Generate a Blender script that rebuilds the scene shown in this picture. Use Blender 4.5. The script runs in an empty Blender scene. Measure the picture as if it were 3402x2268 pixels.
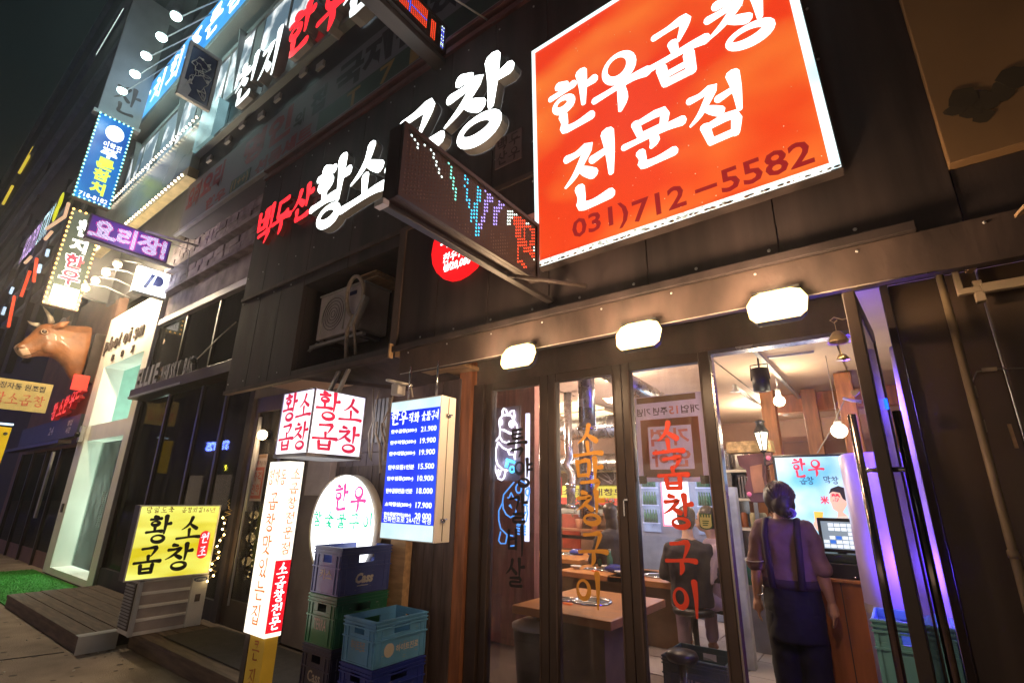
import bpy, bmesh, math, random
from mathutils import Vector, Matrix
random.seed(11)
R = math.radians
SC = bpy.context.scene
COL = SC.collection
V = Vector

# ------------------------------------------------------------ camera
W_PX, H_PX, F_PX = 3402.0, 2268.0, 1639.0
PPX, PPY = W_PX / 2, H_PX / 2
EYE = V((0, 0, 1.5))
_up = V((1790 - PPX, -4074 - PPY, F_PX)).normalized()
_xl = -V((-592 - PPX, 1611 - PPY, F_PX)).normalized()
_xl = (_xl - _xl.dot(_up) * _up).normalized()
_yl = _up.cross(_xl)
CM = Matrix((_xl, _yl, _up))           # camera frame (right, down, forward) -> world
right, down, fwd = CM.col[0], CM.col[1], CM.col[2]
cam = bpy.data.cameras.new('camera')
cam.sensor_width = 36; cam.lens = F_PX / W_PX * 36
cam.clip_start = 0.05; cam.clip_end = 400
camo = bpy.data.objects.new('camera', cam); COL.objects.link(camo)
camo.matrix_world = Matrix((
    (right.x, -down.x, -fwd.x, EYE.x), (right.y, -down.y, -fwd.y, EYE.y),
    (right.z, -down.z, -fwd.z, EYE.z), (0, 0, 0, 1)))
SC.camera = camo

# ------------------------------------------------------------ night sky, faint moonlight, exposure
w = bpy.data.worlds.new('World'); SC.world = w; w.use_nodes = True
nt = w.node_tree; nt.nodes.clear()
sky = nt.nodes.new('ShaderNodeTexSky'); sky.sky_type = 'NISHITA'; sky.sun_disc = False
sky.sun_elevation = R(-4); sky.sun_rotation = R(200)
glow = nt.nodes.new('ShaderNodeRGB'); glow.outputs[0].default_value = (0.0028, 0.0065, 0.0068, 1)
add = nt.nodes.new('ShaderNodeMix'); add.data_type = 'RGBA'; add.blend_type = 'ADD'
add.inputs[0].default_value = 1
sc_ = nt.nodes.new('ShaderNodeMix'); sc_.data_type = 'RGBA'; sc_.blend_type = 'MULTIPLY'
sc_.inputs[0].default_value = 1; sc_.inputs[7].default_value = (.02, .02, .02, 1)
nt.links.new(sky.outputs[0], sc_.inputs[6])
nt.links.new(sc_.outputs[2], add.inputs[6]); nt.links.new(glow.outputs[0], add.inputs[7])
bg = nt.nodes.new('ShaderNodeBackground'); bg.inputs[1].default_value = 1.0
nt.links.new(add.outputs[2], bg.inputs[0])
wo = nt.nodes.new('ShaderNodeOutputWorld'); nt.links.new(bg.outputs[0], wo.inputs[0])
sl = bpy.data.lights.new('moonlight', 'SUN'); sl.energy = 0.02; sl.angle = R(0.5); sl.color = (.8, .88, 1)
so = bpy.data.objects.new('moonlight', sl); COL.objects.link(so)
so.rotation_euler = (R(50), 0, R(-20)); so.location = (0, -5, 20)
SC.view_settings.view_transform = 'Standard'; SC.view_settings.look = 'None'
SC.view_settings.gamma = 1; SC.view_settings.exposure = 0.25; SC.view_settings.use_curve_mapping = False
cy = SC.cycles
cy.use_denoising = True
cy.max_bounces = 7; cy.diffuse_bounces = 3; cy.glossy_bounces = 3; cy.transmission_bounces = 4
cy.transparent_max_bounces = 12
cy.sample_clamp_indirect = 3.0; cy.sample_clamp_direct = 0.0
cy.caustics_reflective = False; cy.caustics_refractive = False
cy.use_light_tree = True

# ------------------------------------------------------------ rays of the photograph onto real planes
def ray(px, py):
    return CM @ V((px - PPX, py - PPY, F_PX))
def aty(px, py, Y):
    d = ray(px, py); return EYE + d * (Y / d.y)
def atx(px, py, X):
    d = ray(px, py); return EYE + d * (X / d.x)
def atz(px, py, Z):
    d = ray(px, py); return EYE + d * ((Z - EYE.z) / d.z)

# ------------------------------------------------------------ materials
MATS = {}
def mat(name, col, rough=.6, metal=0., var=.25, scale=6., bump=.0, bscale=60., emit=0., ecol=None, spec=.5,
        stretch=None, dirt=None, coat=0., alpha=None):
    if name in MATS: return MATS[name]
    m = bpy.data.materials.new(name); m.use_nodes = True; MATS[name] = m
    t = m.node_tree; n = t.nodes; L = t.links
    p = n['Principled BSDF']
    p.inputs['Roughness'].default_value = rough; p.inputs['Metallic'].default_value = metal
    p.inputs['Specular IOR Level'].default_value = spec
    p.inputs['Coat Weight'].default_value = coat
    tc = n.new('ShaderNodeTexCoord'); mp = n.new('ShaderNodeMapping'); L.new(tc.outputs['Object'], mp.inputs[0])
    if stretch: mp.inputs['Scale'].default_value = stretch
    if var > 0:
        no = n.new('ShaderNodeTexNoise'); no.inputs['Scale'].default_value = scale; no.inputs['Detail'].default_value = 6
        L.new(mp.outputs[0], no.inputs[0])
        cr = n.new('ShaderNodeValToRGB')
        a = [max(0, c * (1 - var)) for c in col]; b = [min(1, c * (1 + var)) for c in col]
        if dirt: a = dirt
        cr.color_ramp.elements[0].position = .32; cr.color_ramp.elements[0].color = (*a, 1)
        cr.color_ramp.elements[1].position = .68; cr.color_ramp.elements[1].color = (*b, 1)
        L.new(no.outputs[0], cr.inputs[0]); L.new(cr.outputs[0], p.inputs['Base Color'])
        mr = n.new('ShaderNodeMapRange'); mr.inputs[3].default_value = max(.02, rough - .12); mr.inputs[4].default_value = min(1, rough + .12)
        L.new(no.outputs[0], mr.inputs[0]); L.new(mr.outputs[0], p.inputs['Roughness'])
    else:
        p.inputs['Base Color'].default_value = (*col, 1)
    if bump > 0:
        nb = n.new('ShaderNodeTexNoise'); nb.inputs['Scale'].default_value = bscale; nb.inputs['Detail'].default_value = 4
        L.new(mp.outputs[0], nb.inputs[0])
        bp = n.new('ShaderNodeBump'); bp.inputs['Strength'].default_value = bump; bp.inputs['Distance'].default_value = .01
        L.new(nb.outputs[0], bp.inputs['Height']); L.new(bp.outputs[0], p.inputs['Normal'])
    if emit > 0:
        p.inputs['Emission Color'].default_value = (*(ecol or col), 1); p.inputs['Emission Strength'].default_value = emit
    return m
def emi(name, col, s, base=None):
    return mat(name, base or tuple(min(.8, c * .8) for c in col), .35, var=0, emit=s, ecol=col)
def emi_noise(name, c1, c2, s, scale=2.0, stretch=None, sharp=(.3, .7), rough=.3):
    """a lit translucent face; uneven tube light behind it is painted as emission noise"""
    if name in MATS: return MATS[name]
    m = mat(name, tuple(min(.7, c)*.3 for c in c2), rough, var=0); t = m.node_tree; n = t.nodes; L = t.links
    p = n['Principled BSDF']
    tc = n.new('ShaderNodeTexCoord'); mp = n.new('ShaderNodeMapping'); L.new(tc.outputs['Object'], mp.inputs[0])
    if stretch: mp.inputs['Scale'].default_value = stretch
    no = n.new('ShaderNodeTexNoise'); no.inputs['Scale'].default_value = scale; no.inputs['Detail'].default_value = 2.5
    L.new(mp.outputs[0], no.inputs[0])
    cr = n.new('ShaderNodeValToRGB')
    cr.color_ramp.elements[0].position = sharp[0]; cr.color_ramp.elements[0].color = (*c1, 1)
    cr.color_ramp.elements[1].position = sharp[1]; cr.color_ramp.elements[1].color = (*c2, 1)
    L.new(no.outputs[0], cr.inputs[0]); L.new(cr.outputs[0], p.inputs['Emission Color'])
    p.inputs['Emission Strength'].default_value = s
    return m
def glass(name, tint, ior=1.5, rough=.0, extra=0.0):
    if name in MATS: return MATS[name]
    m = bpy.data.materials.new(name); m.use_nodes = True; MATS[name] = m
    t = m.node_tree; n = t.nodes; L = t.links; n.clear()
    o = n.new('ShaderNodeOutputMaterial'); tr = n.new('ShaderNodeBsdfTransparent'); tr.inputs[0].default_value = (*tint, 1)
    g = n.new('ShaderNodeBsdfGlossy'); g.inputs['Roughness'].default_value = rough
    no = n.new('ShaderNodeTexNoise'); no.inputs['Scale'].default_value = 1.5
    tc = n.new('ShaderNodeTexCoord'); L.new(tc.outputs['Object'], no.inputs[0])
    bp = n.new('ShaderNodeBump'); bp.inputs['Strength'].default_value = .02; L.new(no.outputs[0], bp.inputs['Height']); L.new(bp.outputs[0], g.inputs['Normal'])
    fr = n.new('ShaderNodeFresnel'); fr.inputs[0].default_value = ior
    ad = n.new('ShaderNodeMath'); ad.operation = 'ADD'; ad.inputs[1].default_value = extra; ad.use_clamp = True
    L.new(fr.outputs[0], ad.inputs[0])
    mx = n.new('ShaderNodeMixShader'); L.new(ad.outputs[0], mx.inputs[0]); L.new(tr.outputs[0], mx.inputs[1]); L.new(g.outputs[0], mx.inputs[2])
    df = n.new('ShaderNodeBsdfDiffuse'); df.inputs[0].default_value = (.7,.68,.66,1)       # dust and wiping smears
    sn = n.new('ShaderNodeTexNoise'); sn.inputs['Scale'].default_value = 3.2; sn.inputs['Detail'].default_value = 7; sn.inputs['Distortion'].default_value = 1.4
    mp = n.new('ShaderNodeMapping'); mp.inputs['Scale'].default_value = (2.2, 2.2, .6); L.new(tc.outputs['Object'], mp.inputs[0]); L.new(mp.outputs[0], sn.inputs[0])
    mr = n.new('ShaderNodeMapRange'); mr.inputs[1].default_value = .42; mr.inputs[2].default_value = .75; mr.inputs[3].default_value = .012; mr.inputs[4].default_value = .10
    L.new(sn.outputs[0], mr.inputs[0]); m2 = n.new('ShaderNodeMixShader'); L.new(mr.outputs[0], m2.inputs[0]); L.new(mx.outputs[0], m2.inputs[1]); L.new(df.outputs[0], m2.inputs[2])
    L.new(m2.outputs[0], o.inputs[0])
    return m

# ------------------------------------------------------------ mesh building
class Fr:
    """a flat frame: origin, right, up, normal"""
    def __init__(s, o, u, v): s.o = V(o); s.u = V(u).normalized(); s.v = V(v).normalized(); s.n = s.u.cross(s.v)
    def P(s, a, b, c=0.): return s.o + s.u * a + s.v * b + s.n * c
def FY(Y): return Fr((0, Y, 0), (1, 0, 0), (0, 0, 1))     # faces the street; a = x, b = z
def FX(X): return Fr((X, 0, 0), (0, 1, 0), (0, 0, 1))     # faces +x; a = y, b = z
class MB:
    def __init__(s): s.v = []; s.f = []; s.m = []; s.sm = []
    def add(s, vs, fs, mi=0, smooth=False):
        b = len(s.v); s.v += [tuple(p) for p in vs]
        for f in fs: s.f.append(tuple(b + i for i in f)); s.m.append(mi); s.sm.append(smooth)
        return s
    def box(s, a, b, mi=0):
        (x0, y0, z0), (x1, y1, z1) = a, b
        x0, x1 = sorted((x0, x1)); y0, y1 = sorted((y0, y1)); z0, z1 = sorted((z0, z1))
        vs = [(x0,y0,z0),(x1,y0,z0),(x1,y1,z0),(x0,y1,z0),(x0,y0,z1),(x1,y0,z1),(x1,y1,z1),(x0,y1,z1)]
        return s.add(vs, [(0,3,2,1),(4,5,6,7),(0,1,5,4),(1,2,6,5),(2,3,7,6),(3,0,4,7)], mi)
    def fbox(s, F, a0, a1, b0, b1, c0, c1, mi=0):
        a0, a1 = sorted((a0, a1)); b0, b1 = sorted((b0, b1)); c0, c1 = sorted((c0, c1))
        vs = [F.P(a,b,c) for c in (c0,c1) for a,b in ((a0,b0),(a1,b0),(a1,b1),(a0,b1))]
        return s.add(vs, [(0,3,2,1),(4,5,6,7),(0,1,5,4),(1,2,6,5),(2,3,7,6),(3,0,4,7)], mi)
    def beam(s, p, q, w, h, up=(0,0,1), mi=0):
        p = V(p); q = V(q); d = (q - p).normalized(); upv = V(up)
        if abs(d.dot(upv)) > .95: upv = V((0,1,0))
        r = d.cross(upv).normalized() * w / 2; u = r.cross(d).normalized() * h / 2
        vs = [p-r-u, p+r-u, p+r+u, p-r+u, q-r-u, q+r-u, q+r+u, q-r+u]
        return s.add(vs, [(3,2,1,0),(4,5,6,7),(0,1,5,4),(1,2,6,5),(2,3,7,6),(3,0,4,7)], mi)
    def quad(s, *p, mi=0): return s.add(p, [tuple(range(len(p)))], mi)
    def prism(s, pts, F, c0, c1, mi=0, side=None):
        n = len(pts); vs = [F.P(a,b,c1) for a,b in pts] + [F.P(a,b,c0) for a,b in pts]
        s.add(vs, [tuple(range(n))], mi)
        b = len(s.v) - 2*n
        sm = mi if side is None else side
        s.f.append(tuple(b+n+i for i in reversed(range(n)))); s.m.append(sm); s.sm.append(False)
        for i in range(n):
            j = (i+1) % n; s.f.append((b+i, b+n+i, b+n+j, b+j)); s.m.append(sm); s.sm.append(False)
        return s
    def ring(s, c, ax, r, seg, ry=None, ph=0., xd=None):
        ax = V(ax).normalized(); t = V(xd) if xd else (V((0,0,1)) if abs(ax.z) < .9 else V((1,0,0)))
        e1 = (t - ax * t.dot(ax)).normalized(); e2 = ax.cross(e1)
        return [V(c) + e1 * r * math.cos(ph+2*math.pi*i/seg) + e2 * (ry or r) * math.sin(ph+2*math.pi*i/seg) for i in range(seg)]
    def tube(s, pts, r, seg=8, mi=0, cap=True, closed=False):
        pts = [V(p) for p in pts]; n = len(pts); rs = r if isinstance(r, (list, tuple)) else [r]*n
        vs = []; prev = None
        for i, p in enumerate(pts):
            a = pts[i-1] if (i > 0 or closed) else p; b = pts[(i+1) % n] if (i < n-1 or closed) else p
            d = (b - a).normalized()
            if prev is None:
                t = V((0,0,1)) if abs(d.z) < .9 else V((1,0,0)); e = (t - d*t.dot(d)).normalized()
            else: e = (prev - d*prev.dot(d)).normalized()
            prev = e; g = d.cross(e)
            vs += [p + e*rs[i]*math.cos(2*math.pi*k/seg) + g*rs[i]*math.sin(2*math.pi*k/seg) for k in range(seg)]
        fs = []
        for i in range(n if closed else n-1):
            for k in range(seg):
                a = i*seg+k; b = i*seg+(k+1) % seg; j = ((i+1) % n)*seg
                fs.append((a, b, j+(k+1) % seg, j+k))
        if cap and not closed: fs += [tuple(reversed(range(seg))), tuple((n-1)*seg+k for k in range(seg))]
        return s.add(vs, fs, mi, True)
    def lathe(s, c, ax, prof, seg=20, mi=0, cap=True):
        """prof: (distance along axis, radius)"""
        c = V(c); axv = V(ax).normalized(); vs = []
        for h, r in prof: vs += s.ring(c + axv*h, axv, max(r, 1e-4), seg)
        n = len(prof); fs = [(i*seg+k, i*seg+(k+1) % seg, (i+1)*seg+(k+1) % seg, (i+1)*seg+k) for i in range(n-1) for k in range(seg)]
        if cap: fs += [tuple(reversed(range(seg))), tuple((n-1)*seg+k for k in range(seg))]
        return s.add(vs, fs, mi, True)
    def loft(s, rings, seg=16, mi=0, ax=(0,0,1), xd=None):
        """rings: (centre, rx, ry)"""
        vs = []
        for c, rx, ry in rings: vs += s.ring(c, ax, rx, seg, ry, xd=xd or (1,0,0) if abs(V(ax).z) > .9 else xd)
        n = len(rings); fs = [(i*seg+k, i*seg+(k+1) % seg, (i+1)*seg+(k+1) % seg, (i+1)*seg+k) for i in range(n-1) for k in range(seg)]
        fs += [tuple(reversed(range(seg))), tuple((n-1)*seg+k for k in range(seg))]
        return s.add(vs, fs, mi, True)
    def ball(s, c, rx, ry=None, rz=None, seg=14, rg=8, mi=0):
        ry = ry or rx; rz = rz or rx; c = V(c)
        vs = []; 
        for i in range(1, rg):
            th = math.pi*i/rg
            vs += [c + V((rx*math.sin(th)*math.cos(2*math.pi*k/seg), ry*math.sin(th)*math.sin(2*math.pi*k/seg), -rz*math.cos(th))) for k in range(seg)]
        vs += [c - V((0,0,rz)), c + V((0,0,rz))]; nb = len(vs)-2
        fs = [(i*seg+k, i*seg+(k+1) % seg, (i+1)*seg+(k+1) % seg, (i+1)*seg+k) for i in range(rg-2) for k in range(seg)]
        fs += [(nb, (k+1) % seg, k) for k in range(seg)] + [(nb+1, (rg-2)*seg+k, (rg-2)*seg+(k+1) % seg) for k in range(seg)]
        return s.add(vs, fs, mi, True)

def tag(o, label=None, cat=None, group=None, kind=None):
    if label: o['label'] = label
    if cat: o['category'] = cat
    if group: o['group'] = group
    if kind: o['kind'] = kind
    return o
def thing(name, label, cat, loc=(0, 0, 0), group=None):
    o = bpy.data.objects.new(name, None); COL.objects.link(o); o.location = loc
    o.empty_display_size = .1
    return tag(o, label, cat, group)
def wloc(o):
    p = V((0, 0, 0))
    while o is not None: p += o.location; o = o.parent
    return p
def mk(name, mb, mats, parent=None, bevel=0., label=None, kind=None, mods=None, auto=False):
    if not isinstance(mats, (list, tuple)): mats = [mats]
    me = bpy.data.meshes.new(name)
    if parent is not None:
        base = wloc(parent); loc = V((0, 0, 0))
    else:
        base = V(mb.v[0]) if mb.v else V((0,0,0)); loc = base
    me.from_pydata([V(p) - base for p in mb.v], [], mb.f)
    for m in mats: me.materials.append(m)
    me.polygons.foreach_set('material_index', mb.m); me.polygons.foreach_set('use_smooth', mb.sm)
    me.update()
    o = bpy.data.objects.new(name, me); COL.objects.link(o)
    if parent is not None: o.parent = parent
    else: o.location = loc
    if bevel > 0:
        b = o.modifiers.new('bevel', 'BEVEL'); b.width = bevel; b.segments = 2; b.limit_method = 'ANGLE'; b.angle_limit = R(50)
    if label: o['label'] = label
    if kind: o['kind'] = kind
    return o
def one(name, mb, mats, label, cat, group=None, **k):
    return tag(mk(name, mb, mats, None, **k), label, cat, group)
def struct(name, mb, mats, **k):
    return tag(mk(name, mb, mats, None, **k), kind='structure')
def copy_tree(o, parent=None, loc=None):
    c = o.copy(); COL.objects.link(c); c.parent = parent
    if loc is not None: c.location = loc
    for ch in [x for x in COL.objects if x.parent == o]: copy_tree(ch, c)
    return c
def remesh(o, vox, smooth=4):
    m = o.modifiers.new('union', 'REMESH'); m.mode = 'VOXEL'; m.voxel_size = vox; m.use_smooth_shade = True
    if smooth:
        s = o.modifiers.new('smooth', 'SMOOTH'); s.iterations = smooth; s.factor = .6
    return o

# ------------------------------------------------------------ brush Hangul: strokes of (x, y, width)
CJ = {
 'ㄱ': [[(.02,.80,.75),(.45,.86,.7),(.9,.93,1.15),(.86,.55,.85),(.66,.02,.35)]],
 'ㄴ': [[(.12,1,1.05),(.16,.55,.8),(.14,.18,.95),(.5,.13,.75),(.98,.25,1.05)]],
 'ㄷ': [[(.08,.9,.7),(.92,.96,.95)],[(.14,.92,.9),(.14,.45,.8),(.16,.1,.95),(.55,.08,.75),(.98,.18,1.05)]],
 'ㄹ': [[(.06,.88,.7),(.86,.96,1.0),(.84,.58,.7)],[(.84,.56,.6),(.14,.5,.75),(.12,.12,.9),(.5,.07,.7),(.98,.16,1.0)]],
 'ㅁ': [[(.08,.96,1.0),(.18,.05,.7)],[(.1,.88,.7),(.88,.97,1.05),(.82,.06,.8)],[(.16,.1,.75),(.84,.14,.75)]],
 'ㅂ': [[(.1,.98,1.05),(.16,.05,.8)],[(.84,1.04,1.05),(.84,.06,.9)],[(.14,.52,.65),(.84,.58,.65)],[(.15,.08,.8),(.84,.1,.8)]],
 'ㅅ': [[(.6,1.02,1.15),(.5,.6,.9),(.28,.25,.65),(-.02,.0,.25)],[(.46,.52,.5),(.7,.3,1.0),(1.0,.08,1.2)]],
 'ㅇ': 'ring',
 'ㅈ': [[(.06,.86,.9),(.45,.88,.7),(.9,.98,1.0),(.6,.55,.8),(.3,.22,.6),(-.04,.0,.25)],[(.5,.42,.5),(.72,.26,1.0),(1.0,.08,1.15)]],
 'ㅊ': [[(.34,1.06,1.1),(.66,1.0,.7)],[(.06,.7,.9),(.5,.73,.7),(.9,.8,.95),(.58,.42,.8),(.28,.18,.55),(-.04,.0,.25)],[(.5,.34,.5),(.74,.2,1.0),(1.0,.05,1.1)]],
 'ㅋ': [[(.02,.84,.75),(.9,.93,1.1),(.86,.55,.85),(.66,.02,.35)],[(.1,.46,.7),(.84,.54,.6)]],
 'ㅌ': [[(.08,.94,.7),(.9,.98,.9)],[(.14,.94,.9),(.14,.1,.9),(.98,.16,1.0)],[(.16,.52,.65),(.86,.56,.7)]],
 'ㅍ': [[(.05,.9,.8),(.95,.96,.95)],[(.3,.86,.9),(.34,.2,.7)],[(.7,.9,.9),(.66,.2,.7)],[(.0,.1,.8),(1,.2,1.0)]],
 'ㅎ': [[(.36,1.06,1.1),(.68,1.0,.75)],[(.02,.72,.75),(.5,.76,.7),(.96,.84,1.0)],'ringlow'],
}
VW = {
 'ㅏ': ([[(.3,1.0,1.35),(.34,.55,.95),(.3,.0,.5)],[(.36,.52,.55),(.95,.58,1.1)]], 'v'),
 'ㅑ': ([[(.3,1.0,1.35),(.34,.55,.95),(.3,.0,.5)],[(.36,.66,.5),(.95,.72,1.0)],[(.36,.38,.5),(.95,.42,1.0)]], 'v'),
 'ㅓ': ([[(.75,1.0,1.35),(.8,.55,.95),(.76,.0,.5)],[(-.1,.5,.9),(.74,.6,.6)]], 'v'),
 'ㅕ': ([[(.75,1.0,1.35),(.8,.55,.95),(.76,.0,.5)],[(-.1,.66,.9),(.74,.74,.6)],[(-.1,.36,.9),(.74,.44,.6)]], 'v'),
 'ㅣ': ([[(.5,1.02,1.35),(.55,.55,.95),(.5,-.02,.45)]], 'v'),
 'ㅐ': ([[(.1,.95,1.1),(.14,.1,.6)],[(.16,.5,.5),(.7,.56,.5)],[(.75,1.02,1.2),(.8,.0,.5)]], 'v'),
 'ㅔ': ([[(.3,.95,1.1),(.34,.1,.6)],[(-.15,.5,.8),(.3,.56,.5)],[(.8,1.02,1.2),(.84,.0,.5)]], 'v'),
 'ㅗ': ([[(.5,1.0,1.0),(.52,.4,.7)],[(.0,.16,.8),(.35,.22,.65),(.75,.3,.85),(1.0,.26,1.15)]], 'h'),
 'ㅛ': ([[(.35,1.0,.95),(.37,.4,.7)],[(.66,1.0,.95),(.64,.4,.7)],[(.0,.16,.8),(.5,.24,.65),(1.0,.26,1.15)]], 'h'),
 'ㅜ': ([[(.0,.74,.8),(.35,.8,.65),(.75,.88,.85),(1.0,.84,1.15)],[(.52,.76,.8),(.53,.3,1.05),(.46,-.05,.4)]], 'h'),
 'ㅠ': ([[(.0,.74,.8),(.5,.82,.65),(1.0,.84,1.15)],[(.35,.76,.8),(.3,.05,.5)],[(.68,.76,.8),(.68,.0,.6)]], 'h'),
 'ㅡ': ([[(.0,.45,.9),(.4,.5,.65),(.75,.56,.8),(1.0,.52,1.15)]], 'h'),
}
MIX = {'ㅘ': ('ㅗ','ㅏ'), 'ㅚ': ('ㅗ','ㅣ'), 'ㅙ': ('ㅗ','ㅐ'), 'ㅝ': ('ㅜ','ㅓ'), 'ㅟ': ('ㅜ','ㅣ'), 'ㅢ': ('ㅡ','ㅣ')}
LEAD = 'ㄱㄲㄴㄷㄸㄹㅁㅂㅃㅅㅆㅇㅈㅉㅊㅋㅌㅍㅎ'
VOW = 'ㅏㅐㅑㅒㅓㅔㅕㅖㅗㅘㅙㅚㅛㅜㅝㅞㅟㅠㅡㅢㅣ'
TAIL = ['', 'ㄱ','ㄲ','ㄳ','ㄴ','ㄵ','ㄶ','ㄷ','ㄹ','ㄺ','ㄻ','ㄼ','ㄽ','ㄾ','ㄿ','ㅀ','ㅁ','ㅂ','ㅄ','ㅅ','ㅆ','ㅇ','ㅈ','ㅊ','ㅋ','ㅌ','ㅍ','ㅎ']
DBL = {'ㄲ':'ㄱ','ㄸ':'ㄷ','ㅃ':'ㅂ','ㅆ':'ㅅ','ㅉ':'ㅈ'}
def ringpts(cx, cy, rx, ry):
    return [(cx + rx*math.cos(a), cy + ry*math.sin(a), .8 + .3*math.cos(a + .9)) for a in [math.pi*.62 + 2*math.pi*i/12 for i in range(12)]]
def cons(c, box):
    x0, y0, x1, y1 = box
    if c in DBL:
        m = (x0+x1)/2; return cons(DBL[c], (x0, y0, m-.02, y1)) + cons(DBL[c], (m+.02, y0, x1, y1))
    out = []; W = x1-x0; H = y1-y0
    src = CJ[c]
    if src == 'ring': return [('o', ringpts((x0+x1)/2, (y0+y1)/2, W*.40, H*.40))]
    for st in src:
        if st == 'ringlow': out.append(('o', ringpts((x0+x1)/2, y0+H*.27, W*.33, H*.23)))
        else: out.append(('s', [(x0+W*x, y0+H*y, w) for x, y, w in st]))
    return out
def vow(v, box):
    x0, y0, x1, y1 = box; W = x1-x0; H = y1-y0
    return [('s', [(x0+W*x, y0+H*y, w) for x, y, w in st]) for st in VW[v][0]]
def syl(ch):
    k = ord(ch) - 0xAC00; L = LEAD[k//588]; v = VOW[(k % 588)//28]; t = TAIL[k % 28]
    if v in MIX:
        h, vv = MIX[v]
        if t: return cons(L, (.08,.66,.56,.98)) + vow(h, (.0,.36,.66,.66)) + vow(vv, (.66,.34,1.0,1.02)) + cons(t, (.22,.0,.86,.32))
        return cons(L, (.06,.5,.56,.96)) + vow(h, (.0,.06,.66,.5)) + vow(vv, (.66,.0,1.0,1.02))
    if VW[v][1] == 'v':
        if t: return cons(L, (.02,.44,.56,.96)) + vow(v, (.6,.38,.98,1.02)) + cons(t, (.2,.0,.86,.34))
        return cons(L, (.02,.16,.56,.88)) + vow(v, (.6,.0,1.0,1.04))
    if t: return cons(L, (.2,.64,.8,1.0)) + vow(v, (.0,.36,1.0,.66)) + cons(t, (.2,.0,.82,.32))
    return cons(L, (.18,.46,.82,1.0)) + vow(v, (.0,.0,1.0,.48))
def smoothpts(pts, k=3, closed=False):
    if len(pts) < 3 and not closed: 
        a, b = pts; return [tuple(a[j]+(b[j]-a[j])*i/2 for j in range(3)) for i in range(3)]
    n = len(pts); out = []
    rng = range(n if closed else n-1)
    for i in rng:
        p = [pts[(i+d) % n] if closed else pts[min(max(i+d, 0), n-1)] for d in (-1, 0, 1, 2)]
        for q in range(k):
            t = q/k
            out.append(tuple(.5*((2*p[1][j]) + (-p[0][j]+p[2][j])*t + (2*p[0][j]-5*p[1][j]+4*p[2][j]-p[3][j])*t*t + (-p[0][j]+3*p[1][j]-3*p[2][j]+p[3][j])*t**3) for j in range(3)))
    if not closed: out.append(tuple(pts[-1]))
    return out
def stroke_mesh(mb, st, F, box, wgt, c0, c1, mi=0, side=1, shear=0., k=3, mirror=False):
    kind, pts = st; x0, y0, x1, y1 = box; W = x1-x0; H = y1-y0; em = math.sqrt(abs(W*H))
    def M(x, y):
        a = x + shear*(y-.5)
        if mirror: a = 1-a
        return x0 + a*W, y0 + y*H
    closed = kind == 'o'
    if closed: k = min(k, 2)
    P = [(*M(x, y), w) for x, y, w in smoothpts(pts, k, closed)]
    n = len(P); Lf = []; Rt = []
    for i, (x, y, w) in enumerate(P):
        a = P[(i-1) % n] if (i > 0 or closed) else P[i]; b = P[(i+1) % n] if (i < n-1 or closed) else P[i]
        dx, dy = b[0]-a[0], b[1]-a[1]; d = math.hypot(dx, dy) or 1
        hw = wgt*em*max(w, .12)/2; nx, ny = -dy/d*hw, dx/d*hw
        Lf.append((x+nx, y+ny)); Rt.append((x-nx, y-ny))
    thick = abs(c1-c0) > 1e-6
    if closed:
        b0 = len(mb.v); 
        mb.v += [tuple(F.P(a, b, c1)) for a, b in Lf] + [tuple(F.P(a, b, c1)) for a, b in Rt]
        fl = [(i, (i+1) % n, n+(i+1) % n, n+i) for i in range(n)]
        # left is inside for a ring going anticlockwise
        for f in fl: mb.f.append(tuple(b0+q for q in reversed(f))); mb.m.append(mi); mb.sm.append(False)
        if thick:
            b1 = len(mb.v); mb.v += [tuple(F.P(a, b, c0)) for a, b in Lf] + [tuple(F.P(a, b, c0)) for a, b in Rt]
            for i in range(n):
                j = (i+1) % n
                mb.f.append((b0+i, b0+j, b1+j, b1+i)); mb.f.append((b0+n+j, b0+n+i, b1+n+i, b1+n+j))
                mb.m += [side, side]; mb.sm += [False, False]
        return
    def cap(c, q, w, sgn):
        hw = wgt*em*max(w, .12)/2; dx, dy = c[0]-q[0], c[1]-q[1]; d = math.hypot(dx, dy) or 1; dx /= d; dy /= d
        return [(c[0]+hw*(dx*math.sin(t)*.8 - dy*math.cos(t)*sgn), c[1]+hw*(dy*math.sin(t)*.8 + dx*math.cos(t)*sgn)) for t in (math.pi*.25, math.pi*.5, math.pi*.75)]
    endc = cap(P[-1], P[-2], P[-1][2], 1); stc = cap(P[0], P[1], P[0][2], 1)
    out = Lf + endc + list(reversed(Rt)) + stc      # clockwise
    out = list(reversed(out))
    mb_n = len(out); b0 = len(mb.v)
    # face strip
    mb.v += [tuple(F.P(a, b, c1)) for a, b in Lf] + [tuple(F.P(a, b, c1)) for a, b in Rt] + [tuple(F.P(a, b, c1)) for a, b in endc + stc]
    fl = [(i, n+i, n+i+1, i+1) for i in range(n-1)] + [(n-1, 2*n-1, 2*n+2, 2*n+1, 2*n)] + [(n, 0, 2*n+5, 2*n+4, 2*n+3)]
    for f in fl: mb.f.append(tuple(b0+q for q in f)); mb.m.append(mi); mb.sm.append(False)
    if thick:
        b1 = len(mb.v); mb.v += [tuple(F.P(a, b, c1)) for a, b in out] + [tuple(F.P(a, b, c0)) for a, b in out]
        for i in range(mb_n):
            j = (i+1) % mb_n
            mb.f.append((b1+i, b1+mb_n+i, b1+mb_n+j, b1+j)); mb.m.append(side); mb.sm.append(False)
def brush(mb, ch, F, box, wgt=.13, c0=0., c1=0., mi=0, side=1, shear=0., k=3, mirror=False):
    for i, st in enumerate(syl(ch)):
        off = i*.0005
        stroke_mesh(mb, st, F, box, wgt, c0, c1+off, mi, side, shear, k, mirror)
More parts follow.
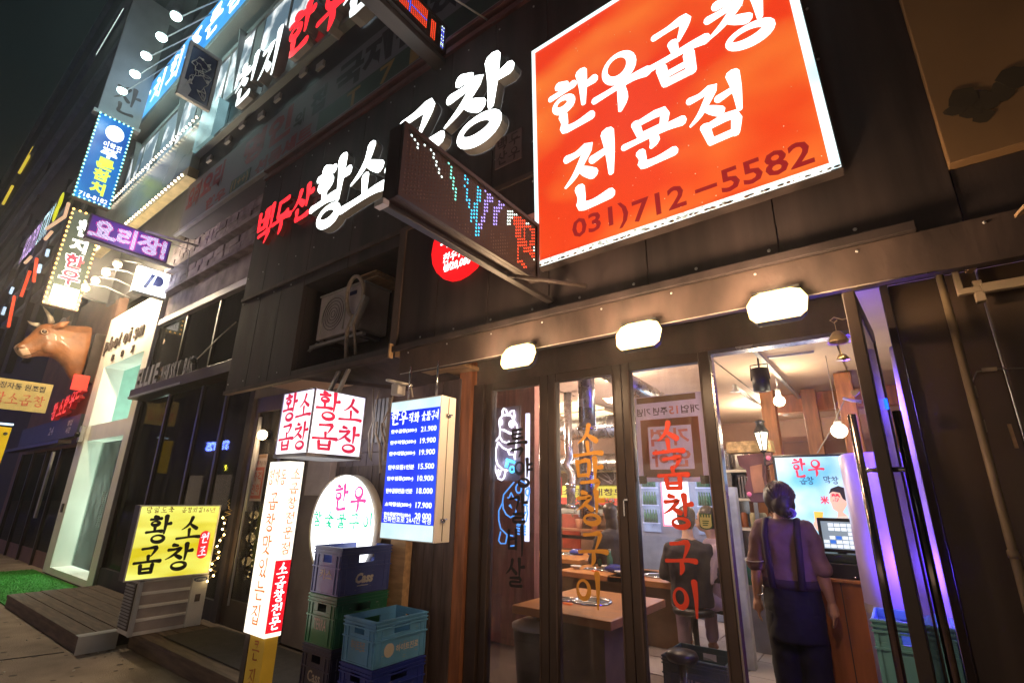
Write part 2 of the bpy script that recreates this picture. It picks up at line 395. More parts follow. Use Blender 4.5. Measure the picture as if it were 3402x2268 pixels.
def fontadd(mb, s, F, box, mi=0, off=0., c=0., depth=0., shear=0., keep=False, mirror=False, side=None):
    """print s with the built-in font, fitted to the box"""
    cu = bpy.data.curves.new('t', 'FONT'); cu.body = s; cu.resolution_u = 2; cu.offset = off; cu.shear = shear
    o = bpy.data.objects.new('t', cu); me = bpy.data.meshes.new_from_object(o)
    xs = [v.co.x for v in me.vertices]; ys = [v.co.y for v in me.vertices]
    if xs:
        x0, x1, y0, y1 = min(xs), max(xs), min(ys), max(ys); sx = (box[2]-box[0])/(x1-x0); sy = (box[3]-box[1])/(y1-y0)
        if keep:
            q = min(sx, sy); sx = sy = q
        def T(v):
            a = (v.co.x-x0)*sx
            if mirror: a = (box[2]-box[0]) - a
            return box[0]+a, box[1]+(v.co.y-y0)*sy
        vs = [F.P(*T(v), c) for v in me.vertices]; fs = [tuple(p.vertices) for p in me.polygons]
        if mirror: fs = [tuple(reversed(f)) for f in fs]
        mb.add(vs, fs, mi)
        if depth > 0:
            cnt = {}
            for f in fs:
                for a, b in zip(f, f[1:]+f[:1]): cnt[(a, b)] = 1
            ed = [(a, b) for (a, b) in cnt if (b, a) not in cnt]
            vb = [F.P(*T(v), c-depth) for v in me.vertices]; nn = len(vs)
            mb.add(vs+vb, [(b, a, nn+a, nn+b) for a, b in ed], mi if side is None else side)
    bpy.data.objects.remove(o); bpy.data.meshes.remove(me); bpy.data.curves.remove(cu)
def row(x0, y0, x1, y1, n, gap=.12):
    w = (x1-x0)/(n + gap*(n-1)); return [(x0+i*w*(1+gap), y0, x0+i*w*(1+gap)+w, y1) for i in range(n)]
def colm(x0, y0, x1, y1, n, gap=.12):
    h = (y1-y0)/(n + gap*(n-1)); return [(x0, y1-i*h*(1+gap)-h, x1, y1-i*h*(1+gap)) for i in range(n)]
def plamp(name, loc, e, col, r=.04, parent=None):
    l = bpy.data.lights.new(name, 'POINT'); l.energy = e; l.color = col; l.shadow_soft_size = r
    o = bpy.data.objects.new(name, l); COL.objects.link(o)
    if parent: o.parent = parent; o.location = V(loc) - wloc(parent)
    else: o.location = loc
    return o
# ============================================================ palette
m_asph = mat('asphalt', (.33,.26,.20), .85, var=.30, scale=2.2, bump=1.0, bscale=90)
m_dark = mat('dark_metal', (.06,.044,.04), .5, var=.3, scale=2.5, bump=.08, bscale=18)
m_clad = mat('dark_cladding', (.034,.024,.024), .75, var=.6, scale=2.6, stretch=(2.2,2.2,.22), bump=.25, bscale=12)
m_fasc = mat('fascia_paint', (.070,.047,.040), .8, var=.5, scale=3.2, stretch=(1.5,1.5,.6), bump=.3, bscale=14)
m_frame = mat('door_frame', (.045,.030,.024), .38, var=.25, scale=5)
m_jamb = mat('aluminium', (.55,.52,.5), .25, metal=.9, var=.1)
m_deck = mat('deck_wood', (.125,.088,.065), .75, var=.45, scale=3, stretch=(1,9,9), bump=.3, bscale=30)
m_mat = mat('rubber_mat', (.05,.04,.038), .9, var=.3, scale=12, bump=.6, bscale=220)
m_turf = mat('turf', (.05,.26,.03), .95, var=.4, scale=30)
m_plank = mat('black_plank', (.085,.062,.058), .6, var=.5, scale=2.5, stretch=(8,8,1), bump=.25, bscale=30)
m_post = mat('red_wood', (.30,.12,.055), .5, var=.35, scale=3, stretch=(8,8,1), bump=.1, bscale=20)
m_owood = mat('orange_wood', (.42,.17,.06), .45, var=.3, scale=3, stretch=(7,7,1), bump=.08)
m_tan = mat('tan_wood', (.45,.29,.15), .55, var=.25, scale=4, stretch=(1,6,6), bump=.1)
m_white = mat('white_paint', (.72,.70,.66), .5, var=.08, scale=3)
m_cream = mat('cream_panel', (.82,.78,.70), .45, var=.08, scale=2, bump=.03)
m_grey = mat('grey_metal', (.38,.38,.40), .5, var=.15, scale=5)
m_lgrey = mat('light_grey', (.5,.5,.5), .45, var=.12)
m_steel = mat('steel', (.62,.62,.64), .22, metal=1, var=.12, scale=8)
m_duct = mat('galvanised', (.6,.62,.66), .28, metal=.95, var=.3, scale=9, bump=.05, bscale=12)
m_black = mat('black_plastic', (.015,.015,.016), .4, var=.2)
m_cable = mat('grey_cable', (.35,.30,.26), .6, var=.2, scale=20)
m_glass = glass('clear_glass', (.93,.92,.94), 1.45)
m_dglass = glass('dark_glass', (.34,.30,.29), 1.16, rough=.02)
m_ceil = mat('ceiling_board', (.62,.47,.36), .8, var=.12, scale=1.5)
m_brick = mat('ledge_brick', (.30,.25,.28), .85, var=.5, scale=4, bump=.5, bscale=50)
m_red_l = emi('red_lettering', (1,.03,.04), 1.3)
m_white_l = emi('white_lettering', (1,1,1), 1.7)
m_side = mat('letter_return', (.42,.42,.42), .4, var=.1)
m_conc = mat('grey_facade', (.16,.16,.17), .8, var=.25, scale=1.5, bump=.2, bscale=30)

# ============================================================ ground
g = MB().quad((-90,-25,0),(30,-25,0),(30,14,0),(-90,14,0)); struct('street_ground', g, m_asph)
def put(name, label, cat, mb, m, **k): return one(name, mb, m, label, cat, **k)

# pavement joints, stains and litter
gr0 = bpy.data.objects['street_ground']
for a_, b_ in (((-9.8,1.28),(-3.0,1.02)), ((-14.0,1.55),(-9.8,1.28)), ((-6.9,1.12),(-6.7,1.80)), ((-4.6,.3),(-4.4,1.07))):
    mk('pavement_joint', MB().beam((a_[0],a_[1],.002), (b_[0],b_[1],.002), .018, .004), m_mat, gr0)
gum = MB()
for i in range(160):
    x = random.uniform(-11,-3); y = random.uniform(.6,2.1); r_ = random.uniform(.008,.028); n7 = 7
    gum.add([(x+r_*math.cos(k*6.283/n7)*random.uniform(.7,1.2), y+r_*math.sin(k*6.283/n7)*random.uniform(.7,1.2), .0035) for k in range(n7)], [tuple(range(n7))])
mk('gum_spots', gum, mat('gum', (.12,.095,.08), .8), gr0, kind='stuff')
lit_ = MB()
for i in range(45):
    x = random.uniform(-10,-3.5); y = random.uniform(.8,2.15); a = random.uniform(0,3); lit_.beam((x,y,.008),(x+.02*math.cos(a),y+.02*math.sin(a),.010),.008,.006)
mk('litter_bits', lit_, mat('litter_pale', (.6,.55,.48), .8), gr0, kind='stuff')
# wooden decks, board by board
def deck(label, x0, x1, y0, y1, zt, n):
    t = thing('wooden_deck', label, 'deck', ((x0+x1)/2, y0, 0))
    w_ = (y1-y0)/n
    first = None
    for i in range(n):
        b = MB().box((x0+random.uniform(-.01,.01), y0+i*w_+.004, zt-.035), (x1+random.uniform(-.01,.01), y0+(i+1)*w_-.004, zt+random.uniform(-.002,.002)))
        mk('board', b, m_deck, t, bevel=.004)
    mk('skirt', MB().box((x0, y0+.012, 0.001), (x1-.02, y0+.04, zt-.037)), m_deck, t)
    mk('joist', MB().box((x0+.03, y0+.05, 0.001), (x1-.06, y1, zt-.042)), m_dark, t)
    return t
d1 = deck('weathered low wooden deck beside the green turf, before the photo booth', -9.75, -6.52, 1.84, 2.84, .15, 6)
mk('end_angle', MB().box((-6.515, 1.83, .0), (-6.49, 2.15, .155)).box((-6.60,1.83,.152),(-6.515,2.15,.158)), m_lgrey, d1)
deck('wooden deck step running along the restaurant front with a dark mat on it', -6.42, .9, 2.215, 2.93, .15, 5)
put('floor_mat', 'dark rubber doormat lying on the restaurant deck beside the pillar sign', 'mat',
    MB().box((-5.92, 2.34, .151), (-3.5, 2.86, .163)), m_mat, bevel=.004)
tb = MB().box((-13.6, 1.86, .001), (-9.78, 2.84, .02))
tu = one('artificial_turf', tb, m_turf, 'bright green artificial turf carpet in front of the photo booth', 'turf')
gb = MB()
for i in range(9000):
    x = random.uniform(-13.6, -9.8); y = random.uniform(1.87, 2.83); h = random.uniform(.008,.02); a = random.uniform(0, 6.28)
    dx, dy = .004*math.cos(a), .004*math.sin(a)
    gb.add([(x-dx,y-dy,.02),(x+dx,y+dy,.02),(x+random.uniform(-.008,.008),y+random.uniform(-.008,.008),.02+h)], [(0,1,2)])
mk('grass_blade', gb, m_turf, tu, kind='stuff')

# ============================================================ RESTAURANT (the near building)
XL, XR = -6.12, .415      # upper cladding from .. to
B = thing('restaurant_building', 'dark clad barbecue restaurant with glass folding doors and a long canopy', 'building', (-2.5, 3.0, 0))
YC = 2.55
zl0 = 2.60                 # bottom of upper cladding
# recess for the outdoor unit
ax0, ax1, az0, az1 = -4.72, -3.2, 2.68, 3.62
def panels(x0, x1, z0, z1, n, y=YC, m=m_clad):
    w_ = (x1-x0)/n
    for i in range(n):
        mk('cladding_panel', MB().box((x0+i*w_+.003, y, z0), (x0+(i+1)*w_-.003, y+.05, z1)), m, B, bevel=.003)
panels(XL, ax0, zl0+.02, 5.5, 3); panels(ax1, -1.62, zl0, 5.5, 3); panels(-1.62, XR, zl0, 5.5, 3)
panels(ax0, ax1, az1, 5.5, 2); panels(ax0, ax1, zl0+.02, az0, 2)
mk('cladding_rail', MB().box((XL, YC-.018, 3.74), (-1.7, YC-.002, 3.78)).box((XL, YC-.018, zl0-.02),(-3.1, YC+.05, zl0+.02)).box((-3.18,YC-.02,zl0),(-3.1,YC-.002,3.75)), m_fasc, B)
mk('unit_recess', MB().box((ax0, 3.15, az0), (ax1, 3.2, az1)).box((ax0-.02, YC+.05, az0), (ax0, 3.15, az1)).box((ax1, YC+.05, az0), (ax1+.02, 3.15, az1))
   .box((ax0, YC+.05, az1), (ax1, 3.2, az1+.02)).box((ax0, YC+.05, az0-.02), (ax1, 3.2, az0)), m_clad, B)
mk('parapet_trim', MB().box((XL, YC-.03, 5.5), (XR, YC+.05, 5.56)).box((XL, YC-.05, 5.62), (XR+.2, YC+.05, 5.66)), mat('red_trim', (.16,.06,.06), .5), B)
sc = MB()
for x_ in [XL+.05+k*.36 for k in range(18)]:
    for z_ in (2.70, 3.70, 4.05, 5.40):
        if ax0-.05 < x_ < ax1+.05 and z_ < 3.75: continue
        sc.ball((x_, YC-.003, z_), .009, .005, .009, 6, 4)
for x_ in [-2.9+k*.42 for k in range(11)]: sc.ball((x_, 2.497, 2.57), .007, .004, .007, 6, 4)
mk('screws', sc, m_lgrey, B, kind='stuff')
# canopy ledge, fascia, soffit
fl = aty(1323, 1242, 2.5); 
mk('canopy_ledge', MB().box((-3.08, 2.475, 2.60), (.255, YC-.002, 2.645)), m_clad, B, bevel=.004)
mk('fascia', MB().box((-3.0, 2.50, 2.405), (1.6, 2.545, 2.598)), m_fasc, B, bevel=.003)
mk('soffit', MB().box((-3.0, 2.547, 2.56), (1.6, 3.0, 2.595)), m_fasc, B)
mk('end_block', MB().box((-3.1, 2.46, 2.60-.05), (-3.083, 2.5, 2.67)).box((-3.06,2.5,2.56),(-3.01,2.56,2.6)), m_tan, B)
for i in range(4): mk('slat', MB().box((-2.99, 2.60+i*.09, 2.47), (-2.55, 2.683+i*.09, 2.50)), m_tan, B, bevel=.002)
# sloping left soffit
mk('side_soffit', MB().quad((-4.55,2.56,2.60),(-3.1,2.56,2.60),(-2.7,2.97,2.42),(-3.35,2.97,2.42)), m_fasc, B)
mk('side_soffit_trim', MB().beam((-4.55,2.56,2.59),(-3.35,2.97,2.41),.03,.03), m_fasc, B)
mk('gap_panel', MB().box((XR+.002, 2.56, 2.60), (3.0, 2.62, 2.868)), m_clad, B)
# wall above the doors
mk('header_wall', MB().box((-2.62, 3.0, 2.36), (-.03, 3.08, 2.56)), m_fasc, B)
mk('header_track', MB().box((-.78, 2.99, 2.335), (-.02, 3.07, 2.358)), m_jamb, B)
mk('post', MB().box((-2.74, 2.93, .15), (-2.61, 3.05, 2.56)), m_post, B, bevel=.004)
mk('side_frame', MB().box((-2.605, 2.96, .15), (-2.50, 3.06, 2.36)), m_frame, B, bevel=.003)
# black vertical plank wall left of the post
x = -4.25
while x < -2.76:
    mk('plank', MB().box((x, 2.92+random.uniform(-.004,.004), .155), (x+.098, 2.945, 1.75 if x < -3.2 else 2.42)), m_plank, B, bevel=.003); x += .103
mk('service_wall', MB().box((-4.9, 2.96, .15), (-2.76, 3.05, 2.55)), mat('service_wall', (.17,.125,.11), .8, var=.3, scale=3, bump=.3, bscale=25), B)
# tiled patch behind the cables
for r_ in range(4):
    for c_ in range(5):
        mk('tile', MB().box((-4.28+c_*.205, 2.945, 1.50+r_*.125), (-4.28+c_*.205+.195, 2.962, 1.50+r_*.125+.117)), mat('grey_tile', (.16,.13,.145), .3, var=.3, scale=3), B, bevel=.002)
# right wall past the doors: vertical seamed sheets
for i in range(7):
    x0 = .14+i*.34
    mk('wall_panel', MB().box((x0, 3.0, .15), (x0+.333, 3.05, 2.56)), mat('brown_sheet', (.12,.08,.052), .5, var=.35, scale=1.8, stretch=(1,1,.3), bump=.08), B, bevel=.006)
mk('wall_trim', MB().box((.105,2.97,.15),(.138,3.02,2.56)), m_fasc, B, bevel=.004)
# left glazed part of the restaurant front
mk('window_frame', MB().box((-6.10, 2.93, .15), (-6.02, 3.0, 2.6)).box((-5.42, 2.93, .15), (-5.35, 3.0, 2.6)).box((-4.98, 2.93, .15), (-4.9, 3.0, 2.6))
   .box((-6.02, 2.93, 2.42), (-4.98, 3.0, 2.6)).box((-6.02, 2.93, .15), (-4.98, 3.0, .4)), m_frame, B, bevel=.003)
wg = mk('window', MB().box((-6.02, 2.955, .4), (-5.42, 2.962, 2.42)).box((-5.35, 2.955, .4), (-4.98, 2.962, 2.42)), m_dglass, B)
mk('roof_slab', MB().box((XL, YC+.06, 5.3), (XR, 9.5, 5.5)), m_clad, B)
mk('party_wall', MB().box((XL-.12, 2.9, .0), (XL, 9.5, 5.3)), m_clad, B)
mk('upper_shadow_wall', MB().box((XL, 3.3, 2.9), (XR, 3.35, 5.3)), m_clad, B)

# interior shell as setting
RX0, RX1, RY1, RZ0, RZ1 = -8.3, 1.35, 9.2, .15, 2.78
m_floor = mat('stone_floor_joint', (.12,.11,.10), .6, var=.2)
struct('floor', MB().box((RX0, 3.08, .1), (RX1, RY1, RZ0)), mat('floor_paint', (.16,.13,.11), .45, var=.3, scale=3))
struct('ceiling', MB().box((RX0, 3.08, RZ1), (RX1, RY1, RZ1+.05)), m_ceil)
m_backw = mat('dark_red_wall', (.22,.12,.08), .6, var=.3, scale=2)
struct('wall_back', MB().box((RX0, RY1, RZ0), (RX1, RY1+.05, RZ1)), m_backw)
struct('wall_left', MB().box((RX0-.05, 3.08, RZ0), (RX0, RY1, RZ1)), m_backw)
struct('wall_right', MB().box((RX1, 3.08, RZ0), (RX1+.05, RY1, RZ1)), m_backw)
fl_t = bpy.data.objects['floor']
first = None; nt_ = 0
for i in range(8):
    for j in range(9):
        x0 = -2.6+i*.46; y0 = 4.4+j*.46
        b = MB().box((x0, y0, .151), (x0+.452, y0+.452, .158))
        mk('floor_tile', b, mat('floor_tile', (.42,.39,.40), .35, var=.15, scale=3), fl_t, bevel=.002)
ce = bpy.data.objects['ceiling']
for k_ in range(5):
    mk('ceiling_joint', MB().box((-3.2+k_*1.0, 3.1, RZ1-.004), (-3.188+k_*1.0, 8.6, RZ1-.001)), m_frame, ce)

# ------------------------------------------------------------ folding glass doors
def glyph_col(mb, chars, F, boxes, wgt=.13, mi=0, shear=.0, c=.0):
    for ch, bx in zip(chars, boxes): brush(mb, ch, F, bx, wgt, c, c, mi, shear=shear)
def door(label, x0, x1, xa, xb, zt=2.36, zh=2.30, leaf_bottom=.30, group=None):
    """frame x0..x1, glass xa..xb"""
    t = thing('folding_door', label, 'door', ((x0+x1)/2, 3.0, .15))
    mb = MB().box((x0, 2.985, .16), (xa, 3.045, zt)).box((xb, 2.985, .16), (x1, 3.045, zt)).box((xa, 2.985, zh), (xb, 3.045, zt)).box((xa, 2.985, .16), (xb, 3.045, leaf_bottom))
    mk('frame', mb, m_frame, t, bevel=.004)
    mk('bead', MB().box((xa-.012, 2.978, leaf_bottom), (xa, 2.984, zh)).box((xb, 2.978, leaf_bottom), (xb+.008, 2.984, zh)), m_fasc, t)
    mk('pane', MB().box((xa, 3.01, leaf_bottom), (xb, 3.016, zh)), m_glass, t)
    return t
D1 = door('glass door leaf nearest the red wooden post, with black brush letters and neon behind it', -2.495, -1.915, -2.43, -1.98)
D2 = door('glass door leaf with five orange-yellow brush letters down its pane', -1.91, -1.34, -1.845, -1.40)
D3 = door('glass door leaf with red brush letters and a taped poster, beside the doorway', -1.335, -.768, -1.277, -.83)
mk('jamb_strip', MB().box((-.766, 2.99, .16), (-.755, 3.05, 2.335)), m_jamb, D3)
mk('latch', MB().box((-1.36,2.975,1.40),(-1.352,2.984,1.5)).box((-1.36,2.975,1.49),(-1.33,2.984,1.5)), m_steel, D2)
FD = FY(3.006)
def pxbox(cx, cy, w, h, Y):
    a = aty(cx-w/2, cy, Y).x; b = aty(cx+w/2, cy, Y).x; t = aty(cx, cy-h/2, Y).z; o = aty(cx, cy+h/2, Y).z
    return (a, o, b, t)
def vinyl(t, chars, pts, w, h, m, wgt):
    for ch, (px, py) in zip(chars, pts):
        mb = MB(); brush(mb, ch, FD, pxbox(px, py, w, h, 3.006), wgt); mk('letter', mb, m, t)
v_or = mat('orange_vinyl', (.72,.34,.05), .5, var=.08); v_rd = mat('red_vinyl', (.70,.06,.025), .5, var=.08); v_bk = mat('black_vinyl', (.012,.01,.01), .5, var=.1)
vinyl(D2, '소막창구이', [(1952,1466),(1958,1578),(1963,1688),(1970,1820),(1958,1962)], 92, 108, v_or, .15)
vinyl(D3, '소곱창구이', [(2218,1458),(2236,1570),(2256,1700),(2262,1850),(2282,1990)], 98, 108, v_rd, .16)
vinyl(D1, '특양갈비살', [(1718,1472),(1738,1572),(1722,1690),(1716,1796),(1712,1902)], 62, 92, v_bk, .13)
# poster seen from behind through the glass
def poster(name, label, F, bx, m_paper, m_pr, m_ink, mirror, cc):
    x0, z0, x1, z1 = bx; W = x1-x0; H = z1-z0
    t = thing(name, label, 'poster', F.P((x0+x1)/2, z0, cc))
    mk('sheet', MB().fbox(F, x0, x1, z0, z1, cc-.003, cc), m_paper, t)
    b = MB()
    sx, sz = x0+W*.07, z0+H*.05; ex, ez = x1-W*.07, z0+H*.72
    fr = .11*W
    e = .001
    b.fbox(F, sx, ex, sz, sz+fr, cc, cc+e).fbox(F, sx, ex, ez-fr, ez, cc, cc+e).fbox(F, sx, sx+fr, sz+fr, ez-fr, cc, cc+e).fbox(F, ex-fr, ex, sz+fr, ez-fr, cc, cc+e)
    mk('stamp_border', b, m_pr, t)
    b = MB(); q = [(sx+fr*1.35), sz+fr*1.3, ex-fr*1.35, ez-fr*1.3]; mx = (q[0]+q[2])/2; mz = (q[1]+q[3])/2
    qs = {'가': (q[0], mz+.01, mx-.008, q[3]), '격': (mx+.008, mz+.01, q[2], q[3]), '인': (q[0], q[1], mx-.008, mz-.01), '하': (mx+.008, q[1], q[2], mz-.01)}
    for ch, bb in qs.items():
        if mirror: bb = (x0+x1-bb[2], bb[1], x0+x1-bb[0], bb[3])
        fontadd(b, ch, F, bb, off=.03, c=cc+.0012, mirror=mirror)
    mk('stamp_lettering', b, m_pr, t)
    b = MB(); y0, y1 = z0+H*.765, z0+H*.86
    cells = [('개업', .04, .30), ('주년', .50, .72), ('기념', .76, .97)]
    for s_, a_, b_ in cells:
        bb = (x0+W*a_, y0, x0+W*b_, y1)
        if mirror: bb = (x0+x1-bb[2], y0, x0+x1-bb[0], y1)
        fontadd(b, s_, F, bb, off=.02, c=cc+.001, mirror=mirror)
    mk('headline', b, m_ink, t)
    b = MB(); bb = (x0+W*.345, y0, x0+W*.48, y1)
    if mirror: bb = (x0+x1-bb[2], y0, x0+x1-bb[0], y1)
    fontadd(b, '15', F, bb, off=.02, c=cc+.001, mirror=mirror); mk('number', b, m_pr, t)
    mk('strip', MB().fbox(F, x0+W*.03, x1-W*.08, z0+H*.92, z1-.005, cc, cc+.001), mat('brown_strip', (.25,.15,.09), .6, var=.1), t)
    return t
def paper(name, col):
    m = mat(name, col, .7, var=.08, scale=12); t = m.node_tree; n = t.nodes; p = n['Principled BSDF']; o = [x for x in n if x.type == 'OUTPUT_MATERIAL'][0]
    tr = n.new('ShaderNodeBsdfTranslucent'); tr.inputs[0].default_value = (*col, 1); mx = n.new('ShaderNodeMixShader'); mx.inputs[0].default_value = .66
    t.links.new(p.outputs[0], mx.inputs[1]); t.links.new(tr.outputs[0], mx.inputs[2]); t.links.new(mx.outputs[0], o.inputs[0]); return m
m_paper = paper('poster_paper', (.90,.82,.90)); m_pr = paper('poster_orange', (.90,.36,.22)); m_ink = mat('poster_ink', (.16,.12,.11), .7, var=.1)
FB = FY(3.03)
pa = aty(2128, 1600, 3.03); pb = aty(2352, 1590, 3.03); pt = aty(2113, 1322, 3.03)
ps = poster('sale_poster', 'price cut poster taped inside the glass, its lettering seen reversed from the street', FB, (-1.268, pa.z, -.845, pt.z-.0), m_paper, m_pr, m_ink, True, .002)
for xx in (-1.268, -.895): mk('tape', MB().fbox(FB, xx, xx+.05, pa.z-.012, pa.z+.035, .0035, .005), mat('brown_tape', (.10,.06,.04), .5, var=.1), ps)
FW = FY(2.945)
poster('sale_poster', 'small faded price cut poster on the dark window beneath the round wall lamp', FW, (-5.98, 1.41, -5.66, 1.92), mat('poster_paper_dim', (.42,.34,.33), .7, var=.08), mat('poster_red_dim', (.42,.10,.08), .7), m_ink, False, .002)
# round green sticker
st = thing('window_sticker', 'green and cream shop award sticker on the pane beside the doorway', 'sticker', aty(2345,1765,3.004))
c = aty(2345, 1730, 3.004); b = MB(); pts = [(c.x-.035, c.z+.04), (c.x-.035, c.z-.025)] + [(c.x-.035*math.cos(a), c.z-.025-.02*math.sin(a)) for a in [math.pi*i/6 for i in range(1,6)]] + [(c.x+.035, c.z-.025), (c.x+.035, c.z+.04)]
b.prism(pts, FY(3.004), 0, .002); mk('backing', b, mat('sticker_green', (.03,.09,.05), .5), st)
b = MB().prism([(c.x+(p[0]-c.x)*.88, c.z+.004+(p[1]-c.z-.004)*.86) for p in pts], FY(3.004), .002, .003); mk('face', b, mat('sticker_cream', (.45,.42,.22), .5), st)
b = MB()
for i in range(4): b.fbox(FY(3.004), c.x-.028+i*.015, c.x-.02+i*.015, c.z+.02, c.z+.035, .003, .004)
for i in range(3): b.fbox(FY(3.004), c.x-.018, c.x+.018-i*.004, c.z-.002-i*.011, c.z+.003-i*.011, .003, .004)
mk('print', b, mat('sticker_green', (.03,.09,.05), .5), st)

# ------------------------------------------------------------ open door leaf with pull handles (swung out past square)
LF = Fr((-.022, 2.33, 0), (.067, 1, 0), (0, 0, 1))      # faces +x; a along the leaf
LD = thing('glass_door', 'open glass door leaf swung outward at the right of the doorway, with long pull handles', 'door', (0.03, 2.6, .15))
lw = .67
mk('frame', MB().fbox(LF, 0, .075, .17, 2.33, -.022, .022).fbox(LF, lw-.07, lw, .17, 2.33, -.022, .022).fbox(LF, .075, lw-.07, 2.25, 2.33, -.022, .022).fbox(LF, .075, lw-.07, .17, .33, -.022, .022), m_frame, LD, bevel=.003)
mk('pane', MB().fbox(LF, .072, lw-.068, .33, 2.25, .013, .018), m_glass, LD)
for sg in (-1, 1):
    h = MB().tube([LF.P(.045, .62, sg*.072), LF.P(.045, 1.835, sg*.072)], .0145, 14)
    hh = mk('pull_handle', h, mat('dark_chrome', (.18,.15,.14), .18, metal=1, var=.05), LD)
    mk('standoff', MB().tube([LF.P(.045, 1.62, sg*.022), LF.P(.045, 1.62, sg*.075)], .009, 8).tube([LF.P(.045, .8, sg*.022), LF.P(.045, .8, sg*.075)], .009, 8), m_steel, hh)
# blue led tag on the leaf
q = LF.P(.30, 1.99, .012)
# ============================================================ SIGNS ON THE RESTAURANT
def boxsign(name, label, F, a0, a1, b0, b1, depth, m_face, m_body, rim=.02, rim_m=None, cat='sign', group=None, sides=None):
    """lit box: face on F at c=0, body behind it"""
    t = thing(name, label, cat, F.P((a0+a1)/2, b0, -depth/2), group)
    mk('housing', MB().fbox(F, a0, a1, b0, b1, -depth, -.004), m_body, t, bevel=.004)
    mk('face', MB().fbox(F, a0+rim, a1-rim, b0+rim, b1-rim, -.003, 0.), m_face, t)
    fr = MB()
    for A in ((a0, a1, b1-rim, b1), (a0, a1, b0, b0+rim), (a0, a0+rim, b0+rim, b1-rim), (a1-rim, a1, b0+rim, b1-rim)): fr.fbox(F, *A, -.003, .006)
    mk('rim', fr, rim_m or m_body, t)
    return t
# --- big red sign, slightly crooked
S0 = aty(1793, 868, 2.45)
ang = R(1.35)
SF = Fr(S0, (math.cos(ang), 0, math.sin(ang)), (-math.sin(ang), 0, math.cos(ang)))
wS = 1.633
m_redface = emi_noise('red_sign_face', (.86,.040,.010), (1.0,.30,.045), .86, scale=1.15, stretch=(.8,1,1.3), sharp=(.47,.76))
m_rimlit = emi_noise('pale_lit_rim', (.42,.74,.80), (.85,1,1), 1.25, scale=2.5, sharp=(.2,.55))
RS = thing('red_sign', 'huge orange-red lit sign box with white brush letters and a phone number', 'sign', SF.P(.7, 0, -.14))
mk('housing', MB().fbox(SF, -.03, wS+.05, -.04, 1.82, -.085, -.012), m_clad, RS, bevel=.006)
mk('face', MB().fbox(SF, .0, wS, .0, 1.785, -.010, 0), m_redface, RS)
mk('border', MB().fbox(SF, -.028, 0, -.03, 1.815, -.011, .006).fbox(SF, wS, wS+.042, -.03, 1.815, -.011, .006).fbox(SF, 0, wS, 1.785, 1.815, -.011, .006), m_rimlit, RS)
mk('lower_border', MB().fbox(SF, -.0, wS, -.034, 0, -.011, .006), emi_noise('flaking_lit_rim', (.28,.25,.17), (.85,.95,.9), 1.15, scale=30, stretch=(1,1,2.2), sharp=(.30,.46)), RS)
rust = MB()
for i in range(70):
    a = random.uniform(0, wS+.03); r_ = random.uniform(.004,.012)
    rust.prism([(a+r_*math.cos(t_)*random.uniform(.7,1.6), -.031+.7*r_*math.sin(t_)*random.uniform(.5,1.2)) for t_ in [k*math.pi/3 for k in range(6)]], SF, .0065, .0085)
sp_ = MB()
for i in range(90):
    a, b_ = random.uniform(.02, wS-.02), random.uniform(.02, 1.75); r_ = random.uniform(.0012,.003); sp_.prism([(a+r_*math.cos(t_), b_+r_*math.sin(t_)) for t_ in [k*math.pi/2.5 for k in range(5)]], SF, .0002, .0006)
mk('dust_specks', sp_, mat('dust_pale', (.7,.6,.45), .8, emit=.9, ecol=(1,.8,.55)), RS, kind='stuff')
mk('rust_flake', rust, mat('rust', (.20,.09,.03), .9, var=.4, scale=40), RS, kind='stuff')
# letters traced as boxes in the plane of the sign
def sgl(px, py):
    d = ray(px, py); t = (SF.o - EYE).dot(SF.n)/d.dot(SF.n); p = EYE + d*t - SF.o; return p.dot(SF.u), p.dot(SF.v)
def k2(x, y, ox=1650, oy=0, s=2352/900): return ox+x/s, oy+y/s
big = {'한': [(460,880),(870,740),(600,1150),(770,620)], '우': [(845,830),(1300,590),(1070,950),(1080,440)],
       '곱': [(1285,545),(1800,280),(1460,745),(1690,120)], '전': [(600,1640),(1050,1520),(830,1790),(990,1150)],
       '문': [(1110,1330),(1620,1110),(1240,1470),(1490,940)], '점': [(1685,1110),(2190,1070),(1920,1230),(2110,625)]}
rowS = [('한', (2.5,-.0)),]
# measured centre and size of each character in sign coordinates
cells = {}
for ch, pts in big.items():
    L = sgl(*k2(*pts[0])); Rr = sgl(*k2(*pts[1])); Bt = sgl(*k2(*pts[2])); T = sgl(*k2(*pts[3]))
    cells[ch] = (min(L[0], Bt[0]), Bt[1], max(Rr[0], T[0]), T[1])
c창 = sgl(*k2(1795,140)); d창 = sgl(*k2(2290,300)); e창 = sgl(*k2(2130,420))
cells['창'] = (c창[0], e창[1], c창[0]+.39, e창[1]+.39)
m_bw = emi('sign_white', (1,.97,.95), 1.6)
for ch, bx in cells.items():
    mb = MB(); brush(mb, ch, SF, bx, .165, .0, .002, shear=-.02); mk('letter', mb, m_bw, RS)
m_dr = emi('number_red', (.24,.012,.012), 1.0)
n0 = sgl(*k2(655,1568+475, )); 
def numbox(s_, pL, pR, pB, pT): 
    a = sgl(*pL); b = sgl(*pR); c_ = sgl(*pB); d = sgl(*pT); return (a[0], c_[1], b[0], d[1])
for s_, pts in {'031)': ((1902,770),(2090,735),(1925,806),(2065,672)), '712': ((2100,690),(2285,700),(2120,738),(2260,612)), '5582': ((2395,610),(2714,560),(2415,640),(2690,458))}.items():
    a = sgl(*pts[0])[0]; b = sgl(*pts[1])[0]; lo = sgl(*pts[2])[1]; hi = sgl(*pts[3])[1]
    mb = MB(); fontadd(mb, s_, SF, (a, lo, b, hi), off=.018, c=.0015); mk('phone_number', mb, m_dr, RS)
da = sgl(2310,640); db = sgl(2382,612)
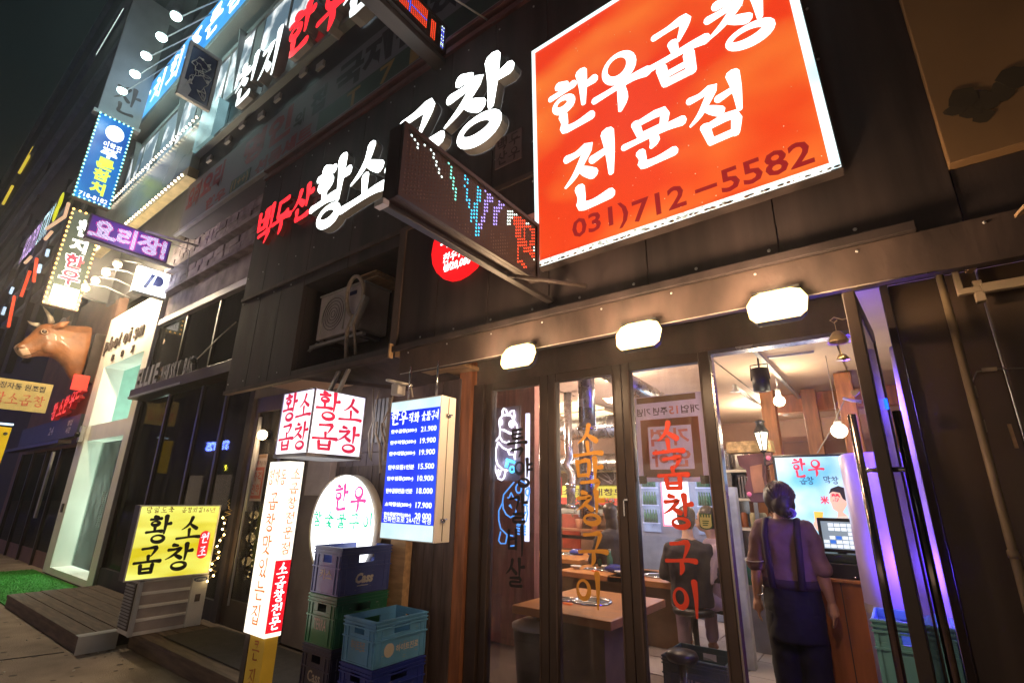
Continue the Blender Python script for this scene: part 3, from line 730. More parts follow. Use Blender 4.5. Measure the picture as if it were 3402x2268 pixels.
mk('dash', MB().fbox(SF, da[0], db[0], da[1]-.008, da[1]+.014, .0005, .0015), m_dr, RS)
# --- perforated LED board sticking out
def ledboard(name, label, X, y0, y1, z0, z1, th, pitch, lit, m_body, m_off, rimw=.02, r=.0062, extra=None, stag=True):
    F = FX(X); t = thing(name, label, 'sign', (X-th/2, (y0+y1)/2, z0))
    mk('housing', MB().box((X-th, y0, z0), (X-.006, y1, z1)), m_body, t, bevel=.004)
    mk('screen', MB().box((X-.005, y0+rimw, z0+rimw), (X, y1-rimw, z1-rimw)), m_off, t)
    mk('rim', MB().fbox(F, y0, y1, z1-rimw, z1, -.005, .012).fbox(F, y0, y1, z0, z0+rimw, -.005, .012).fbox(F, y0, y0+rimw, z0+rimw, z1-rimw, -.005, .012).fbox(F, y1-rimw, y1, z0+rimw, z1-rimw, -.005, .012), m_body, t)
    groups = {}
    nc = int((y1-y0-2*rimw)/pitch); nr = int((z1-z0-2*rimw)/pitch)
    off = MB()
    for i in range(nc):
        for j in range(nr):
            a = y0+rimw+(i+.5)*pitch; b = z0+rimw+(j+.5)*pitch*(1) + (pitch/2 if (stag and i % 2) else 0)
            if b > z1-rimw-.004: continue
            m = lit(a, b, F)
            mb = off if m is None else groups.setdefault(m, MB())
            rr = r*.8 if m is None else r*.98
            n = 6; base = [F.P(a+rr*math.cos(k*math.pi/3), b+rr*math.sin(k*math.pi/3), .0005) for k in range(n)]
            mb.add(base+[F.P(a, b, rr*.8)], [(k, (k+1) % n, n) for k in range(n)], 0, True)
    if off.v: mk('unlit_dots', off, mat('led_off', (.10,.065,.05), .25, var=.2), t, kind='stuff')
    for m, mb in groups.items(): mk('lit_dots', mb, MATS[m], t, kind='stuff')
    return t
for nm, c_, s_ in (('led_white', (.8,1,.95), 1.8), ('led_cyan', (.05,.62,1), 1.6), ('led_green', (.2,.9,.7), 1.5), ('led_violet', (.38,.32,1), 1.6), ('led_red', (1,.07,.02), 1.5), ('led_blue', (.1,.12,1), 1.6), ('led_pinkw', (.95,.85,1), 1.7), ('led_mag', (1,.05,.35), 1.3)):
    emi(nm, c_, s_)
K3 = 1568/600
strk = [('led_white', 15, [(275,225),(300,265),(330,310),(365,345),(362,372)]), ('led_white', 17, [(425,345),(475,380),(490,430)]),
 ('led_white', 17, [(490,400),(510,480),(540,540),(565,620)]), ('led_green', 17, [(625,490),(650,560),(660,640),(672,720)]), ('led_green', 12, [(695,740),(697,850)]),
 ('led_cyan', 26, [(765,590),(790,650)]), ('led_cyan', 14, [(770,690),(795,730),(797,850),(820,900),(818,1000)]), ('led_cyan', 22, [(885,690),(885,800),(868,900),(868,1000),(875,1110)]),
 ('led_violet', 22, [(965,750),(1000,790),(985,830)]), ('led_violet', 18, [(962,800),(955,880),(935,960),(915,1030),(885,1060)]), ('led_violet', 18, [(1078,830),(1098,850),(1070,890),(1030,920),(1028,1015)]),
 ('led_white', 24, [(1200,930),(1150,960),(1155,1015)]), ('led_red', 30, [(1215,960),(1260,970),(1280,1040)]), ('led_red', 36, [(1225,1010),(1235,1130),(1250,1170)]), ('led_red', 18, [(1285,1080),(1288,1250)]),
 ('led_red', 16, [(1325,1060),(1362,1080),(1360,1190),(1340,1200)]), ('led_red', 26, [(1335,1250),(1350,1290)]), ('led_red', 13, [(1228,1190),(1230,1350)]), ('led_red', 17, [(1235,1345),(1290,1390)]),
 ('led_white', 20, [(1305,1005),(1325,1030)]), ('led_white', 13, [(1380,1100),(1380,1350)]), ('led_white', 11, [(1380,1425),(1380,1430)])]
LX = -1.52
SEG = []
for m, wd, pts in strk:
    q = [atx(1250+x/K3, 350+y/K3, LX) for x, y in pts]; SEG.append((m, wd, [(p.y, p.z) for p in q], [atx(1250+(x+wd)/K3, 350+y/K3, LX).y-atx(1250+x/K3, 350+y/K3, LX).y for x, y in pts][0]))
def dseg(p, a, b):
    dx, dy = b[0]-a[0], b[1]-a[1]; L2 = dx*dx+dy*dy
    t = 0 if L2 == 0 else max(0, min(1, ((p[0]-a[0])*dx+(p[1]-a[1])*dy)/L2))
    return math.hypot(p[0]-a[0]-t*dx, p[1]-a[1]-t*dy)
def litbig(a, b, F):
    for m, wd, q, wy in SEG:
        for i in range(len(q)-1):
            if dseg((a, b), q[i], q[i+1]) < max(wy*.9, .009): return m
    return None
l0 = atx(1345, 640, LX); l1 = atx(1789, 750, LX); l2 = atx(1342, 404, LX)
zb, ztp = atx(1323, 654, LX).z, l2.z
LB = ledboard('led_board', 'dark perforated LED board jutting out beside the red sign, scrolling white, cyan and red dots', LX, atx(1341,404,LX).y, 2.27, zb, ztp, .10, .0205, litbig, mat('led_housing', (.028,.018,.017), .5), mat('led_screen', (.03,.018,.015), .5), rimw=.022, r=.0068)
mk('carrier_rail', MB().box((LX-.10, atx(1341,404,LX).y+.0, zb-.032), (LX-.055, 2.54, zb-.006)), mat('rail_black', (.012,.009,.010), .5, var=.2), LB, bevel=.004)
mk('end_cap', MB().box((LX-.10, atx(1341,404,LX).y-.035, zb-.04), (LX-.04, atx(1341,404,LX).y-.003, zb-.012)), m_lgrey, LB)
mk('strut', MB().tube([(LX+.03, 2.0, zb-.07), aty(1945, 950, 2.5)], .012, 8).tube([(LX-.02,2.0,zb-.05),(LX+.03, 2.0, zb-.07)], .012, 6), m_dark, LB)
# --- channel letters
m_wl = emi('channel_white', (.93,1,.98), 4); m_rl = emi('channel_red', (1,.02,.03), 1.6)
CLt = thing('channel_letter_sign', 'white lit channel letters and small red ones mounted on the dark cladding', 'sign', (-3.6, 2.45, 4.2))
FL = FY(2.46)
def cell(pL, pR, pB, pT, Y=2.46):
    return (aty(*pL, Y).x, aty(*pB, Y).z, aty(*pR, Y).x, aty(*pT, Y).z)
def u5(x, y): return 800+x/2.6133, y/2.6133
wbox = {'황': cell((1034,700),(1158,600),(1060,762),(1130,535)), '소': cell((1134,695),(1284,610),(1150,705),(1245,478)),
        '곱': cell((1300,440),(1465,420),(1410,600),(1400,360)), '창': cell(u5(1770,1160),u5(2352,680),u5(1990,1270),u5(2150,545))}
for ch, bx in wbox.items():
    mb = MB(); brush(mb, ch, FL, bx, .168, -.085, 0, mi=0, side=1, shear=.0); mk('letter', mb, [m_wl, m_side], CLt)
rbox = {'백': cell((855,760),(910,720),(875,808),(900,690)), '두': cell((906,745),(968,690),(935,768),(950,660)), '산': cell((970,705),(1040,655),(990,733),(1025,618))}
for ch, bx in rbox.items():
    mb = MB(); brush(mb, ch, FL, bx, .185, -.06, 0, mi=0, side=1); mk('letter', mb, [m_rl, mat('red_return', (.30,.05,.05), .5)], CLt)
# seal emblem
sc0 = aty(1690, 496, 2.545)
SE = Fr((sc0.x, 2.545, sc0.z), (1,0,.0), (0,0,1))
SLt = thing('seal_plate', 'small faded square red seal plate on the cladding beside the big white letter', 'plaque', (sc0.x, 2.54, sc0.z-.14))
mk('plate', MB().fbox(SE, -.13, .13, -.14, .14, -.002, .008), mat('seal_pink', (.16,.10,.10), .6), SLt, bevel=.003)
mb = MB()
for ch, bx in zip('백두산우', [(-.11,.01,-.01,.12),(.01,.01,.11,.12),(-.11,-.12,-.01,-.01),(.01,-.12,.11,-.01)]): brush(mb, ch, SE, bx, .13, .009, .009)
mk('lettering', mb, mat('seal_dark', (.04,.018,.02), .6), SLt)
# pale bar between the letters and the sign
put('wall_bar', 'short reddish metal bar on the cladding between LED board and red sign', 'bar', MB().box((-1.98, 2.52, 3.37), (-1.60, 2.545, 3.415)), mat('pink_bar', (.6,.25,.22), .5))
# red drop-shaped sign
dp = [aty(800+x/2.6133, 600+y/2.6133, 2.52) for x, y in ((1700,455),(1672,540),(1655,640),(1665,730),(1700,800),(1755,850),(1820,868),(1890,855),(1960,815),(2030,755),(2085,682),(2040,560),(1950,440),(1850,380),(1760,390))]
DS = thing('drop_sign', 'round red lit sign priced 20,000 won, half hidden behind the LED board', 'sign', (-2.5, 2.52, 3.1))
pts = [(p.x, p.z) for p in dp]
cx_, cz_ = sum(p[0] for p in pts)/len(pts), sum(p[1] for p in pts)/len(pts)
area = sum(pts[i][0]*pts[(i+1) % len(pts)][1]-pts[(i+1) % len(pts)][0]*pts[i][1] for i in range(len(pts)))
if area < 0: pts.reverse()
mk('plate', MB().prism(pts, FY(2.52), -.025, 0), emi('drop_red', (.85,.008,.012), 1.0), DS)
def pq(x, y): p = aty(800+x/2.6133, 600+y/2.6133, 2.519); return p.x, p.z
mb = MB(); a = pq(1755,720); b = pq(2010,590); fontadd(mb, '한우1등급', FY(2.519), (a[0], a[1], a[0]+.36, a[1]+.085), off=.02, shear=.2)
a = pq(1755,810); fontadd(mb, '₩20,000', FY(2.519), (a[0], a[1]-.0, a[0]+.29, a[1]+.085), off=.03, shear=.2)
a = pq(1710,600); brush(mb, '육', FY(2.519), (a[0], a[1]-.01, a[0]+.17, a[1]+.16), .15)
mk('lettering', mb, m_white_l, DS)
# --- three floodlights
m_flood = emi('flood_glow', (1,.74,.30), 3.2)
GL = 'warm floodlights in a row under the canopy edge'
for i, ((px, py), wpx, lab) in enumerate(zip(((1723,1186),(2122,1117),(2582,1018)), (84,112,150), ('smallest, nearest the red wooden post', 'middle one above the orange door letters', 'largest, above the doorway'))):
    p = aty(px, py, 2.44); t = thing('floodlight', 'glowing warm floodlight under the canopy, '+lab, 'lamp', p, GL)
    F = Fr(p, (1,0,0), V((0,.38,1)))
    h = MB(); pr = [(-.112,-.045),(-.090,-.070),(.085,-.070),(.112,-.045),(.120,.02),(.100,.062),(.060,.080),(-.060,.080),(-.100,.064),(-.122,.02)]
    h.prism(pr, F, -.045, -.004); mk('housing', h, m_black, t, bevel=.004)
    h = MB(); h.prism([(x*1.06, y*1.08) for x, y in pr], F, -.012, .026); mk('lens', h, m_flood, t, bevel=.014)
    mk('bracket', MB().beam(p+V((0,.05,.0)), p+V((0,.07,.03)), .03, .015), m_black, t)
    plamp('flood_light', p+V((0,-.17,-.02)), 24.0, (1,.64,.36), .07, t)
    mk('visor', MB().box((p.x-.10, p.y+.0, p.z+.085), (p.x+.10, p.y+.055, p.z+.092)), m_black, t)
ca = MB(); P_ = [aty(1330, 1240, 2.485)]
for px in (1500, 1760, 2065, 2172, 2503, 2884, 3080): 
    q_ = aty(px, 1611-.1915*(px+592), 2.485); P_.append(V((q_.x, 2.485, 2.402+random.uniform(-.004,.004))))
P_[0].z = 2.402
put('lamp_cable', 'thin pale cable linking the three floodlights along the canopy edge', 'cable', ca.tube(P_, .0035, 6), m_cable)

# --- hanging cube sign
CB = thing('cube_sign', 'white lit cube sign with red brush letters hung above the pillar sign', 'sign', (-3.86, 2.43, 1.80))
m_cube = emi_noise('cube_face', (.55,.50,.85), (1,.97,1), 1.35, scale=2.6, sharp=(.2,.52))
cx0, cx1, cy0, cy1, cz0, cz1 = -4.075, -3.61, 2.18, 2.67, 1.805, 2.305
mk('box', MB().box((cx0, cy0, cz0), (cx1, cy1, cz1)), m_cube, CB, bevel=.004)
mk('base_frame', MB().box((cx0-.01, cy0-.01, cz0-.03), (cx1+.01, cy1+.01, cz0-.002)), m_grey, CB)
ed = MB()
for x_ in (cx0, cx1):
    for y_ in (cy0, cy1): ed.box((x_-.006, y_-.006, cz0), (x_+.006, y_+.006, cz1))
ed.box((cx0-.006,cy0-.006,cz1),(cx1+.006,cy1+.006,cz1+.008)); mk('edge_strip', ed, mat('violet_grey', (.4,.38,.5), .4), CB)
m_rink = emi('cube_red', (.62,.02,.06), 1.0)
for F, a0, a1 in ((FY(cy0-.001), cx0, cx1), (FX(cx1+.001), cy0, cy1)):
    W = a1-a0
    for ch, (u0, v0, u1, v1) in {'황': (.06,.53,.48,.97), '소': (.50,.55,.94,.93), '곱': (.06,.06,.50,.47), '창': (.52,.05,.95,.46)}.items():
        mb = MB(); brush(mb, ch, F, (a0+u0*W, cz0+v0*.5, a0+u1*W, cz0+v1*.5), .132, .0, .001); mk('letter', mb, m_rink, CB)
mk('hanger', MB().beam((-3.8,2.5,2.31),(-3.8,2.6,2.6),.03,.03).beam((-3.95,2.5,2.31),(-3.95,2.6,2.6),.03,.03), m_grey, CB)
# --- tall pillar sign
px0, px1, py0, py1 = -3.985, -3.695, 2.10, 2.225
PS = thing('pillar_sign', 'tall glowing white pillar sign with orange vertical lettering and a red side strip', 'sign', (-3.84, 2.16, .163))
m_pil = emi_noise('pillar_face', (1,.60,.28), (1,.90,.74), 1.35, scale=2.2, sharp=(.12,.42))
mk('box', MB().box((px0, py0, .53), (px1, py1, 1.735)), m_pil, PS, bevel=.004)
mk('side_strip', MB().box((px1+.001, py0+.003, .56), (px1+.004, py1-.003, 1.03)), emi('strip_red', (.72,.008,.02), 1.0), PS)
mk('foot_box', MB().box((px0+.07, py0+.02, .17), (px1-.01, py1-.01, .528)), mat('yellow_box', (.50,.29,.03), .5, var=.12, emit=.10, ecol=(.7,.42,.03)), PS, bevel=.004)
mk('leg', MB().box((px0+.0, py0+.02, .164), (px0+.06, py1, .528)), m_dark, PS)
F = FY(py0-.001); m_oi = emi('pillar_orange', (.62,.16,.03), 1.0); mb = MB()
for ch, bx in zip('곱창맛있는집', colm(px0+.075, .60, px0+.205, 1.50, 6, .28)): brush(mb, ch, F, bx, .10)
for ch, bx in zip('정자동', row(px0+.02, 1.56, px0+.27, 1.67, 3, .15)): brush(mb, ch, F, bx, .09)
mk('front_lettering', mb, m_oi, PS)
F2 = FX(px1+.0015)
for ch, bx in zip('소곱창전문점', colm(py0+.03, 1.07, py0+.10, 1.68, 6, .35)): mb = MB(); brush(mb, ch, F2, bx, .10); mk('side_letter', mb, m_oi, PS)
mb = MB()
for ch, bx in zip('소곱창전문', colm(py0+.025, .58, py0+.10, 1.01, 5, .2)): brush(mb, ch, FX(px1+.005), bx, .15)
mk('strip_lettering', mb, m_white_l, PS)
mb = MB()
for ch, bx in zip('큰집', colm(px0+.13, .20, px0+.22, .50, 2, .4)): brush(mb, ch, FY(py0+.018), bx, .10)
mk('foot_lettering', mb, mat('foot_ink', (.45,.10,.03), .6), PS)
# --- round sign
dc = V((-3.84, 2.72, 1.225))
DR = .44
RD = thing('round_sign', 'round white lit disc sign with pink and green brush words behind the crates', 'sign', (dc.x, 2.78, dc.z-DR))
mk('drum', MB().lathe((dc.x-.03, 2.84, dc.z), (0,-1,0), [(0,DR),(.11,DR)], 48), m_cream, RD)
mk('face', MB().lathe((dc.x, 2.729, dc.z), (0,-1,0), [(0,DR*.985),(.006,DR*.98)], 48), emi('disc_white', (.93,.97,1), 2.2), RD)
F = FY(2.720); mb = MB()
for ch, bx in zip('한우', row(dc.x-.13, dc.z+.14, dc.x+.30, dc.z+.345, 2, .25)): brush(mb, ch, F, bx, .15)
mk('pink_lettering', mb, emi('disc_pink', (.75,.06,.30), 1.0), RD)
mb = MB()
for ch, bx in zip('참숯불구이', row(dc.x-.41, dc.z+.0, dc.x+.42, dc.z+.12, 5, .45)): brush(mb, ch, F, bx, .14)
mk('green_lettering', mb, emi('disc_green', (.02,.48,.26), 1.0), RD)
mb = MB()
for ch, bx in zip('전메뉴', row(dc.x-.16, dc.z-.17, dc.x+.2, dc.z-.09, 3, .8)): brush(mb, ch, F, bx, .07)
mk('violet_lettering', mb, emi('disc_violet', (.35,.25,.55), 1.0), RD)
# --- menu board
mx0, mx1, my, mz0, mz1 = aty(1300,1340,2.3).x, aty(1467,1311,2.3).x, 2.30, aty(1437,1805,2.3).z, aty(1467,1311,2.3).z
ME = thing('menu_board', 'hanging lit blue menu board with white prices and pale top and bottom bands', 'sign', ((mx0+mx1)/2, my+.07, mz0))
mk('case', MB().box((mx0, my+.004, mz0), (mx1, my+.145, mz1)), m_cream, ME, bevel=.004)
mk('case_joint', MB().box((mx1+.001, my+.072, mz0+.01), (mx1+.003, my+.076, mz1-.01)), m_frame, ME)
for zz in (mz0+.12, mz1-.14): mk('catch', MB().box((mx1+.001, my+.05, zz), (mx1+.01, my+.09, zz+.02)).tube([(mx1+.01,my+.05,zz+.01),(mx1+.012,my+.1,zz+.018)], .005), m_steel, ME)
HB = mz1-mz0
F = FY(my)
for za_, zb_ in ((mz1-.075, mz1-.008), (mz0+.008, mz0+.10)): mk('light_band', MB().box((mx0+.008, my-.001, za_), (mx1-.008, my+.003, zb_)), emi_noise('menu_band', (.42,.62,.68), (.75,.95,1), 1.1, scale=4, sharp=(.2,.8)), ME)
mk('blue_face', MB().box((mx0+.008, my-.002, mz0+.101), (mx1-.008, my+.003, mz1-.076)), emi_noise('menu_blue', (.004,.012,.62), (.03,.11,1), 1.15, scale=1.6, sharp=(.35,.75)), ME)
m_mi = emi('menu_ink', (.86,.93,1), 1.5)
F = FY(my-.003); wM = mx1-mx0
rows_ = [('한우곱창(200g)','21.900'),('한우막창(200g)','19.900'),('한우대창(200g)','19.900'),('한우모듬1인분','15.500'),('한우염통(200g)','10.900'),('한우곱창전골1인분','18.000'),('소막창살(200g)','17.900'),('한우특양구이(180g)','20 000')]
ys = [.745,.662,.580,.482,.40,.315,.22,.15]
for (a_, b_), yy in zip(rows_, ys):
    z_ = mz0+HB*yy; mb = MB(); fontadd(mb, a_, F, (mx0+.03, z_, mx0+wM*.58, z_+.032), off=.035); mk('dish_name', mb, m_mi, ME)
    mb = MB(); fontadd(mb, b_, F, (mx0+wM*.66, z_, mx0+wM*.95, z_+.036), off=.02); mk('price', mb, m_mi, ME)
mb = MB(); fontadd(mb, '전화번호로 24시간 숙성', F, (mx0+.03, mz0+HB*.085+.03, mx0+wM*.95, mz0+HB*.085+.066), off=.01); mk('footnote', mb, m_mi, ME)
mb = MB()
for ch, bx in zip('한우직화숯불구이', [(mx0+.02,0,mx0+.105,.085),(mx0+.11,0,mx0+.185,.085),(mx0+.20,.005,mx0+.25,.06),(mx0+.255,.005,mx0+.305,.06),(mx0+.33,.01,mx0+.37,.06),(mx0+.375,.01,mx0+.415,.06),(mx0+.42,.01,mx0+.455,.06),(mx0+.46,.01,mx0+.495,.06)]):
    brush(mb, ch, F, (bx[0], mz0+HB*.815+bx[1], min(bx[2], mx1-.012), mz0+HB*.815+bx[3]+.01), .14)
mk('heading', mb, m_mi, ME)
mk('hanger', MB().tube([(mx0+.1,my+.07,mz1),(mx0+.1,my+.07,2.40)], .008).tube([(mx1-.12,my+.07,mz1),(mx1-.12,my+.07,2.40)], .008), m_steel, ME)
# small white dish lamp / sensor above the menu
dl = aty(1325, 1275, 2.45)
DL = thing('ceiling_dish', 'pale round junction dish with hanging wires above the menu board', 'fixture', dl)
mk('disc', MB().lathe(dl, (.25,0,1), [(0,.10),(.012,.105),(.02,.09)], 24), m_white, DL)
mk('stem', MB().box((dl.x-.04, dl.y-.04, dl.z-.09), (dl.x+.04, dl.y+.04, dl.z)), m_white, DL, bevel=.008)
mk('wire', MB().tube([dl+V((.08,0,-.01)), dl+V((.14,0,-.04)), dl+V((.17,0,-.12))], .006).tube([dl+V((-.03,-.02,-.08)), dl+V((-.05,-.02,-.16)), dl+V((-.06,-.02,-.22))], .006), m_cable, DL)
# cables hanging on the service wall
GC = 'loose cables on the service wall'
for i, (pts, lab) in enumerate([(((1240,1290),(1238,1400),(1225,1440),(1228,1520)), 'leftmost thin cable hanging beside the cube sign'), (((1262,1295),(1245,1350),(1240,1440),(1232,1530)), 'crossing thin cable hanging next to the cube sign'),
    (((1252,1400),(1248,1440),(1262,1480),(1264,1570)), 'thick cable bending left of the menu board'), (((1268,1405),(1268,1430),(1280,1470),(1276,1530)), 'second thick cable left of the menu board'), (((1296,1350),(1274,1400),(1285,1450)), 'looped cable touching the menu board corner')]):
    put('cable', lab, 'cable', MB().tube([aty(x_, y_, 2.85) for x_, y_ in pts], .012 if i in (2, 3) else .007, 8), m_cable)
cbx = MB()
for i in range(4): cbx.box((-3.78+i*.055, 2.90, 1.95), (-3.745+i*.055, 2.94, 2.35))
put('duct_covers', 'bank of dark vertical duct strips behind the cables', 'duct', cbx, m_grey)
put('meter_box', 'grey blank service box on the wall under the cube sign', 'box', MB().box((-4.72,2.88,1.48),(-4.33,2.955,1.86)), mat('service_grey', (.32,.26,.25), .6, var=.15), bevel=.006)
put('cardboard_box', 'plain tan box standing between the stacked crates and the plank wall', 'box', MB().box((-3.32, 2.84, .165), (-3.14, 2.91, 1.16)), m_tan, bevel=.004)
# wall bulb on the left glazing
wb = aty(872, 1444, 2.86)
WBt = thing('wall_bulb', 'single round warm bulb on the dark window frame near the cube sign', 'lamp', wb)
mk('base', MB().lathe(wb+V((0,.07,0)), (0,-1,0), [(0,.05),(.03,.05),(.035,.03)], 16), m_black, WBt)
mk('globe', MB().ball(wb, .055), emi('bulb_glow', (1,.74,.42), 9), WBt)
plamp('bulb_light', wb+V((.02,-.10,0)), 5.0, (1,.68,.38), .05, WBt)

# --- outdoor unit in the recess
AC = thing('outdoor_unit', 'grey air conditioner outdoor unit with coiled hose in the wall recess', 'air conditioner', (-4.25, 2.85, 2.99))
a0, a1, b0, b1 = -4.60, -3.86, 3.02, 3.50
mk('cabinet', MB().box((a0, 2.70, b0), (a1, 3.02, b1)), mat('unit_ivory', (.55,.50,.52), .5, var=.12), AC, bevel=.012)
mk('top_panel', MB().box((a0-.012, 2.69, b1-.001), (a1+.012, 3.03, b1+.018)), m_lgrey, AC, bevel=.004)
arch = MB().tube([(a0+.07, 2.695, b0+.04)]+[(a0+.27-.20*math.cos(t), 2.695, b0+.24+.20*math.sin(t)) for t in [math.pi*k/8 for k in range(9)]]+[(a0+.46, 2.695, b0+.04)], .008, 6)
mk('grille_ring', arch, m_lgrey, AC)
gr_ = MB()
for k in range(1, 6): gr_.tube([(a0+.27+.035*k*math.cos(t), 2.693, b0+.24+.035*k*math.sin(t)) for t in [2*math.pi*q/20 for q in range(20)]], .003, 4, closed=True)
mk('fan_grille', gr_, m_black, AC)
mk('badge', MB().box((a1-.22, 2.694, b1-.10), (a1-.11, 2.699, b1-.06)), mat('badge_blue', (.03,.03,.12), .4), AC)
for fx_ in (a0+.05, a1-.14): mk('foot', MB().box((fx_, 2.72, b0-.04), (fx_+.07, 3.0, b0-.001)), m_dark, AC)
mk('bracket', MB().box((a0-.10, 2.70, b0-.07), (a1+.05, 2.74, b0-.041)).beam((a0-.1,2.7,b0-.1),(a0+.05,2.7,b0-.04),.03,.01), m_grey, AC)
hc = V((a1-.05, 2.64, b1-.16))
mk('hose', MB().tube([hc+V((.13*math.cos(t), -.02*math.sin(t), .20*math.sin(t))) for t in [2*math.pi*k/20 for k in range(20)]], .020, 10, closed=True)
   .tube([hc+V((.02,0,-.2)), hc+V((-.06,0,-.34)), hc+V((-.04,0,-.50)), hc+V((-.02,0,-.62))], .020, 8).tube([hc+V((.13,0,-.1)), hc+V((.03,0,-.3)), hc+V((.06,.02,-.46)), hc+V((.09,.02,-.60))], .014, 8), m_cable, AC)
mk('pipe_cover', MB().beam(hc+V((.16,.02,-.03)), hc+V((-.0,.02,-.32)), .06, .05), m_grey, AC)
mk('louvre', MB().box((a0+.1, 2.78, b1+.05), (a1+.12, 3.05, b1+.07)).box((a1-.12,2.72,b1+.03),(a1+.16,3.05,b1+.045)).box((a1-.12,2.70,b1+.075),(a1+.16,3.05,b1+.09)), m_tan, AC)

# --- beer crates
def crate(label, x1, y0, z0, L, Wd, H, col, end_txt, side_txt, name='beer_crate', grp='stacked drinks crates beside the menu board', logo=None, end_dark=False):
    x0 = x1-Wd; y1 = y0+L
    t = thing(name, label, 'crate', ((x0+x1)/2, (y0+y1)/2, z0), grp)
    m = mat('crate_'+str(col), col, .38, var=.18, scale=5, coat=.1); th = .012
    hz0, hz1 = z0+H*.66, z0+H*.84
    b = MB()
    b.box((x0, y0, z0), (x1, y1, z0+.012))
    def wall(F, a0, a1, hw):
        c = (a0+a1)/2
        for A in ((a0, a1, z0+.012, hz0), (a0, c-hw, hz0, hz1), (c+hw, a1, hz0, hz1), (a0, a1, hz1, z0+H)): b.fbox(F, *A, -th, 0)
    wall(FX(x1), y0, y1, .07); wall(Fr((0,y0,0),(1,0,0),(0,0,1)), x0+th, x1-th, .05)
    FBk = Fr((0, y1-th, 0), (1,0,0), (0,0,1)); wall(FBk, x0+th, x1-th, .05); wall(FX(x0+th), y0, y1, .07)
    mk('shell', b, m, t, bevel=.002)
    b = MB()
    for zz in (z0+H-.012, z0+H-.034, z0+H-.056, z0+H*.55): b.box((x1+.0005, y0-.006, zz), (x1+.007, y1+.006, zz+.009)); b.box((x0-.006, y0-.007, zz), (x1+.007, y0-.0005, zz+.009))
    for yy in (y0+.01, y0+.05, y1-.06, y1-.02): b.box((x1+.0005, yy, z0+.01), (x1+.006, yy+.008, z0+H-.06))
    for xx in (x0+.01, x0+.05, x1-.06, x1-.02): b.box((xx, y0-.006, z0+.01), (xx+.008, y0-.0005, z0+H-.06))
    mk('rib', b, m, t)
    sf = MB()
    for k in range(16):
        a = random.uniform(y0+.03, y1-.04); zz = random.uniform(z0+.02, z0+H-.07); sf.fbox(FX(x1+.0008), a, a+random.uniform(.004,.03), zz, zz+random.uniform(.001,.004), 0, .0004)
    mk('scuffs', sf, mat('scuff_pale', (.35,.36,.38), .7), t, kind='stuff')
    m_p = mat('crate_print', (.62,.60,.55), .6, var=.1)
    if side_txt:
        b = MB(); F = FX(x1+.002)
        s_, kind = side_txt
        fontadd(b, s_, F, (y0+L*.30, z0+H*.22, y0+L*.66, z0+H*.44) if not logo else (y0+L*.40, z0+H*.24, y0+L*.84, z0+H*.40), off=.05 if kind == 'b' else .02, shear=.25 if kind == 'b' else 0)
        if kind == 'b': b.fbox(F, y0+L*.34, y0+L*.56, z0+H*.165, z0+H*.18, 0, .0008)
        if logo:
            c_ = (y0+L*.27, z0+H*.33); r_ = .042
            pp_ = [(c_[0]+r_*math.cos(a), c_[1]+r_*math.sin(a)) for a in [math.pi*(.60+1.75*k/14) for k in range(15)]]
            b.prism(pp_, F, 0, .0008)
        mk('side_lettering', b, m_p, t)
    if end_txt:
        b = MB(); F = FY(y0-.0015); fontadd(b, end_txt, F, (x0+Wd*.28, z0+H*.30, x0+Wd*.72, z0+H*.52), off=.02); mk('end_lettering', b, mat('crate_print_dim', (.40,.36,.33), .6, var=.2) , t)
    return t
sy = 2.36; sx1 = -3.27; ch_ = .315
col_b = (.07,.10,.34); col_g = (.025,.17,.09); col_n = (.035,.035,.09)
z = .165; hs = [.315,.32,.315]
crate('dark drinks crate at the bottom of the taller stack, CASS on its end', sx1, sy, .165, .45, .34, .315, col_n, 'Cass', ('Cass','b'))
crate('dark green crate in the middle of the taller stack with TERRA on its end', sx1, sy, .484, .45, .34, .32, col_g, 'TERRA', ('TERRA','n'))
crate('blue-violet beer crate topmost of the taller stack under the round sign', sx1, sy, .808, .45, .34, .32, col_b, '카스', ('Cass','b'))
crate('navy blue crate under the light blue crate', -2.83, 2.36, .17, .45, .33, .27, (.025,.05,.36), None, ('CLOUD','b'))
crate('light blue soju crate on top of the shorter stack with a round white emblem', -2.83, 2.36, .444, .45, .33, .27, (.12,.36,.66), '하이트진로', ('하이트진로','n'), logo=True)
b = MB(); F = FX(-2.826); b.fbox(F, 2.44, 2.62, .455+.0, .46, 0, .001)
# --- yellow sign on the slatted outdoor cabinet
YX = -6.12
ya = atx(394,1924,YX); yb = atx(737,1683,YX)
YS = boxsign('yellow_sign', 'yellow lit box sign with black brush letters on top of the white slatted cabinet', FX(YX), 1.965, 2.74, .655, 1.36, .14,
   emi_noise('yellow_face', (.62,.50,.004), (.95,1,.22), 1.0, scale=2.2, stretch=(1,.5,2.4), sharp=(.35,.72)), m_dark, .012, m_white)
for ch, (u0, v0, u1, v1) in {'황': (.13,.48,.40,.84), '소': (.50,.50,.78,.82), '곱': (.07,.08,.36,.43), '창': (.42,.09,.74,.44)}.items():
    mb = MB(); brush(mb, ch, FX(YX+.001), (1.965+u0*.775, .66+v0*.70, 1.965+u1*.775, .66+v1*.70), .15, 0, .001); mk('letter', mb, mat('black_film', (.02,.018,.012), .5), YS)
mb = MB()
for ch, bx in zip('당일도축', row(1.965+.08*.775, 1.285, 1.965+.40*.775, 1.34, 4, .3)): brush(mb, ch, FX(YX+.001), bx, .13)
for ch, bx in zip('곱창외길', row(1.965+.50*.775, 1.285, 1.965+.76*.775, 1.335, 4, .25)): brush(mb, ch, FX(YX+.001), bx, .13)
fontadd(mb, '16년', FX(YX+.001), (1.965+.78*.775, 1.285, 1.965+.93*.775, 1.335), off=.0)
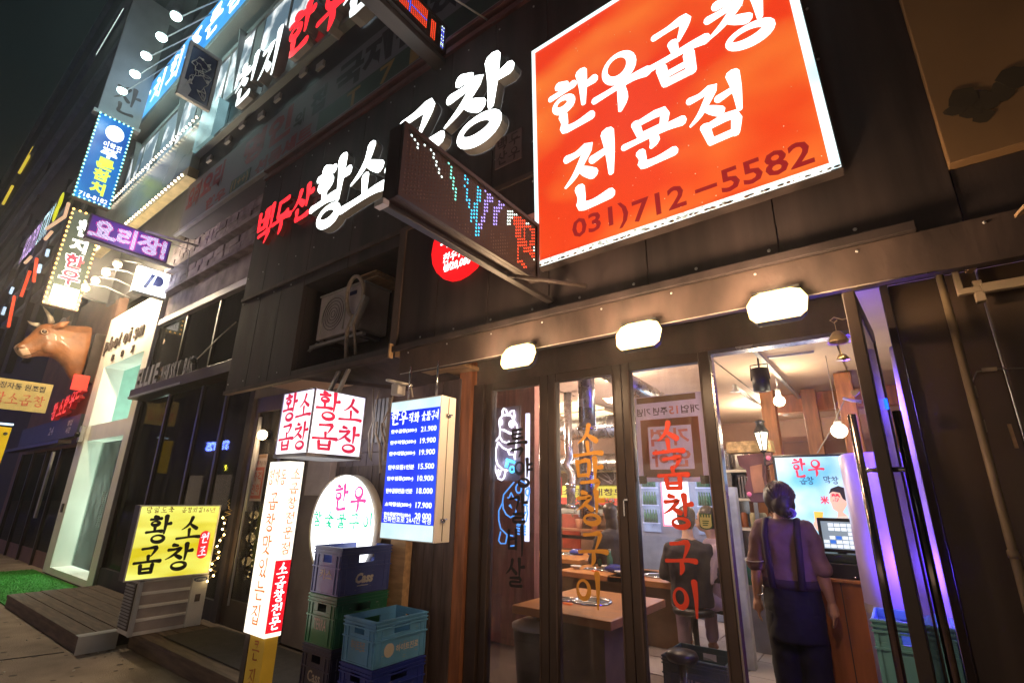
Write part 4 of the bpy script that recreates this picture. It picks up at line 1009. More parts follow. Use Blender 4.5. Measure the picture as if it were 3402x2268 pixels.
mk('red_lettering', mb, mat('red_film', (.55,.10,.02), .5), YS)
b = MB(); cc_ = (1.965+.86*.775, .66+.42*.70); pp_ = [(cc_[0]+.052*math.cos(a), cc_[1]+.09+.05*math.sin(a)) for a in [math.pi*k/8 for k in range(9)]]+[(cc_[0]+.052*math.cos(a), cc_[1]-.09+.05*math.sin(a)) for a in [math.pi*(1+k/8) for k in range(9)]]
b.prism(pp_, FX(YX+.001), 0, .001); mk('oval', b, emi('oval_red', (.72,.02,.03), .9), YS)
mb = MB(); brush(mb, '원', FX(YX+.0025), (cc_[0]-.036, cc_[1]+.015, cc_[0]+.036, cc_[1]+.115), .15); brush(mb, '조', FX(YX+.0025), (cc_[0]-.036, cc_[1]-.115, cc_[0]+.036, cc_[1]-.02), .15)
mk('oval_lettering', mb, emi('oval_white', (.85,.85,1), .9), YS)
# cabinet
CX = -6.16
CA = thing('slatted_cabinet', 'white outdoor cabinet with four horizontal slats standing on the deck under the yellow sign', 'cabinet', (CX-.15, 2.45, .15))
F = FX(CX)
mk('body', MB().box((CX-.30, 2.12, .153), (CX-.004, 2.76, .645)), m_white, CA, bevel=.004)
for k in range(4):
    zz = .20+k*.118
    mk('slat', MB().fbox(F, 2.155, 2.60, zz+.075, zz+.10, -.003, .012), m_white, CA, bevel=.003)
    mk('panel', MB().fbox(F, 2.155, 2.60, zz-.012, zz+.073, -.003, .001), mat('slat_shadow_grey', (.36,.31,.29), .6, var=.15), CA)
mk('corner_post', MB().fbox(F, 2.115, 2.152, .153, .64, -.03, .014), m_lgrey, CA, bevel=.003)
mk('side_panel', MB().fbox(F, 2.605, 2.765, .155, .64, -.004, .008), m_white, CA, bevel=.003)
mk('handle', MB().fbox(F, 2.66, 2.71, .39, .46, .0085, .012), mat('handle_brown', (.12,.09,.08), .5), CA)
el = [(2.685+.068*math.cos(a), .605+.026*math.sin(a)) for a in [2*math.pi*k/20 for k in range(20)]]
mk('badge', MB().prism(el, F, .0085, .0105), mat('badge_navy', (.04,.06,.16), .4), CA)
mb = MB(); fontadd(mb, 'SAMSUNG', F, (2.635, .595, 2.735, .615), c=.0112, off=.02); mk('badge_lettering', mb, m_lgrey, CA)
mk('vent', MB().box((CX-.30, 2.108, .2), (CX-.03, 2.118, .62)), m_dark, CA)
vb = MB()
for k in range(14): vb.box((CX-.28, 2.100, .22+k*.028), (CX-.05, 2.107, .235+k*.028))
mk('vent_louvres', vb, m_grey, CA)
# string of warm fairy lights at the right edge of the yellow sign
FLt = thing('fairy_lights', 'tangle of small warm fairy lights hanging beside the yellow sign', 'lights', (YX, 2.83, .55))
pts_ = []
for k in range(44):
    z_ = 1.42-k*.0195; pts_.append(V((YX+.02+random.uniform(-.03,.06), 2.82-.07*(k/44)+random.uniform(-.035,.035), z_)))
mk('wire', MB().tube(pts_, .0035, 5), mat('gold_wire', (.5,.36,.12), .4, metal=.5), FLt)
for q_ in pts_[10::3]: mk('bulb', MB().ball(q_, .011, seg=8, rg=5), emi('fairy_glow', (1,.72,.30), 12), FLt)
for q_ in range(3): plamp('fairy_light', V((YX+.05, 2.80, .75+q_*.25)), .6, (1,.65,.25), .05, FLt)
# vertical trim post beside
put('curtain_pole', 'thin pale pole and drape at the window corner above the fairy lights', 'pole', MB().tube([(-5.9,2.90,.35),(-5.9,2.90,2.35)], .012, 8).tube([(-5.86,2.90,1.3),(-5.84,2.90,1.9),(-5.87,2.90,2.35)], [.012,.028,.014], 8), m_lgrey)
# wind bells at the doorway
bt = aty(2772, 1062, 2.62)
WBL = thing('wind_bell', 'small brass bells on a string with a heart hanging in the doorway', 'wind bell', bt)
m_br = mat('brass', (.55,.42,.22), .3, metal=.9, var=.2)
mk('hook', MB().tube([bt+V((.09,0,.0)), bt+V((.03,0,-.005)), bt+V((0,0,.012)), bt+V((-.018,0,0)), bt+V((-.004,0,-.016)), bt+V((.01,0,-.004))], .0025, 6), m_br, WBL)
mk('string', MB().tube([bt+V((-.002,0,-.01)), bt+V((.002,0,-.19)), bt+V((.022,0,-.34))], .0013, 5), m_br, WBL)
mk('bell', MB().lathe(bt+V((0,0,-.055)), (0,0,-1), [(0,.006),(.006,.018),(.03,.033),(.05,.041),(.056,.046),(.05,.038),(.02,.02)], 20, cap=False), m_br, WBL)
mk('small_bell', MB().lathe(bt+V((.004,0,-.165)), (0,0,-1), [(0,.005),(.005,.015),(.02,.024),(.028,.027)], 16).ball(bt+V((.010,-.01,-.185)), .014), m_br, WBL)
hp = bt+V((.024,0,-.345)); hb = MB(); hb.prism([(hp.x,hp.z-.02),(hp.x+.018,hp.z),(hp.x+.012,hp.z+.013),(hp.x,hp.z+.006),(hp.x-.012,hp.z+.013),(hp.x-.018,hp.z)], FY(bt.y), -.003, .003); mk('heart', hb, m_br, WBL)
# right side pipes
put('rain_pipe', 'slim tan downpipe running down the brown wall beside the conduit', 'pipe', MB().tube([(.335, 2.90, 2.58),(.335, 2.90, 1.2),(.335,2.90,.15)], .016, 10).tube([(.335,2.90,1.30),(.335,2.90,1.33)], .02, 10), mat('tan_pipe', (.36,.27,.16), .45, var=.2))
CP = thing('conduit', 'cream plastic conduit with an elbow and clamp on the brown wall', 'pipe', (.40, 2.9, 2.45))
m_cp = mat('cream_plastic', (.50,.40,.28), .5, var=.1)
mk('elbow', MB().box((.378, 2.88, 2.43), (.402, 2.91, 2.55)).box((.370,2.875,2.55),(.412,2.92,2.60)), m_cp, CP, bevel=.004)
mk('run', MB().box((.378, 2.88, 2.412), (.46, 2.91, 2.44)).box((.46, 2.875, 2.405), (1.2, 2.912, 2.447)), m_cp, CP, bevel=.004)
mk('clamp', MB().box((.435, 2.885, 2.37), (.468, 2.93, 2.468)), m_cp, CP, bevel=.003)
sw = [aty(3402,1222,2.93), aty(3300,1225,2.93), aty(3245,1235,2.93), aty(3222,1290,2.93), aty(3245,1400,2.93), aty(3270,1500,2.93), aty(3320,1680,2.93), aty(3390,1900,2.93)]
WC = thing('clipped_cable', 'thin wall cable with pale sleeve clips turning down the brown wall', 'cable', sw[3])
mk('wire', MB().tube(sw, .0035, 6), m_cable, WC)
for (x_, y_, x2, y2) in ((3262,1229,3312,1226),(3232,1282,3243,1320),(3262,1395,3272,1435),(3350,1780,3368,1830),(3375,1890,3395,1950)):
    mk('sleeve', MB().beam(aty(x_,y_,2.925), aty(x2,y2,2.925), .016, .014, up=(0,1,0)), m_cp, WC)
put('awning_strut', 'diagonal tan strut reaching up right from the conduit', 'strut', MB().beam(aty(3215,905,2.7), aty(3440,655,2.45), .028, .012), m_tan)
put('wall_slit_lamp', 'short pale metal strip below the clipped cable on the brown wall', 'fitting', MB().beam(aty(3352,1408,2.93), aty(3378,1488,2.93), .012, .01, up=(0,1,0)), m_tan)
# tan wall sign with a dark vine
TS = thing('tan_wall_panel', 'dull tan wall panel with a dark leafy branch print above the brown wall', 'panel', (.9, 2.5, 2.87))
m_tp = mat('tan_panel', (.23,.135,.06), .7, var=.15, scale=2)
mk('board', MB().box((.412, 2.50, 2.87), (2.6, 2.62, 5.8)), m_tp, TS, bevel=.004)
b = MB()
for (px_, py_, r_) in ((3175,365,22),(3205,325,34),(3235,330,34),(3225,365,30),(3265,385,22),(3290,345,20),(3330,310,26),(3320,290,20),(3370,260,34),(3400,255,36),(3150,372,12)):
    c_ = aty(px_, py_, 2.497); rr = r_*.00155; b.prism([(c_.x+rr*math.cos(a)*random.uniform(.7,1.2), c_.z+rr*math.sin(a)*random.uniform(.7,1.2)) for a in [2*math.pi*k/9 for k in range(9)]], FY(2.499), random.uniform(0,.0012), random.uniform(.0015,.004))
mk('branch_print', b, mat('branch_black', (.05,.038,.022), .8), TS)
# ============================================================ BAR NEXT DOOR (dark glass)
YB = 2.95
BB = thing('bar_building', 'dark glass fronted bar between the restaurant and the white photo booth portal', 'building', (-8.2, YB, 0))
zt_b = 4.30
xs = [-10.15, -8.95, -7.75, -6.95, -6.25]
for i in range(4):
    mk('pane', MB().box((xs[i]+.03, YB, .35), (xs[i+1]-.03, YB+.008, 2.95)), m_dglass, BB)
    mk('upper_pane', MB().box((xs[i]+.03, YB, 3.13), (xs[i+1]-.03, YB+.008, zt_b)), m_dglass, BB)
for x_ in xs: mk('mullion', MB().box((x_-.028, YB-.03, .15), (x_+.028, YB+.05, zt_b)), m_frame, BB, bevel=.003)
mk('sill', MB().box((-10.15, YB-.04, .0), (-6.25, YB+.05, .35)), m_clad, BB)
mk('sign_shelf', MB().box((-10.12, 2.72, 2.96), (-6.3, YB+.05, 3.12)), m_frame, BB, bevel=.004)
mk('shelf_edge', MB().box((-10.12, 2.705, 2.97), (-8.0, 2.719, 3.0)), m_grey, BB)
mk('lit_trim', MB().box((-10.12, 2.88, zt_b+.02), (-6.2, YB+.05, zt_b+.13)), mat('violet_trim', (.55,.50,.62), .5, var=.2, scale=1.5), BB, bevel=.004)
mk('back_wall', MB().box((-10.2, 7.0, 0), (-6.25, 7.05, 4.4)).box((-10.2, 3.05, 4.32),(-6.25,7,4.38)), m_clad, BB)
mk('room_floor', MB().box((-10.2, 3.05, .05), (-6.25, 7, .12)), m_clad, BB)
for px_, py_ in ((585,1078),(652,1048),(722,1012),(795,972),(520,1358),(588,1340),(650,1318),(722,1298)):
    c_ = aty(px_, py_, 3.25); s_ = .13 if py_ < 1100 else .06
    mk('reflection_patch', MB().box((c_.x-s_, 3.24, c_.z-s_*.6), (c_.x+s_, 3.26, c_.z+s_*.6)), mat('reflection_glow', (.35,.30,.27), .5, emit=.12, ecol=(1,.85,.7)), BB)  # glowing patches stand in for soffit lamps reflected in the glass
lt = aty(520, 817, 5) 
for (px_, py_, w_, h_, e_) in ((750,1175,.30,.07,'cool_strip'),(752,1195,.30,.10,'dim_strip')):
    c_ = aty(px_, py_, 4.6); mk('inner_lamp', MB().box((c_.x-w_, 4.6, c_.z-h_), (c_.x+w_, 4.64, c_.z+h_)), emi(e_, (.35,.75,.85) if e_=='cool_strip' else (.12,.14,.15), .9), BB)
# grey standing letters
EL = thing('shelf_letters', 'unlit grey standing letters reading ELLIE WHISKY BAR on the bar shelf', 'sign', (-9, 2.76, 3.12))
x_ = -10.02
FE = FY(2.74)
for s_, w_, h_ in (('ELLIE', .95, .34), ('WHISKY', .72, .25), ('BAR', .36, .25)):
    n = len(s_); cw = w_/n
    for k, ch in enumerate(s_):
        mb = MB(); fontadd(mb, ch, FE, (x_+k*cw+.012, 3.122, x_+(k+1)*cw-.012 - (cw*.35 if ch == 'I' else 0), 3.122+h_), off=.03, depth=.05); mk('letter', mb, m_grey, EL)
    x_ += w_+.12
mk('spot', MB().lathe((-7.62, 2.70, 3.28), (0,-.6,-.8), [(0,.03),(.06,.04)], 12).tube([(-7.62,2.7,3.28),(-7.62,2.76,3.12)], .01), m_black, EL)
mk('power_cord', MB().tube([(-7.62,2.72,3.28),(-7.35,2.7,3.34),(-7.0,2.7,3.48),(-6.55,2.7,3.62)], .008, 6), m_cable, EL)
# stone coursed parapet above the bar
LG = thing('brick_parapet', 'violet lit rough stone ledge courses above the dark bar front', 'parapet', (-8.2, 2.8, 4.42))
mk('core', MB().box((-10.15, 2.95, 4.46), (-6.14, YB+.2, 6.05)), m_brick, LG)
for r_, (z0_, yy, n_) in enumerate(((5.42, 2.84, 26), (5.56, 2.84, 26), (5.70,2.84,26), (5.0, 2.87, 20), (5.13, 2.87, 20))):
    x_ = -10.1
    while x_ < -6.2:
        w_ = random.uniform(.13,.24); mk('brick', MB().box((x_, yy-random.uniform(0,.02), z0_), (min(x_+w_-.008,-6.15), 2.948, z0_+(.132 if r_ < 3 else .122))), m_brick, LG, bevel=.006); x_ += w_
mk('coping', MB().box((-10.15, 2.78, 5.31), (-6.15, 2.948, 5.39)).box((-10.15, 2.82, 4.90), (-6.15, 2.948, 4.97)), m_brick, LG, bevel=.006)
WNb = thing('vent_window', 'small violet lit ledge window with deep grey reveals behind the kitchen LED board', 'window', (-9.0, 2.7, 5.45))
mk('reveal', MB().box((-10.0, 2.86, 5.86), (-9.75, 2.948, 6.3)).box((-9.25,2.86,5.86),(-9.05,2.948,6.35)).box((-9.75,2.93,5.86),(-9.25,2.948,6.25)), m_dark, WNb)
mk('lintel', MB().box((-10.0, 2.80, 6.10), (-6.2, 2.94, 6.22)), mat('violet_trim', (.5,.5,.6), .5), WNb, bevel=.004)

# ============================================================ PHOTO BOOTH
YP = 2.88
PB = thing('photo_booth', 'cream portal of a photo booth shop with mint green interior and black letters', 'building', (-11.6, YP, 0))
pl, pr_, ph = -13.15, -10.18, 5.05
mk('right_jamb', MB().box((-10.50, YP, .02), (pr_, YP+.35, ph)), m_cream, PB, bevel=.006)
mk('left_jamb', MB().box((pl, YP, .02), (-12.72, YP+.35, ph)), m_cream, PB, bevel=.006)
mk('header', MB().box((-12.72, YP+.002, 3.92), (-10.50, YP+.35, ph)), m_cream, PB)
mk('transom', MB().box((-12.72, YP+.05, 2.42), (-10.50, YP+.35, 2.72)), m_cream, PB)
mk('threshold', MB().box((-12.72, YP+.001, .02), (-10.50, YP+.45, .13)), m_cream, PB, bevel=.004)
mk('edge_trim', MB().box((pr_+.001, YP-.01, .02), (pr_+.03, YP+.4, ph)), m_grey, PB)
m_mint = mat('mint_wall', (.50,.72,.62), .5, var=.08)
mk('room', MB().box((-14.2, 6.0, .1), (-9.9, 6.05, 4.6)).box((-14.2, YP+.36, .1), (-14.15, 6.0, 4.6)).box((-9.95, YP+.36, .1), (-9.9, 6.0, 4.6)).box((-14.2, YP+.36, 4.55), (-9.9, 6.0, 4.6)).box((-14.2, YP+.46, .05), (-9.9, 6.0, .12)), m_mint, PB)
mk('shopfront_glass', MB().box((-12.72, YP+.30, .14), (-11.62, YP+.308, 2.41)).box((-11.58, YP+.30, .14), (-10.5, YP+.308, 2.41)), glass('booth_glass', (.9,.97,.94), 1.12), PB)
mk('glass_edge', MB().box((-11.615, YP+.295, .14), (-11.59, YP+.315, 2.41)), m_dark, PB)
mk('ceiling_lamp', MB().box((-13.0, 3.9, 4.49), (-11.0, 4.3, 4.54)), emi('mint_lamp', (.85,1,.93), 1.5), PB)
plamp('booth_light', (-11.6, 3.9, 2.9), 45, (.85,1,.92), .3, PB); plamp('booth_light', (-12.3, 4.2, 1.2), 130, (.85,1,.92), .3, PB)  # the second, lower light is added to brighten the room, without a lamp
FPp = FY(YP-.001)
mb = MB(); n_ = 'photoism'
for k, ch in enumerate(n_):
    x0_ = -12.96+k*.285; h_ = .30 if ch in 'phti' else .22; dz = -.07 if ch == 'p' else 0
    mb = MB(); fontadd(mb, ch, FPp, (x0_, 4.26+dz, x0_+(.20 if ch not in 'it' else .10), 4.26+dz+h_), off=.02, c=.03, depth=.025); mk('letter', mb, m_dark, PB)
for k, ch in enumerate('BOX'):
    mb = MB(); fontadd(mb, ch, FPp, (-12.28+k*.55, 3.98, -12.16+k*.55, 4.12), off=.02, c=.03, depth=.025); mk('letter', mb, m_dark, PB)
mk('arc_print', MB().prism([(-12.05,3.0),(-11.75,2.80),(-11.25,2.78),(-11.15,2.95),(-11.3,3.2),(-11.6,3.35),(-11.8,3.45),(-11.95,3.4)], FY(3.4), 0, .01), mat('taupe', (.35,.31,.27), .7), PB)
mk('cone_print', MB().prism([(-11.65,2.75),(-11.05,2.75),(-11.0,3.75)], FY(3.395), .0, .01), m_cream, PB)
mb = MB()
for r_ in range(26): mb.fbox(FY(YP+.298), -12.55, -12.55+random.uniform(.02,.06), 1.95-r_*.07, 1.965-r_*.07, 0, .001)
for r_ in range(18):
    for q_ in range(5): mb.fbox(FY(YP+.298), -11.9+q_*.13, -11.9+q_*.13+random.uniform(.04,.11), 1.45-r_*.035, 1.468-r_*.035, 0, .001)
mk('window_print', mb, mat('window_print_grey', (.25,.27,.26), .7), PB)
mk('camera_box', MB().box((-12.98, YP-.06, 2.40), (-12.84, YP-.002, 2.72)), m_lgrey, PB, bevel=.004)
mk('camera_ball', MB().ball((-12.91, YP-.09, 2.55), .055), m_black, PB)
mk('door_button', MB().box((-12.93, YP-.03, 1.08), (-12.86, YP-.002, 1.24)), m_dark, PB, bevel=.003)
# spotlights washing the portal
for i in range(4):
    p = aty(*((350,916),(390,946),(352,973),(322,995))[i], 2.2)
    p = V((-10.45-.62*i, 2.12, 5.42))
    t = thing('wash_spot', 'warm arm-mounted spotlight washing the cream portal, number %s from the P sign' % ('one','two','three','four')[i], 'lamp', p, 'spotlights above the photo booth')
    mk('head', MB().lathe(p, (0,.5,-.85), [(0,.03),(.03,.055),(.09,.065)], 14), m_cream, t)
    mk('bulb', MB().ball(p+V((0,.05,-.085)), .060), emi('spot_glow', (1,.84,.55), 4), t)
    mk('arm', MB().tube([p, p+V((0,.35,.06)), (p.x, 2.9, 5.38)], .012, 6), m_grey, t)
    plamp('wash_light', p+V((0,.02,-.18)), 105, (1,.80,.52), .08, t)
# P cube
PC = thing('corner_sign', 'small white lit box sign with a dark blue P at the corner of the portal', 'sign', (-10.05, 2.6, 4.8))
mk('box', MB().box((-10.12, 2.36, 4.80), (-10.0, 2.86, 5.28)), m_cream, PC, bevel=.004)
mk('face', MB().box((-9.999, 2.37, 4.81), (-9.994, 2.85, 5.27)), emi('p_white', (.93,.96,1), 2.2), PC)
F = FX(-9.992); 
mk('emblem', MB().prism([(2.49,4.90),(2.545,4.90),(2.635,5.18),(2.575,5.18)], F, 0, .001).prism([(2.615,4.98),(2.70,4.98)]+[(2.70+.075*math.sin(a),5.08-.10*math.cos(a)) for a in [math.pi*k/8 for k in range(9)]]+[(2.655,5.18)], F, 0, .001), emi('p_navy', (.02,.03,.12), .6), PC)
mk('skirt', MB().box((-10.12,2.35,4.785),(-9.99,2.87,4.797)), m_grey, PC)
plamp('corner_sign_light', (-9.9, 2.6, 5.05), 4, (.8,.87,1), .15, PC)

# ============================================================ KITCHEN LED BOARD (요리장)
def litkit(a, b, F):
    y0, y1, z0, z1 = 1.44, 2.40, 5.10, 5.40
    best = 9
    for (ch, bx) in KC:
        for st in ch:
            P = st[1]
            for i in range(len(P)-1 if st[0] == 's' else len(P)):
                p, q = P[i], P[(i+1) % len(P)]
                W, H = bx[2]-bx[0], bx[3]-bx[1]
                d = dseg((a, b), (bx[0]+p[0]*W, bx[1]+p[1]*H), (bx[0]+q[0]*W, bx[1]+q[1]*H)); best = min(best, d)
    if best < .027: return 'led_pinkw'
    if best < .037: return 'led_mag'
    return 'led_dimviolet'
emi('led_dimviolet', (.07,.015,.20), 1.0)
KC = [(syl(c_), bx) for c_, bx in zip('요리장', [(1.45,5.13,1.73,5.40),(1.77,5.13,2.03,5.40),(2.06,5.13,2.34,5.41)])]
KC.append(([('s', [(.5,1,1),(.5,.35,1)]), ('s', [(.5,.12,1),(.5,0,1)])], (2.36,5.13,2.42,5.40)))
KX = -9.0
KB = ledboard('led_board', 'violet dot board with pink and white glowing letters jutting over the bar ledge', KX, 1.40, 2.47, 5.07, 5.46, .10, .0150, litkit, mat('led_housing_violet', (.10,.05,.14), .45), emi('led_panel_violet', (.07,.02,.22), .9, base=(.05,.02,.1)), rimw=.018, r=.0050, stag=False)
mk('arm', MB().tube([(KX-.03, 2.1, 5.50), (KX+.1, 2.9, 5.52)], .018, 8).box((KX-.08, 1.42, 5.03),(KX-.02, 2.6, 5.065)).tube([(KX-.03,2.47,5.44),(KX,2.75,5.42),(KX,2.8,4.95)], .012, 6), m_lgrey, KB)
plamp('led_wash', (KX+.25, 1.95, 5.25), 5, (.65,.45,1), .2, KB)

# ============================================================ COW RESTAURANT
MR = thing('steak_house', 'brown fronted steak restaurant beyond the photo booth with dark glass bays', 'building', (-15.5, 3.0, 0))
mk('front_wall', MB().box((-19.0, 3.0, .0), (-13.18, 3.1, 6.2)), mat('brown_wall', (.20,.11,.075), .7, var=.3, scale=1.5), MR)
mk('side_return', MB().box((-13.45, 2.93, 3.0), (-13.18, 2.998, 5.6)), mat('brown_wall', (.2,.11,.08), .7), MR)
mk('shop_sign_band', MB().box((-18.5, 2.85, 2.55), (-13.3, 2.99, 3.0)), mat('navy_band', (.05,.055,.07), .5, var=.2), MR)
mk('awning_rail', MB().box((-18.5, 2.6, 2.38), (-13.25, 2.8, 2.45)), m_frame, MR)
for i in range(4): mk('glass_bay', MB().box((-18.3+i*1.25, 2.985, .3), (-17.15+i*1.25, 2.995, 2.35)), m_dglass, MR)
for i in range(5): mk('mullion', MB().box((-18.36+i*1.25, 2.95, .0), (-18.30+i*1.25, 2.999, 2.36)), m_frame, MR)
mk('pale_post', MB().box((-15.05, 2.90, .9), (-14.93, 2.94, 2.3)), m_lgrey, MR)
mb = MB(); 
for px_, s_ in ((-14.05, '영업'), (-14.05, '시간')): pass
fontadd(mb, '영업', FY(2.845), (-14.15, 2.80, -13.80, 2.93), off=.03); fontadd(mb, '시간', FY(2.845), (-14.15, 2.64, -13.80, 2.77), off=.03)
fontadd(mb, '24', FY(2.845), (-15.6, 2.68, -15.2, 2.86), off=.03)
mk('band_lettering', mb, m_white, MR)
# red fret lettering under the cow
RL = thing('red_letters', 'cluster of red lit brush letters climbing beneath the cow head', 'sign', (-13.9, 2.5, 3.0))
mb = MB(); ql = emi('red_glow_letters', (.85,.05,.03), 1.0)
for ch, x_, z_ in (('황',-15.45,3.02),('소',-15.0,3.06),('한',-14.6,3.10),('우',-14.2,3.18),('촌',-13.85,3.34)): 
    mb = MB(); brush(mb, ch, FY(2.78), (x_, z_, x_+.36, z_+.36), .16, -.10, 0, 0, 1); mk('letter', mb, [ql, mat('deep_red', (.35,.02,.02), .5, emit=.2, ecol=(.6,.02,.02))], RL)
mk('red_tab', MB().box((-13.55, 2.60, 3.50), (-13.47, 2.86, 3.82)), ql, RL)
plamp('red_light', (-14.4, 2.4, 3.25), 5, (1,.15,.08), .3, RL)
# cow head
CXX = -13.75
def cw(px_, py_, dx=0): p = atx(px_, py_, CXX); return V((CXX+dx, p.y, p.z))
CH = thing('cow_head', 'brown bull head sculpture with pale horns jutting out above red letters', 'sculpture', (CXX, 2.5, 3.6))
m_hide = mat('cow_hide', (.25,.095,.033), .5, var=.45, scale=3.5, coat=.08, bump=.5, bscale=28)
def s3(x, y): return x/3.136, 950+y/3.136
b = MB()
# lofts along the head from muzzle to neck: points (crop px top, bottom, half width)
secs = [((140,640),(190,720),.05),((160,620),(235,745),.10),((215,580),(290,748),.115),((290,520),(370,735),.12),((370,440),(440,735),.15),((420,400),(520,740),.175),((500,385),(600,780),.175),((590,400),(640,840),.17)]
def secring(top, bot, hw, seg=16):
    T = cw(*s3(*top)); Bm = cw(*s3(*bot)); c_ = (T+Bm)/2; u = (T-Bm)/2; r_ = u.length
    return [c_ + u*math.cos(2*math.pi*k/seg) + V((hw,0,0))*math.sin(2*math.pi*k/seg) for k in range(seg)]
rs = [secring(*q_) for q_ in secs]
vs = [p for r_ in rs for p in r_]; n = 16
b.add(vs, [(i*n+k, i*n+(k+1) % n, (i+1)*n+(k+1) % n, (i+1)*n+k) for i in range(len(rs)-1) for k in range(n)] + [tuple(reversed(range(n))), tuple((len(rs)-1)*n+k for k in range(n))], 0, True)
secs2 = [((470,400),(520,730),.16),((600,400),(640,820),.19),((700,408),(700,930),.21),((800,412),(760,1010),.22),((900,415),(810,1015),.22),((960,430),(830,960),.20)]
rs = [secring(*q_) for q_ in secs2]; vs = [p for r_ in rs for p in r_]
b.add(vs, [(i*n+k, i*n+(k+1) % n, (i+1)*n+(k+1) % n, (i+1)*n+k) for i in range(len(rs)-1) for k in range(n)] + [tuple(reversed(range(n))), tuple((len(rs)-1)*n+k for k in range(n))], 0, True)
for sg in (1, -1):
    e_ = cw(*s3(440,490)); b.ball(e_+V((sg*.155,0,.01)), .05, .075, .055)          # brow
    ear0 = cw(*s3(545,440)); ear1 = cw(*s3(685,395))
    b.tube([ear0+V((sg*.13,0,0)), (ear0+ear1)/2+V((sg*.24,0,-.02)), ear1+V((sg*.30,0,0))], [.05,.075,.015], 10)
    m0 = cw(*s3(215,640)); b.ball(m0+V((sg*.07,0,0)), .055, .08, .07)
    j0 = cw(*s3(500,640)); b.ball(j0+V((sg*.10,0,0)), .09, .14, .15)
body = mk('head', b, m_hide, CH); remesh(body, .016, 5)
m_horn = mat('horn', (.62,.50,.38), .4, var=.15)
for sg in (1, -1):
    h0 = cw(*s3(525,385)); h1 = cw(*s3(470,300)); h2 = cw(*s3(428,232))
    if sg == 1: pts_ = [h0+V((.08,0,0)), h0*.5+h1*.5+V((.16,.01,0)), h1+V((.20,0,0)), h2+V((.16,0,0))]
    else:
        g0 = cw(*s3(410,395)); g1 = cw(*s3(350,370)); g2 = cw(*s3(312,340)); pts_ = [g0+V((-.1,0,0)), g1+V((-.2,0,0)), g2+V((-.22,0,0))]
    mk('horn', MB().tube(pts_, [.055,.045,.03,.006][:len(pts_)] if sg == 1 else [.05,.03,.006], 12), m_horn, CH)
    ee = cw(*s3(437,492))+V((sg*.192,0,0))
    ey = mk('eye', MB().ball(ee, .022, .042, .036), mat('cow_eye', (.03,.012,.008), .08, var=0), CH)
    mk('eyelid', MB().tube([ee+V((sg*.004, .052*math.cos(t), .044*math.sin(t))) for t in [2*math.pi*k/14 for k in range(14)]], .007, 6, closed=True), mat('eyelid_pale', (.5,.33,.22), .5), CH)
    nn = cw(*s3(176,660)); mk('nostril', MB().ball(nn+V((sg*.105,0,0)), .012, .018, .032), mat('nostril_dark', (.03,.012,.01), .6), CH)
mo = MB().tube([cw(*s3(230,738))+V((.112,0,0)), cw(*s3(300,725))+V((.125,0,0)), cw(*s3(375,690))+V((.155,0,0)), cw(*s3(410,675))+V((.165,0,0))], .008, 6)
mk('mouth_line', mo, mat('mouth_dark', (.10,.03,.015), .6), CH)
b = MB(); rs = [secring(*q_) for q_ in (((138,640),(188,722),.056),((158,617),(236,748),.108),((205,588),(285,752),.121),((240,600),(330,742),.123))]; vs = [p for r_ in rs for p in r_]
b.add(vs, [(i*n+k, i*n+(k+1) % n, (i+1)*n+(k+1) % n, (i+1)*n+k) for i in range(len(rs)-1) for k in range(n)] + [tuple(reversed(range(n))), tuple((len(rs)-1)*n+k for k in range(n))], 0, True)
remesh(mk('muzzle', b, mat('muzzle_pale', (.56,.36,.24), .45, var=.2, scale=5), CH), .012, 4)
mk('wall_mount', MB().box((CXX-.16, 2.78, 3.7), (CXX+.16, 3.0, 4.8)), m_frame, CH)
plamp('cow_light', (CXX+1.1, 2.2, 4.7), 5, (1,.66,.35), .1, CH)  # bare point light near the head, without a lamp body
# half round number plate
NP = thing('round_plate', 'grey half-round shop plate with black digits behind the bull horns', 'plaque', (-14.6, 2.6, 4.9))
c_ = aty(205, 1085, 2.75); mb = MB().prism([(c_.x+.42*math.cos(a), c_.z-.1+.34*math.sin(a)) for a in [math.pi*k/16 for k in range(17)]], FY(2.72), -.03, 0); mk('plate', mb, m_grey, NP)
mb = MB(); fontadd(mb, '562', FY(2.719), (c_.x-.30, c_.z-.09, c_.x+.22, c_.z+.06), off=.03); mk('digits', mb, m_dark, NP)
# yellow hanging banner and the lower yellow sign at the left edge
HBn = thing('hanging_banner', 'dull yellow projecting banner with black and red brush words under the cow head', 'banner', (-13.0, 1.9, 2.88))
FHx = FX(-13.0)
mk('cloth', MB().box((-13.03, 1.42, 2.90), (-13.0, 2.24, 3.46)), mat('banner_yellow', (.50,.36,.13), .6, var=.12), HBn)
mb = MB(); fontadd(mb, '정자동 원조집', FHx, (1.50, 3.28, 2.14, 3.40), off=.02, c=.002); mk('black_line', mb, m_dark, HBn)
mb = MB()
for ch, bx in zip('황소곱창', row(1.46, 3.0, 2.18, 3.20, 4, .15)): brush(mb, ch, FHx, bx, .10, 0, .002)
mk('red_line', mb, mat('banner_red', (.50,.09,.05), .6), HBn)
LY = thing('yellow_standee', 'bright yellow projecting board low under the dull yellow banner', 'sign', (-13.3, 1.7, 1.9))
pA = atx(0,1415,-12.6); pB_ = atx(40,1420,-12.6); pC_ = atx(2,1535,-12.6)
mk('board', MB().prism([(pA.y-.12, pC_.z-.08),(pC_.y, pC_.z-.05),(pB_.y, pB_.z),(pA.y-.12, pA.z)], FX(-12.6), -.06, 0), mat('standee_yellow', (.75,.45,.01), .5, var=.1, emit=.22, ecol=(.95,.6,.01)), LY)
mk('dot', MB().lathe(atx(18,1440,-12.59)+V((.0,0,0)), (1,0,0), [(0,.03),(.01,.025)], 10), m_dark, LY)
tb_ = atx(20,1410,-12.62)
